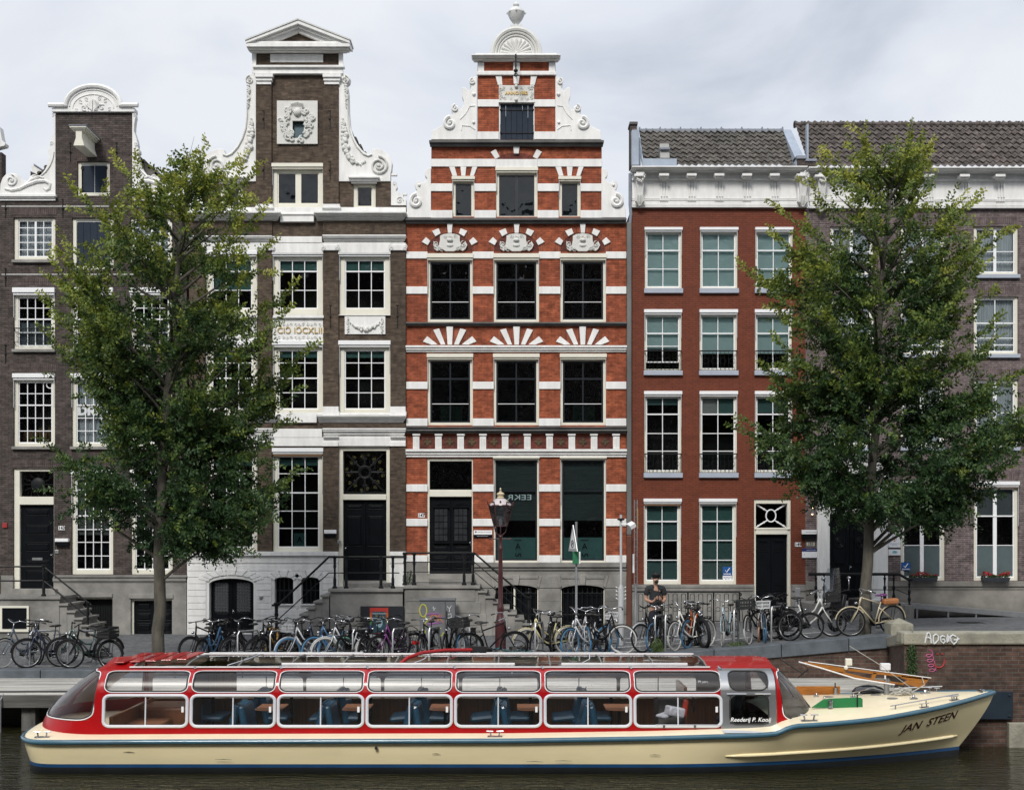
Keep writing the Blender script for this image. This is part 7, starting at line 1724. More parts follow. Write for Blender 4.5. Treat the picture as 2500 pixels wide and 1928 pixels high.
# ================================================================ bicycles
TYB = mat('black_tyre',(.010,.010,.011),.8,var=.2,spec=.2); RIMS = mat('alu_rim',(.28,.285,.295),.3,metal=.8,var=.05); BLKF = mat('bike_black',(.007,.007,.009),.4,spec=.2); SAD = mat('saddle_black',(.018,.017,.016),.5)
def bm(nm, c, **k): return mat('bike_'+nm, c, .3, var=.08, coat=.4, **k)
TYBLUE = mat('tyre_blue',(.045,.16,.30),.6,var=.1); TYMINT = mat('tyre_mint',(.20,.48,.33),.6,var=.1); TYW = mat('tyre_whitewall',(.42,.42,.40),.6,var=.15); TYPEACH = mat('tyre_peach',(.50,.30,.20),.6)
HA = Vector((.36,0,.72)); HD = (Vector((.30,0,.98))-HA).normalized()
def bike(label, X, d, psi, frame, tyre=TYB, tyre2=None, steer=0, style='step', bar='city', rack=True, crate=None, basket=None, lean=4, rim=RIMS, sc=1.0, saddle=None, extra=None, guard=None, lie=None, wide=1, z=0):
    t = thing('bicycle', label, 'bicycle', (0,0,0), 'bicycles parked along the quay'); t['_'] = 1; del t['_']
    St = Matrix.Rotation(R(steer),3,HD); fw = lambda p: St@(p-HA)+HA
    def wheel(cx, front, ty, guardm):
        for nm, fn, m, par in (('wheel',lambda q: q.torus((cx,0,.345),.308,.011,n=28,m=5),rim,t),('tyre',lambda q: q.torus((cx,0,.345),.334,.024*wide,n=28,m=6),ty,0),):
            q = MB(); fn(q)
            if nm == 'wheel':
                q.tube([(cx,-.05,.345),(cx,.05,.345)],.022,7)
                for k in range(16):
                    a = k*math.pi/8+(.1 if k%2 else -.1); q.tube([(cx+.02*math.cos(a),.025*(-1)**k,.345+.02*math.sin(a)),(cx+.30*math.cos(a+.12*(-1)**k),0,.345+.30*math.sin(a+.12*(-1)**k))],.0022,3,cap=False)
            if front: q.xf(fw)
            o = q.build(nm, m, t if par is not 0 else w0, smooth=2)
            if nm == 'wheel': w0 = o
        q = MB(); q.tube([(cx+.37*math.cos(R(a)),0,.345+.37*math.sin(R(a))) for a in range((10 if front else -5),(150 if front else 185),15)],.018,5,cap=False)
        if front: q.xf(fw)
        q.build('mudguard', guardm or BLKF, t, smooth=2)
    wheel(-.56, False, tyre2 or tyre, guard); wheel(.56, True, tyre, guard)
    q = MB(); bb = (-.08,0,.28); st0 = (-.24,0,.80); hb_ = (.355,0,.74); ht = (.31,0,.94)
    if style == 'step':
        q.tube([hb_,(.18,0,.45),(.02,0,.32),bb],.023,7); q.tube([ht,(.16,0,.66),(-.02,0,.52),(-.15,0,.52)],.020,7)
    elif style == 'swan': q.tube([ht,(.22,0,.62),(.05,0,.40),bb],.024,7)
    elif style == 'moto': q.tube([hb_,(.1,0,.62),(-.1,0,.6),(-.5,0,.66)],.04,7); q.tube([hb_,(.05,0,.36),bb],.045,7); q.rbox((.0,0,.48),(.3,.09,.2))
    else: q.tube([hb_,bb],.02,7); q.tube([ht,(-.21,0,.76)],.018,7)
    q.tube([bb,st0],.017,7); q.tube([ht,hb_],.023,7)
    for s in (-1,1): q.tube([(-.08,.03*s,.28),(-.56,.055*s,.345)],.010,5); q.tube([(-.20,.02*s,.66),(-.56,.055*s,.345)],.009,5)
    q.build('frame', frame, t, smooth=2)
    q = MB(); q.tube([(.355,0,.72),(.375,0,.68)],.022,6)
    for s in (-1,1): q.tube([(.37,.045*s,.70),(.44,.05*s,.55),(.56,.055*s,.345)],.012,6)
    q.xf(fw); q.build('fork', frame, t, smooth=2)
    q = MB(); g = MB()
    if bar == 'city':
        q.tube([(.31,0,.94),(.29,0,1.07)],.014,6)
        for s in (-1,1): q.tube([(.30,0,1.07),(.32,.10*s,1.10),(.30,.20*s,1.14),(.20,.27*s,1.12),(.06,.30*s,1.07)],.011,6,cap=False); g.tube([(.12,.29*s,1.09),(.02,.305*s,1.055)],.017,6)
    elif bar == 'flat':
        q.tube([(.31,0,.94),(.30,0,1.05)],.015,6); q.tube([(.26,-.32,1.06),(.31,0,1.06),(.26,.32,1.06)],.012,6)
        for s in (-1,1): g.tube([(.275,.22*s,1.06),(.26,.34*s,1.06)],.018,6)
    else:
        q.tube([(.31,0,.94),(.29,0,1.02)],.014,6)
        for s in (-1,1): q.tube([(.30,0,1.03),(.34,.08*s,1.16),(.28,.22*s,1.20),(.10,.27*s,1.17)],.011,6,cap=False); g.tube([(.16,.265*s,1.18),(.06,.28*s,1.16)],.017,6)
    q.xf(fw); g.xf(fw); hb0 = q.build('handlebar', CHROME if bar == 'high' or frame.name in ('bike_silver','bike_white','bike_cream','bike_pale_blue','bike_orange','bike_yellow') or len(label)%3 == 0 else BLKF, t, smooth=2); g.build('grip', SAD, hb0, smooth=2)
    q = MB(); q.ball((-.30,0,.965),(.13,.085,.035),8,5); q.ball((-.18,0,.965),(.11,.035,.025),8,5); q.tube([(-.24,0,.80),(-.265,0,.94)],.013,6); q.build('saddle', saddle or SAD, t, smooth=2)
    q = MB(); q.prism([(-.60,.30),(-.56,.41),(-.10,.37),(.02,.33),(.02,.24),(-.10,.20),(-.58,.29)], -.075,-.05); q.build('chain_case', BLKF if frame is not BLKF else mat('chain_grey',(.03,.03,.032),.4), t, bevel=.008)
    q = MB(); q.tube([(-.08,-.13,.36),(-.08,-.09,.36),(-.08,.09,.20),(-.08,.13,.20)],.010,5); q.box(-.13,-.03,-.20,-.12,.35,.37); q.box(-.13,-.03,.12,.20,.19,.21); q.build('pedals', SAD, t)
    if rack:
        q = MB()
        for s in (-1,1): q.tube([(-.22,.05*s,.74),(-.72,.06*s,.75),(-.74,.05*s,.75)],.007,5); q.tube([(-.62,.06*s,.745),(-.56,.06*s,.35)],.007,5)
        for xx in (-.3,-.45,-.6,-.73): q.tube([(xx,-.06,.745),(xx,.06,.745)],.006,4)
        q.box(-.78,-.75,-.03,.03,.68,.73); q.build('luggage_rack', IRON, t)
    q = MB(); q.ball((.43,0,.80),(.045,.035,.035),8,5); q.xf(fw); q.build('headlight', CHROME, t, smooth=2)
    if crate:
        m_, fr_ = crate; q = MB(); cx, cz = (.62,.98) if fr_ else (-.52,.90); w, dpt, h = .32,.40,.24
        for (a, b_, c_, e_) in ((-w/2,-w/2+.012,-dpt/2,dpt/2),(w/2-.012,w/2,-dpt/2,dpt/2),(-w/2,w/2,-dpt/2,-dpt/2+.012),(-w/2,w/2,dpt/2-.012,dpt/2)):
            q.box(cx+a,cx+b_,c_,e_,cz-h/2,cz-h/2+.07); q.box(cx+a,cx+b_,c_,e_,cz+h/2-.05,cz+h/2); q.box(cx+a,cx+b_,c_,e_,cz-.02,cz+.02)
            L_ = (b_-a) if b_-a > .1 else (e_-c_)
            for k in range(7):
                if b_-a > .1: xx = cx+a+(b_-a)*k/6; q.box(xx-.008,xx+.008,c_,e_,cz-h/2+.07,cz+h/2-.05)
                else: yy = c_+(e_-c_)*k/6; q.box(cx+a,cx+b_,yy-.008,yy+.008,cz-h/2+.07,cz+h/2-.05)
        q.box(cx-w/2,cx+w/2,-dpt/2,dpt/2,cz-h/2,cz-h/2+.01)
        if fr_: q.tube([(.45,-.1,.85),(.62,-.1,.86),(.56,-.1,.4)],.01,5); q.tube([(.45,.1,.85),(.62,.1,.86),(.56,.1,.4)],.01,5); q.xf(fw)
        q.build('crate', m_, t)
    if basket:
        q = MB(); cx, cz, w, dpt, h = .58,.93,.24,.34,.17
        for zz, e_ in ((cz+h/2,0),(cz,.012),(cz-h/2,.03)): q.tube([(cx-w/2+e_,-dpt/2+e_,zz),(cx+w/2-e_,-dpt/2+e_,zz),(cx+w/2-e_,dpt/2-e_,zz),(cx-w/2+e_,dpt/2-e_,zz)],.006,4,closed=True)
        for k in range(9):
            yy = -dpt/2+dpt*k/8
            for xx in (-w/2,w/2): q.tube([(cx+xx,yy,cz+h/2),(cx+xx*.8,yy*.85,cz-h/2)],.004,4)
            if k < 7: xx = -w/2+w*k/6; q.tube([(cx+xx,-dpt/2,cz+h/2),(cx+xx*.85,-dpt/2+.03,cz-h/2),(cx+xx*.85,dpt/2-.03,cz-h/2),(cx+xx,dpt/2,cz+h/2)],.004,4)
        q.xf(fw); q.build('basket', basket, t)
    if extra: extra(t, fw)
    p = R(psi); x = fx(X,d); fx_ = x-math.cos(p)*.56*sc; fy_ = d-math.sin(p)*.56*sc
    if lie is None:
        t.location = (fx_, fy_, (gz(x,d)+gz(fx_,fy_))/2+z); t.rotation_euler = (R(lean), -math.atan((gz(x,d)-gz(fx_,fy_))/.56)*.5, p)
    else: t.location = (fx_, fy_, gz(fx_,fy_)+.10); t.rotation_euler = (R(lie), 0, p)
    t.scale = (sc,)*3; return t
GB = bm('grey_blue',(.10,.13,.17)); NV = bm('navy',(.02,.03,.07)); SL = bm('silver',(.40,.41,.43)); YL = bm('yellow',(.55,.28,.02)); GRN2 = bm('dark_green',(.015,.05,.04)); CRM = bm('cream',(.50,.45,.24)); TAN = bm('tan_cream',(.46,.40,.27)); ORG = bm('orange',(.50,.11,.02)); LBL = bm('pale_blue',(.32,.42,.47)); WHB = bm('white',(.60,.60,.58)); PUR = bm('purple',(.12,.02,.13)); DBL = bm('deep_blue',(.03,.10,.20)); TL = bm('teal',(.02,.13,.15))
LTH = mat('tan_leather',(.35,.14,.05),.5); CRB = mat('crate_black',(.012,.013,.014),.5); WIRE = mat('white_wire',(.55,.56,.57),.4)
bike('grey city bicycle cut off by the left edge of the picture', 6, 30.55, -118, GB, TYW, lean=-5, bar='city')
bike('blue black step-through bicycle second from the left edge, front wheel turned narrow', 69, 30.5, -124, NV, TYB, steer=-30, lean=4)
bike('dark green bicycle with red handlebar bell behind the big black left bicycle', 150, 30.75, -152, GRN2, steer=-14, lean=3, bar='flat')
bike('large black bicycle with rear crate, rightmost of the left group', 174, 30.45, 162, BLKF, bar='flat', style='diamond', crate=(CRB,False), steer=15, lean=-3)
bike('black bicycle leftmost of the middle row, before the arched cellar door', 471, 31.0, -112, BLKF, steer=-18, bar='flat', style='diamond', lean=5)
bike('dark bicycle with bright blue front tyre, second of the middle row', 502, 30.8, -98, BLKF, TYBLUE, TYB, lean=-4, crate=None)
bike('navy bicycle with blue frame tube beside the blue tyred one', 545, 31.35, 75, DBL, TYB, lean=3)
bike('dark bicycle with child seat bar, third front wheel of the middle row', 571, 30.9, -118, BLKF, TYB, lean=4, steer=-20)
bike('black bicycle with curved silver handlebar left of the yellow one', 628, 30.8, -150, BLKF, TYB, lean=-4)
bike('bright yellow bicycle in the middle row', 655, 31.25, -100, YL, TYB, lean=4, bar='flat', style='diamond')
bike('silver bicycle with metal front basket and pale blue tyre', 703, 30.7, -155, SL, TYBLUE, steer=12, lean=3, basket=SL, guard=SL)
bike('dark bicycle half hidden right of the silver basket bicycle', 742, 31.4, -110, NV, TYB, lean=-3)
bike('bicycle with blue front tyre left of the chrome one', 769, 30.85, -145, DBL, TYBLUE, TYB, lean=4)
bike('chrome bicycle with large shiny wheels in the centre left row', 793, 30.65, -158, SL, TYW, lean=-4, guard=SL)
bike('black bicycle with mint green front tyre', 848, 30.7, -112, BLKF, TYMINT, TYB, steer=-12, lean=4)
bike('black bicycle behind the mint tyred one with tall handlebar', 868, 31.4, 80, BLKF, TYB, lean=-3, bar='high')
bike('black bicycle below the theatre poster, narrow front wheel', 893, 30.7, -108, BLKF, TYB, lean=3, bar='flat')
bike('purple bicycle in front of the theatre poster', 922, 30.8, -135, PUR, TYB, lean=-4)
bike('small folding bicycle with red box, seen from behind, right of the poster', 972, 31.0, 118, BLKF, TYB, lean=5, sc=.82, extra=lambda t, fw: MB().rbox((-.62,0,.70),(.12,.20,.10)).build('red_light_box', mat('lamp_red',(.35,.01,.01),.3), t, bevel=.01))
bike('black bicycle before the graffiti cabinet, left of two', 1033, 30.8, -105, BLKF, TYB, lean=4, style='diamond', bar='flat')
bike('black bicycle before the graffiti cabinet, right of two', 1080, 30.7, -100, BLKF, TYB, lean=-4, style='diamond', bar='flat', steer=6)
bike('bicycle with blue front tyre and black front crate left of the lamp post', 1131, 30.6, -102, SL, TYBLUE, TYB, lean=3, crate=(CRB,True), steer=-8)
bike('teal bicycle lying on the ground at the foot of the lamp post', 1182, 30.7, 172, TL, TYB, lie=82, rack=False)
bike('black bicycle standing tilted against the lamp post', 1255, 30.9, 8, BLKF, TYB, lean=14, style='diamond')
bike('cream yellow bicycle leaning right of the lamp post', 1284, 31.4, -160, CRM, TYW, lean=-6, guard=CRM)
bike('dark fallen bicycle lying beside the lamp post, wheels flat', 1322, 30.5, -8, BLKF, TYB, lie=80, rack=False)
bike('black bicycle with upright stem before the cellar windows', 1347, 31.3, -95, BLKF, TYB, lean=3, style='diamond', bar='flat')
bike('silver bicycle with fully blue tyres and wide handlebar under the triangle sign', 1391, 30.6, -150, SL, TYBLUE, steer=18, lean=4, bar='high')
bike('bicycle with blue front tyre turned narrow, right of the triangle sign', 1434, 30.7, -70, SL, TYBLUE, steer=-10, lean=-4)
bike('narrow dark bicycle with tiny white front basket', 1473, 31.2, -80, BLKF, TYB, lean=3)
bike('bicycle with thin blue front tyre and white carrier left of the pink gripped one', 1487, 31.0, -92, SL, TYBLUE, TYB, lean=-3, basket=WIRE)
bike('dark bicycle with white walled front wheel and pink bell by the camera pole', 1522, 30.6, -30, BLKF, TYW, steer=10, lean=5, bar='flat')
bike('dark bicycle with wide silver handlebar in front of the standing man', 1570, 30.65, -128, BLKF, TYB, steer=-12, lean=4, guard=SL)
bike('bicycle with blue front tyre directly below the standing man', 1590, 30.75, -110, BLKF, TYBLUE, TYB, steer=-8, lean=-3)
bike('lilac white bicycle with white walled wheel right of the standing man', 1647, 30.55, -142, WHB, TYW, steer=16, lean=4, bar='high')
bike('orange framed bicycle with blue tyre', 1678, 30.9, -112, ORG, TYBLUE, steer=-10, lean=-3)
bike('fat tyred black electric bicycle with round headlight', 1720, 30.75, -74, BLKF, TYB, style='moto', wide=2.1, bar='flat', lean=4, sc=.98, extra=lambda t, fw: (lambda q: q.xf(fw).build('round_headlight', CHROME, t, smooth=2))(MB().torus((.46,0,.86),.06,.014,axis='X',n=16).ball((.45,0,.86),(.03,.055,.055),8,5)))
bike('pale blue bicycle with white walled wheel left of the tilted crate', 1762, 30.7, -118, LBL, TYW, steer=24, lean=3)
bike('black bicycle with big dark crate tilted on its front carrier', 1827, 30.7, -138, BLKF, TYW, steer=22, lean=9, crate=(CRB,True))
bike('cream bicycle with peach coloured tyres and brown saddle', 1852, 31.2, -105, WHB, TYPEACH, lean=-4, saddle=LTH)
bike('bicycle with blue front tyre and large white wire basket', 1868, 30.8, -96, SL, TYBLUE, TYB, lean=3, basket=WIRE)
bike('dark grey bicycle with wide chrome handlebar before the red house door', 1926, 30.8, -60, BLKF, TYB, steer=14, lean=-4)
bike('small black electric folding bicycle with battery box left of the tree', 1981, 30.75, -38, BLKF, TYB, steer=14, lean=4, sc=.9, bar='flat', style='moto', crate=None)
bike('white transport bicycle with black front crate just left of the tree trunk', 2033, 31.0, -26, WHB, TYB, lean=4, crate=(CRB,True), steer=6)
bike('tan cream bicycle with brown leather bag leaning on the right tree trunk', 2078, 30.55, 196, TAN, TYB, lean=-5, style='diamond', saddle=PUR, guard=TAN, steer=-20, extra=lambda t, fw: MB().rbox((-.50,-.0,.80),(.42,.16,.14)).build('leather_bag', LTH, t, bevel=.04))

for X, d, psi, lab in ((592,31.5,-80,'dark bicycle tucked behind the left steel hoop of the middle row'),(640,31.6,-100,'dark bicycle squeezed behind the yellow bicycle'),(690,31.7,70,'dark bicycle behind the silver bicycle with metal basket'),(726,31.3,-95,'black bicycle wedged right of the metal basket'),(812,31.5,-120,'dark bicycle behind the chrome bicycle'),(832,31.2,-80,'black bicycle wedged left of the mint green tyre'),(905,31.5,-75,'dark bicycle behind the purple one below the poster'),(945,31.5,-110,'dark bicycle between the purple and the folding bicycle'),(520,31.4,-105,'dark bicycle behind the bright blue tyre in the middle row'),(1300,31.6,-120,'dark bicycle behind the cream yellow bicycle'),(1618,31.2,-100,'dark bicycle behind the steel hoop at the standing man'),(1905,31.4,-100,'dark bicycle behind the large white wire basket'),(1700,31.5,-85,'dark bicycle behind the fat tyred electric one'),(90,31.2,-60,'dark bicycle behind the left hoop stand near the left edge')):
    bike(lab, X, d, psi, BLKF, TYB, lean=random.choice((-5,4,6)), bar=random.choice(('city','flat')), steer=random.choice((-15,0,12)), style=random.choice(('step','diamond')))
# ================================================================ moped behind the tree
mo = thing('moped', 'dark moped with tall clear windscreen half hidden behind the right tree trunk', 'moped', (0,0,0))
q = MB(); q.tube([(-.6,0,.55),(-.2,0,.62),(.1,0,.35),(.4,0,.45),(.5,0,.95)],[.16,.18,.16,.13,.10],10); q.rbox((-.35,0,.62),(.6,.3,.3)); q.rbox((.48,0,.7),(.12,.42,.5),(0,-.3,0)); q.build('moped_body', BLKF, mo, smooth=True, bevel=.03)
for x in (-.55,.62):
    w_ = MB().torus((x,0,.24),.18,.055,n=20,m=8).build('wheel', TYB, mo, smooth=2); MB().torus((x,0,.24),.12,.02,n=16).build('rim', RIMS, w_, smooth=2)
q = MB(); grid(q, lambda a, b: Vector((.60-.10*b-.12*math.cos(a)*-1*0+.10*abs(math.sin(a)), .30*math.sin(a)*(1-.35*b**2), .85+.75*b)), -1.3, 1.3, 10, 0, 1, 8); q.build('windscreen', glass('moped_screen',(.70,.74,.78),2.5,.2,.0), mo, smooth=2)
q = MB()
for s in (-1,1): q.tube([(.5,.1*s,1.0),(.45,.35*s,1.05),(.52,.42*s,1.30)],.012,6); q.ball((.52,.42*s,1.34),(.02,.06,.05),8,5)
q.build('mirror', CHROME, mo, smooth=2)
q = MB(); q.tube([(.42,-.36,1.02),(.48,0,1.0),(.42,.36,1.02)],.014,6); q.build('handlebar', BLKF, mo); q = MB(); q.ball((.60,0,.95),(.04,.08,.08),10,6); q.build('headlight', CHROME, mo, smooth=2); q = MB(); q.rbox((-.35,0,.80),(.62,.26,.08)); q.build('seat', SAD, mo, bevel=.03)
mo.rotation_euler = (R(3),0,R(214)); mo.location = (fx(2080,31.9),31.9,gz(8.7,31.9)+.02)
# ================================================================ lamp post
def lamp():
    d = 31.7; X = 1222; zb = gz(fx(X,d),d); o = thing('lamp_post', 'dark red cast iron lamp post with crowned lantern', 'street lamp', (fx(X,d),d,zb)); x = fx(X,d); s = F/d
    Z = lambda y: CAMZ-(y-HY)/s
    CI = mat('oxblood_cast_iron',(.055,.012,.014),.35,var=.2,coat=.4,bump=.3,bs=40)
    pr = [(.155,zb-.02),(.155,zb+.12),(.14,zb+.16),(.135,Z(1524)),(.13,Z(1516)),(.105,Z(1510)),(.10,Z(1502)),(.075,Z(1495)),(.085,Z(1488)),(.085,Z(1480)),(.06,Z(1474)),(.058,Z(1400)),(.062,Z(1396)),(.055,Z(1392)),(.048,Z(1345)),(.06,Z(1342)),(.06,Z(1336)),(.042,Z(1332)),(.04,Z(1312)),(.055,Z(1309)),(.03,Z(1304))]
    MB().lathe([(r,z-zb) for r, z in pr],(x,d,zb),16).build('post', CI, o, smooth=True)
    q = MB(); zt = Z(1284); ztop = Z(1234)
    q.tube([(x-.27,d,Z(1315)),(x+.27,d,Z(1315))],.014,6)
    for s_ in (-1,1): q.ball((x+.27*s_,d,Z(1315)),.028,6,4); q.tube([(x,d,Z(1310)),(x+.13*s_,d,Z(1298)),(x+.15*s_,d,zt)],.014,6); q.tube([(x,d,Z(1310)),(x,d+.13*s_,Z(1298)),(x,d+.15*s_,zt)],.014,6)
    q.build('lantern_bracket', CI, o, smooth=True)
    q = MB(); g = MB(); n = 6; r0, r1 = .165,.30
    for k in range(n):
        a0, a1 = R(k*60), R(k*60+60); p = [(x+r0*math.cos(a0),d+r0*math.sin(a0),zt),(x+r0*math.cos(a1),d+r0*math.sin(a1),zt),(x+r1*math.cos(a1),d+r1*math.sin(a1),ztop),(x+r1*math.cos(a0),d+r1*math.sin(a0),ztop)]
        g.add(p,[(0,1,2,3)]); q.tube([p[0],p[3]],.014,5); q.tube([p[0],p[1]],.014,5); q.tube([p[3],p[2]],.020,5); q.tube([p[3],(p[3][0]*1.0+(p[3][0]-x)*.10,p[3][1]+(p[3][1]-d)*.1,ztop+.10)],.018,5)
    q.build('lantern_frame', CI, o, smooth=True); g.build('lantern_pane', glass('lantern_glass',(.78,.78,.80),1.3,.04), o)
    MB().lathe([(.29,0),(.27,.03),(.18,.13),(.12,.17),(.07,.19)],(x,d,ztop),12).build('lantern_roof', mat('lantern_white',(.50,.46,.46),.4), o, smooth=True)
    q = MB()
    for k in range(6): a = R(30+k*60); q.ball((x+.23*math.cos(a),d+.23*math.sin(a),ztop+.08),(.025,.025,.05),6,4)
    q.build('roof_finial', CI, o)
    MB().lathe([(a_*.85,b_*.72) for a_, b_ in [(.07,0),(.10,.02),(.11,.05),(.08,.08),(.10,.13),(.12,.17),(.09,.21),(.03,.24),(.035,.28),(.015,.30),(.03,.33),(.02,.37),(.005,.39)]],(x,d,ztop+.17),12).build('gilt_crown', mat('crown_gold',(.55,.47,.30),.4,var=.3,vs=20), o, smooth=True)
    MB().lathe([(.03,0),(.05,.03),(.05,.14),(.02,.17)],(x,d,zt+.02),10).build('lamp_bulb', SASH, o, smooth=True)
lamp()
# triangular sign on its post
d = 32.6; zb = gz(fx(1407,d),d); o = thing('sign_post', 'slim grey post with a triangular sign turned sideways above a small green box', 'sign', (fx(1407,d),d,zb)); x = fx(1407,d); Z = lambda y: CAMZ-(y-HY)*d/F
MB().lathe([(.05,0),(.05,.75),(.032,.80),(.030,Z(1273)-zb)],(x,d,zb),12).build('post', GALV, o, smooth=True)
q = MB(); ca, sa = math.cos(R(75)), math.sin(R(75)); tr = [(-.36,Z(1345)),(.36,Z(1345)),(.0,Z(1281))]
def place(u, z, off): return (x-.075+u*ca+off*sa, d-.05-u*sa*1+off*ca*-1, z)
def tri(u0, off, sc_=1): c = Z(1322); return [place(u*sc_, c+(z-c)*sc_, off) for u, z in tr]
a, b = tri(0,0), tri(0,-.02); q.add(a+b,[(0,1,2),(5,4,3),(0,3,4,1),(1,4,5,2),(2,5,3,0)]); tb = q.build('sign_back', GALV, o)
q = MB(); q.add(tri(0,-.024)+tri(0,-.024,.72),[(0,3,4,1),(1,4,5,2),(2,5,3,0)]); q.build('sign_border', mat('sign_grey',(.4,.41,.42),.4), tb); q = MB(); q.add(tri(0,-.025,.72),[(2,1,0)]); q.build('sign_face', SASH, tb)
q = MB(); q.tube([place(.10*math.cos(a_),Z(1327)+.09*math.sin(a_),-.03) for a_ in [R(i*30) for i in range(12)]],.010,4,closed=True); q.tube([place(-.08,Z(1331),-.03),place(.08,Z(1322),-.03)],.012,4); q.build('sign_symbol', DI, tb)
q = MB(); q.box(x-.10,x+.06,d-.12,d-.02,Z(1376),Z(1345)); gb = q.build('green_box', mat('box_green',(.02,.16,.07),.5), o, bevel=.01); MB().box(x+.061,x+.10,d-.13,d-.01,Z(1375),Z(1346)).build('box_cover', SASH, gb, bevel=.005)
# camera pole
d = 33; zb = gz(fx(1516,d),d); x = fx(1516,d); Z = lambda y: CAMZ-(y-HY)*d/F; o = thing('camera_pole', 'pale grey pole with traffic camera and small spikes left of the drainpipe', 'pole', (x,d,zb))
MB().lathe([(.075,0),(.075,Z(1436)-zb),(.05,Z(1430)-zb),(.032,Z(1425)-zb),(.032,Z(1256)-zb)],(x,d,zb),12).build('pole', mat('pole_grey',(.42,.43,.44),.45), o, smooth=True)
q = MB(); q.tube([(x,d-.03,Z(1279)),(x+.2,d-.05,Z(1279))],.02,6); q.rbox((x+.27,d-.08,Z(1282)),(.16,.22,.12),(.3,-.5,.2)); q.build('camera', SASH, o, bevel=.015); MB().lathe([(.0,0),(.10,.04),(.10,.06),(.03,.08)],(x,d,Z(1272)),12).build('camera_dome', IRON, o, smooth=True)
q = MB()
for i in range(4):
    for s_ in (-1,1): q.tube([(x,d,Z(1462-i*9)),(x+.12*s_,d,Z(1462-i*9)+.01)],.007,4); q.ball((x+.12*s_,d,Z(1462-i*9)+.02),.018,6,4)
q.build('climb_spikes', SASH, o)
# tall tram like pole with double rail
d = 34; x = fx(1552,d); zb = gz(x,d); Z = lambda y: CAMZ-(y-HY)*d/F; o = thing('signal_pole', 'thin double rail steel pole in front of the drainpipe and red house edge', 'pole', (x,d,zb))
MB().lathe([(.05,0),(.05,.9),(.035,.95),(.03,Z(1425)-zb)],(x,d,zb),10).build('pole', GALV, o, smooth=True)
q = MB()
for s_ in (-.035,.04): q.box(x+s_-.012,x+s_+.012,d-.02,d+.02,Z(1428),Z(1220))
for y_ in range(1226,1428,18): q.box(x-.035,x+.04,d-.015,d+.015,Z(y_+1),Z(y_))
q.build('rail', GALV, o); q = MB(); q.box(x-.085,x-.035,d-.04,d+.03,Z(1398),Z(1352)); q.build('side_box', SASH, o, bevel=.008); q = MB(); q.box(x+.05,x+.06,d-.03,d+.03,Z(1290),Z(1240)); q.build('yellow_strip', mat('strip_yellow',(.45,.30,.04),.5), o)
# broad bollard post
d = 33; x = fx(1947,d); zb = gz(x,d); MBq = MB().box(x-.065,x+.065,d-.04,d+.04,zb-.05,CAMZ-(1435-HY)*d/F); o = MBq.build('steel_post', mat('post_grey',(.30,.31,.33),.4,metal=.4), None, bevel=.015); tag(o, 'broad flat grey steel post right of the red house door behind the bicycles', 'post')
# graffiti cabinet
d = 37.3; o = thing('electric_cabinet', 'grey street cabinet covered in yellow pink and white graffiti beneath the right stoop', 'cabinet', (fx(1068,d),d,gz(fx(1068,d),d)))
x0, x1, zt, zb = fx(1024.5,d), fx(1111,d), CAMZ-(1466-HY)*d/F, gz(fx(1068,d),d)-.02
CG = mat('cabinet_grey',(.13,.135,.145),.55,var=.15); MB().box(x0,x1,d,d+.4,zb,zt).build('cabinet_body', CG, o, bevel=.015); MB().box(x0-.02,x1+.02,d-.03,d+.42,zt,zt+.07).build('cabinet_lid', CG, o, bevel=.015)
xm = fx(1087,d); MB().box(xm-.006,xm+.006,d-.008,d,zb+.05,zt-.03).build('door_gap', IRON, o); q = MB(); q.box(xm+.03,xm+.06,d-.03,d,zt-.5,zt-.3); q.build('door_handle', IRON, o)
def scrib(pts, m, r=.012): q = MB(); q.tube([(x0+(x1-x0)*a,d-.004,zt-(zt-zb)*b) for a, b in pts], r, 4); q.v = [(v[0],d-.004+(v[1]-d+.004)*.25,v[2]) for v in q.v]; q.build('graffiti_tag', m, o)
GY = mat('spray_yellow',(.42,.42,.03),.7); GP = mat('spray_purple',(.20,.07,.22),.7); GO = mat('spray_orange',(.45,.16,.05),.7); WH = MC['white_spray']
scrib([(.10+.10*math.cos(a),.25+.16*math.sin(a)) for a in [R(i*28) for i in range(16)]], GY, .016); scrib([(.14,.40),(.22,.50),(.12,.62),(.2,.62)], GY, .016); scrib([(.60+.07*math.cos(a),.8+.1*math.sin(a)) for a in [R(i*40) for i in range(8)]], GY)
scrib([(.25+.06*math.cos(a)+.02*i_,.45+.09*math.sin(a)) for i_, a in enumerate([R(i*35) for i in range(14)])], GO, .016); scrib([(.42,.52),(.45,.38),(.53,.52),(.55,.36),(.64,.36),(.58,.45),(.66,.55)], GO, .016)
scrib([(.2,.35),(.5,.33),(.62,.42),(.3,.48),(.6,.56),(.22,.6)], GP, .03); scrib([(.38,.14),(.42,.24),(.34,.18),(.46,.18),(.38,.24)], WH, .008); scrib([(.78,.14),(.84,.2),(.9,.12),(.84,.2),(.84,.28)], WH, .009)
scrib([(.80,.36),(.88,.32),(.90,.42),(.80,.44),(.82,.52),(.92,.5),(.84,.58),(.90,.64),(.82,.7),(.9,.76)], WH, .009); scrib([(.06,.78),(.1,.66),(.16,.78),(.14,.86),(.06,.86)], GY)
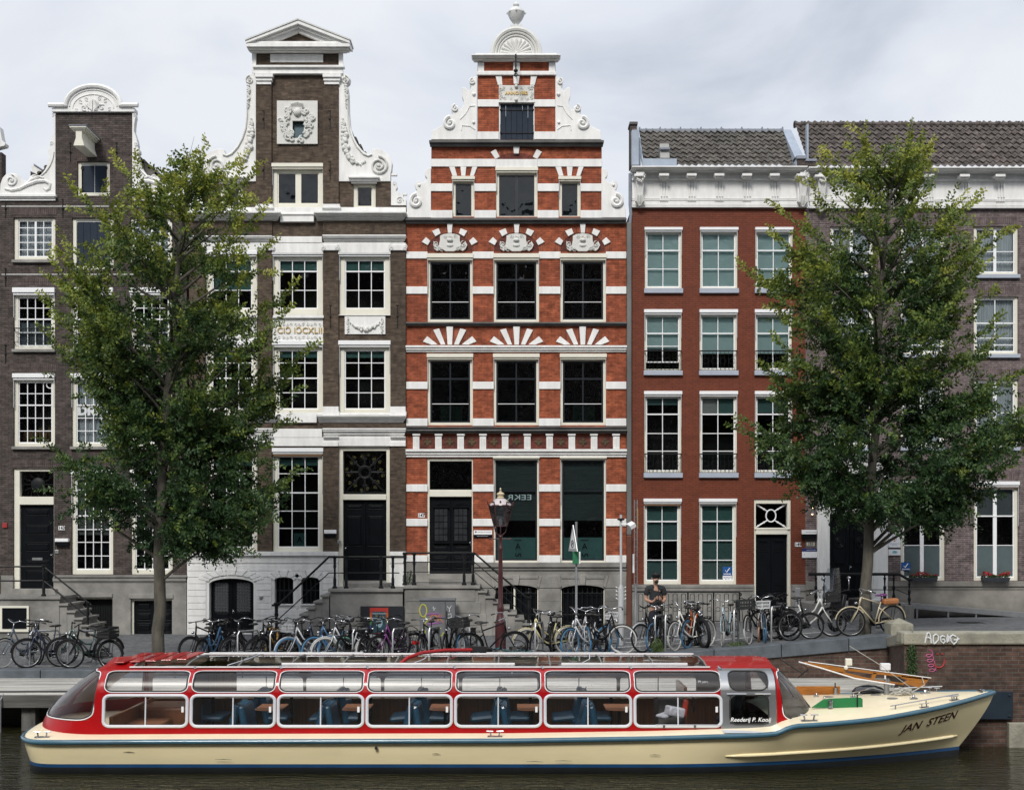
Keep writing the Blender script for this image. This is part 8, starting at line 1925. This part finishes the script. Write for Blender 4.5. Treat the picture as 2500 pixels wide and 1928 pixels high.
# bicycle stands
for X, w_, lab in ((110,.62,'steel hoop bicycle stand in the left group'),(200,.55,'steel hoop bicycle stand behind the large black bicycle at left'),(606,.42,'steel hoop bicycle stand left of the yellow bicycle'),(684,.40,'steel hoop bicycle stand right of the yellow bicycle'),(882,.36,'steel hoop bicycle stand behind the mint tyred bicycle'),(977,.32,'steel hoop bicycle stand at the folding bicycle'),(1060,.22,'steel hoop bicycle stand between the two black bicycles'),(1316,.2,'steel hoop bicycle stand at the cream yellow bicycle'),(1409,.25,'steel hoop bicycle stand at the triangle sign'),(1608,.25,'steel hoop bicycle stand under the standing man'),(1632,.22,'steel hoop bicycle stand right of the standing man'),(1895,.35,'steel hoop bicycle stand before the red house door'),(1797,.2,'steel hoop bicycle stand behind the pale blue bicycle')):
    d = 31.1; x = fx(X,d); z = gz(x,d); q = MB(); a = math.acos(min(1,w_/.75)); dx, dy = .375*math.cos(a), .375*math.sin(a)
    pts = [(x-dx,d-dy*.8,z-.1),(x-dx,d-dy*.8,z+.76),(x-dx*.85,d-dy*.68,z+.84),(x+dx*.85,d+dy*.68,z+.84),(x+dx,d+dy*.8,z+.76),(x+dx,d+dy*.8,z-.1)]; q.tube(pts,.025,8); q.tube([(x-dx,d-dy*.8,z+.35),(x+dx,d+dy*.8,z+.35)],.016,6)
    o = q.build('bicycle_stand', GALV, None, smooth=True); tag(o, lab, 'bicycle stand', 'steel bicycle stands')
# ================================================================ weeds and ivy
def bush(name, label, c, sz, n, seed, tone=(.2,.6), kindlab='plant'):
    rnd = random.Random(seed); t = thing(name, label, kindlab, c); q = MB(); s_ = MB()
    for i in range(n):
        a, r = rnd.uniform(0,6.28), math.sqrt(rnd.random()); p = Vector((c[0]+math.cos(a)*r*sz[0], c[1]+math.sin(a)*r*sz[1], c[2]+rnd.random()*sz[2]*(1-.5*r))); l = rnd.uniform(.02,.045)
        u = Vector((rnd.gauss(0,1),rnd.gauss(0,1),rnd.gauss(.3,1))).normalized(); w = u.cross(Vector((rnd.gauss(0,1),rnd.gauss(0,1),rnd.gauss(0,1)))).normalized(); q.add([p,p+u*l*.5+w*l*.35,p+u*l,p+u*l*.5-w*l*.35],[(0,1,2,3)])
    for i in range(9): a = rnd.uniform(0,6.28); s_.tube([(c[0],c[1],c[2]-.02),(c[0]+math.cos(a)*sz[0]*.5,c[1]+math.sin(a)*sz[1]*.5,c[2]+sz[2]*.5),(c[0]+math.cos(a)*sz[0]*.7,c[1]+math.sin(a)*sz[1]*.7,c[2]+sz[2]*.85)],.004,4)
    q.build('foliage', mat('weed_green_%d' % (seed%3), ((.05,.10,.02),(.07,.12,.025),(.035,.08,.02))[seed%3], .6, var=.6, vs=25), t); s_.build('stem', BARK, t); return t
bush('weed_bush', 'green weed bush growing at the kerb below the standing man', (fx(1605,30.5),30.5,1.27), (.15,.12,.40), 900, 1)
bush('weed_bush', 'low weeds under the pale blue bicycle', (fx(1800,30.6),30.6,1.41), (.25,.1,.12), 300, 4)
bush('weed_bush', 'small weeds under the blue tyred bicycle by the triangle sign', (fx(1415,30.6),30.6,1.19), (.2,.1,.12), 200, 6)
bush('weed_bush', 'weed growing on the stoop behind the railing left of door 147', (fx(996,38.6),38.7,fz(1428,38)), (.18,.12,.5), 500, 5)
iv = bush('ivy', 'green ivy hanging down the corner of the brick abutment', (fx(2219,25.15),25.0,1.35), (.11,.09,.95), 1500, 2)
# ================================================================ standing man
def skin(pts, edges, radii, sub=2):
    me = bpy.data.meshes.new('s'); me.from_pydata(pts, edges, []); o = bpy.data.objects.new('s', me); COL.objects.link(o); md = o.modifiers.new('s','SKIN'); md.use_smooth_shade = True; md.branch_smoothing = .6
    for i, r in enumerate(radii):
        sv = me.skin_vertices[0].data[i]; sv.radius = r if isinstance(r,(tuple,list)) else (r,r); sv.use_root = (i == 0)
    sb = o.modifiers.new('b','SUBSURF'); sb.levels = sub; sb.render_levels = sub
    dg = bpy.context.evaluated_depsgraph_get(); dg.update(); ev = bpy.data.meshes.new_from_object(o.evaluated_get(dg)); q = MB(); q.add([tuple(v.co) for v in ev.vertices],[tuple(p.vertices) for p in ev.polygons]); bpy.data.objects.remove(o); bpy.data.meshes.remove(me); bpy.data.meshes.remove(ev); return q
def person():
    d = 31.75; x = fx(1600,d); zb = gz(x,d); t = thing('person', 'man in dark T-shirt with head bowed over a phone, standing behind the bicycles', 'person', (0,0,0))
    SK = mat('skin_tone',(.42,.24,.17),.55,var=.06); SHI = mat('charcoal_tshirt',(.016,.018,.021),.85,var=.2,bump=.3,bs=9); TR = mat('dark_trousers',(.012,.015,.025),.8,var=.2); HAIR = mat('black_hair',(.006,.006,.007),.55,var=.3,bump=.8,bs=60)
    arm = lambda s: [(.19*s,.0,1.46),(.245*s,.02,1.18),(.13*s,-.22,1.13),(.055*s,-.30,1.20)]
    pts = [(0,0,.95),(0,.01,1.15),(0,.01,1.35),(0,0,1.50),(0,-.02,1.56),(0,-.05,1.64),(0,-.075,1.72)]; e = [(i,i+1) for i in range(6)]; r = [(.15,.11),(.13,.10),(.16,.11),(.08,.07),(.052,.055),(.078,.09),(.075,.092)]
    for s in (-1,1):
        b = len(pts); pts += arm(s); e += [(2,b),(b,b+1),(b+1,b+2),(b+2,b+3)]; r += [.058,.045,.034,.026]
        b = len(pts); pts += [(.10*s,0,.88),(.115*s,-.01,.50),(.12*s,.02,.09),(.13*s,-.11,.04)]; e += [(0,b),(b,b+1),(b+1,b+2),(b+2,b+3)]; r += [.085,.058,.042,.03]
    body = skin(pts, e, r); body.build('body', SK, t, smooth=2)
    pts = [(0,0,.96),(0,.01,1.15),(0,.01,1.36),(0,0,1.49),(0,-.01,1.535)]; e = [(0,1),(1,2),(2,3),(3,4)]; r = [(.185,.125),(.165,.118),(.19,.13),(.14,.10),(.08,.075)]
    for s in (-1,1): b = len(pts); pts += [(.185*s,0,1.475),(.235*s,.015,1.27)]; e += [(3,b),(b,b+1)]; r += [.088,.076]
    skin(pts, e, r).build('t_shirt', SHI, t, smooth=2)
    pts = [(0,0,1.0),(0,0,.90)]; e = [(0,1)]; r = [(.155,.115),(.16,.12)]
    for s in (-1,1): b = len(pts); pts += [(.105*s,0,.80),(.115*s,-.01,.50),(.12*s,.02,.10)]; e += [(1,b),(b,b+1),(b+1,b+2)]; r += [.098,.078,.068]
    skin(pts, e, r).build('trousers', TR, t, smooth=2)
    q = MB(); q.ball((0,-.055,1.775),(.103,.115,.085),14,9); q.ball((0,-.125,1.80),(.085,.06,.05),10,6); rnd = random.Random(2)
    for i in range(46): a = rnd.uniform(0,6.28); u = rnd.uniform(.1,1); q.ball((.09*math.cos(a)*u,-.055+.10*math.sin(a)*u,1.835-.05*u*u),(.028,.03,.024),6,4)
    q.build('hair', HAIR, t, smooth=2)
    q = MB(); q.ball((0,-.135,1.625),(.052,.035,.038),10,6); q.build('beard', HAIR, t, smooth=2)
    q = MB(); q.ball((0,-.165,1.685),(.014,.022,.022),7,5); q.ball((-.10,-.05,1.70),(.012,.022,.032),7,5); q.ball((.10,-.05,1.70),(.012,.022,.032),7,5); q.build('face_feature', SK, t, smooth=2)
    q = MB(); q.ball((-.032,-.150,1.705),(.012,.006,.005),6,4); q.ball((.032,-.150,1.705),(.012,.006,.005),6,4); q.build('eye', HAIR, t)
    for s in (-1,1):
        q = MB(); q.ball((.058*s,-.315,1.215),(.034,.026,.042),10,6)
        for k in range(4): z = 1.185+.021*k; q.tube([(.066*s,-.33,z),(.050*s,-.365,z+.008),(.022*s,-.372,z+.01),(.006*s,-.362,z+.01)],[.010,.0095,.0085,.006],6)
        q.tube([(.05*s,-.31,1.245),(.038*s,-.335,1.275),(.015*s,-.345,1.285)],[.012,.010,.008],6); q.build('hand', SK, t, smooth=2)
        q = MB(); q.ball((.125*s,-.05,.045),(.05,.14,.05),10,6); q.build('shoe', BLKF, t, smooth=2)
    t.location = (x, d, zb); t.scale = (1.02,)*3; t.rotation_euler = (0,0,R(6))
    q = MB(); q.rbox((0,0,0),(.075,.010,.15),(R(-38),0,0)); p = thing('phone', 'black mobile phone held in both hands of the man', 'phone', (x-.0,d-.355,zb+1.265)); MB().rbox((x,d-.355,zb+1.265),(.078,.010,.155),(R(-38),0,0)).build('phone_case', BLACKP, p, bevel=.004); MB().rbox((x,d-.348,zb+1.271),(.068,.002,.14),(R(-38),0,0)).build('screen', mat('phone_screen',(.02,.03,.04),.1), p)
person()
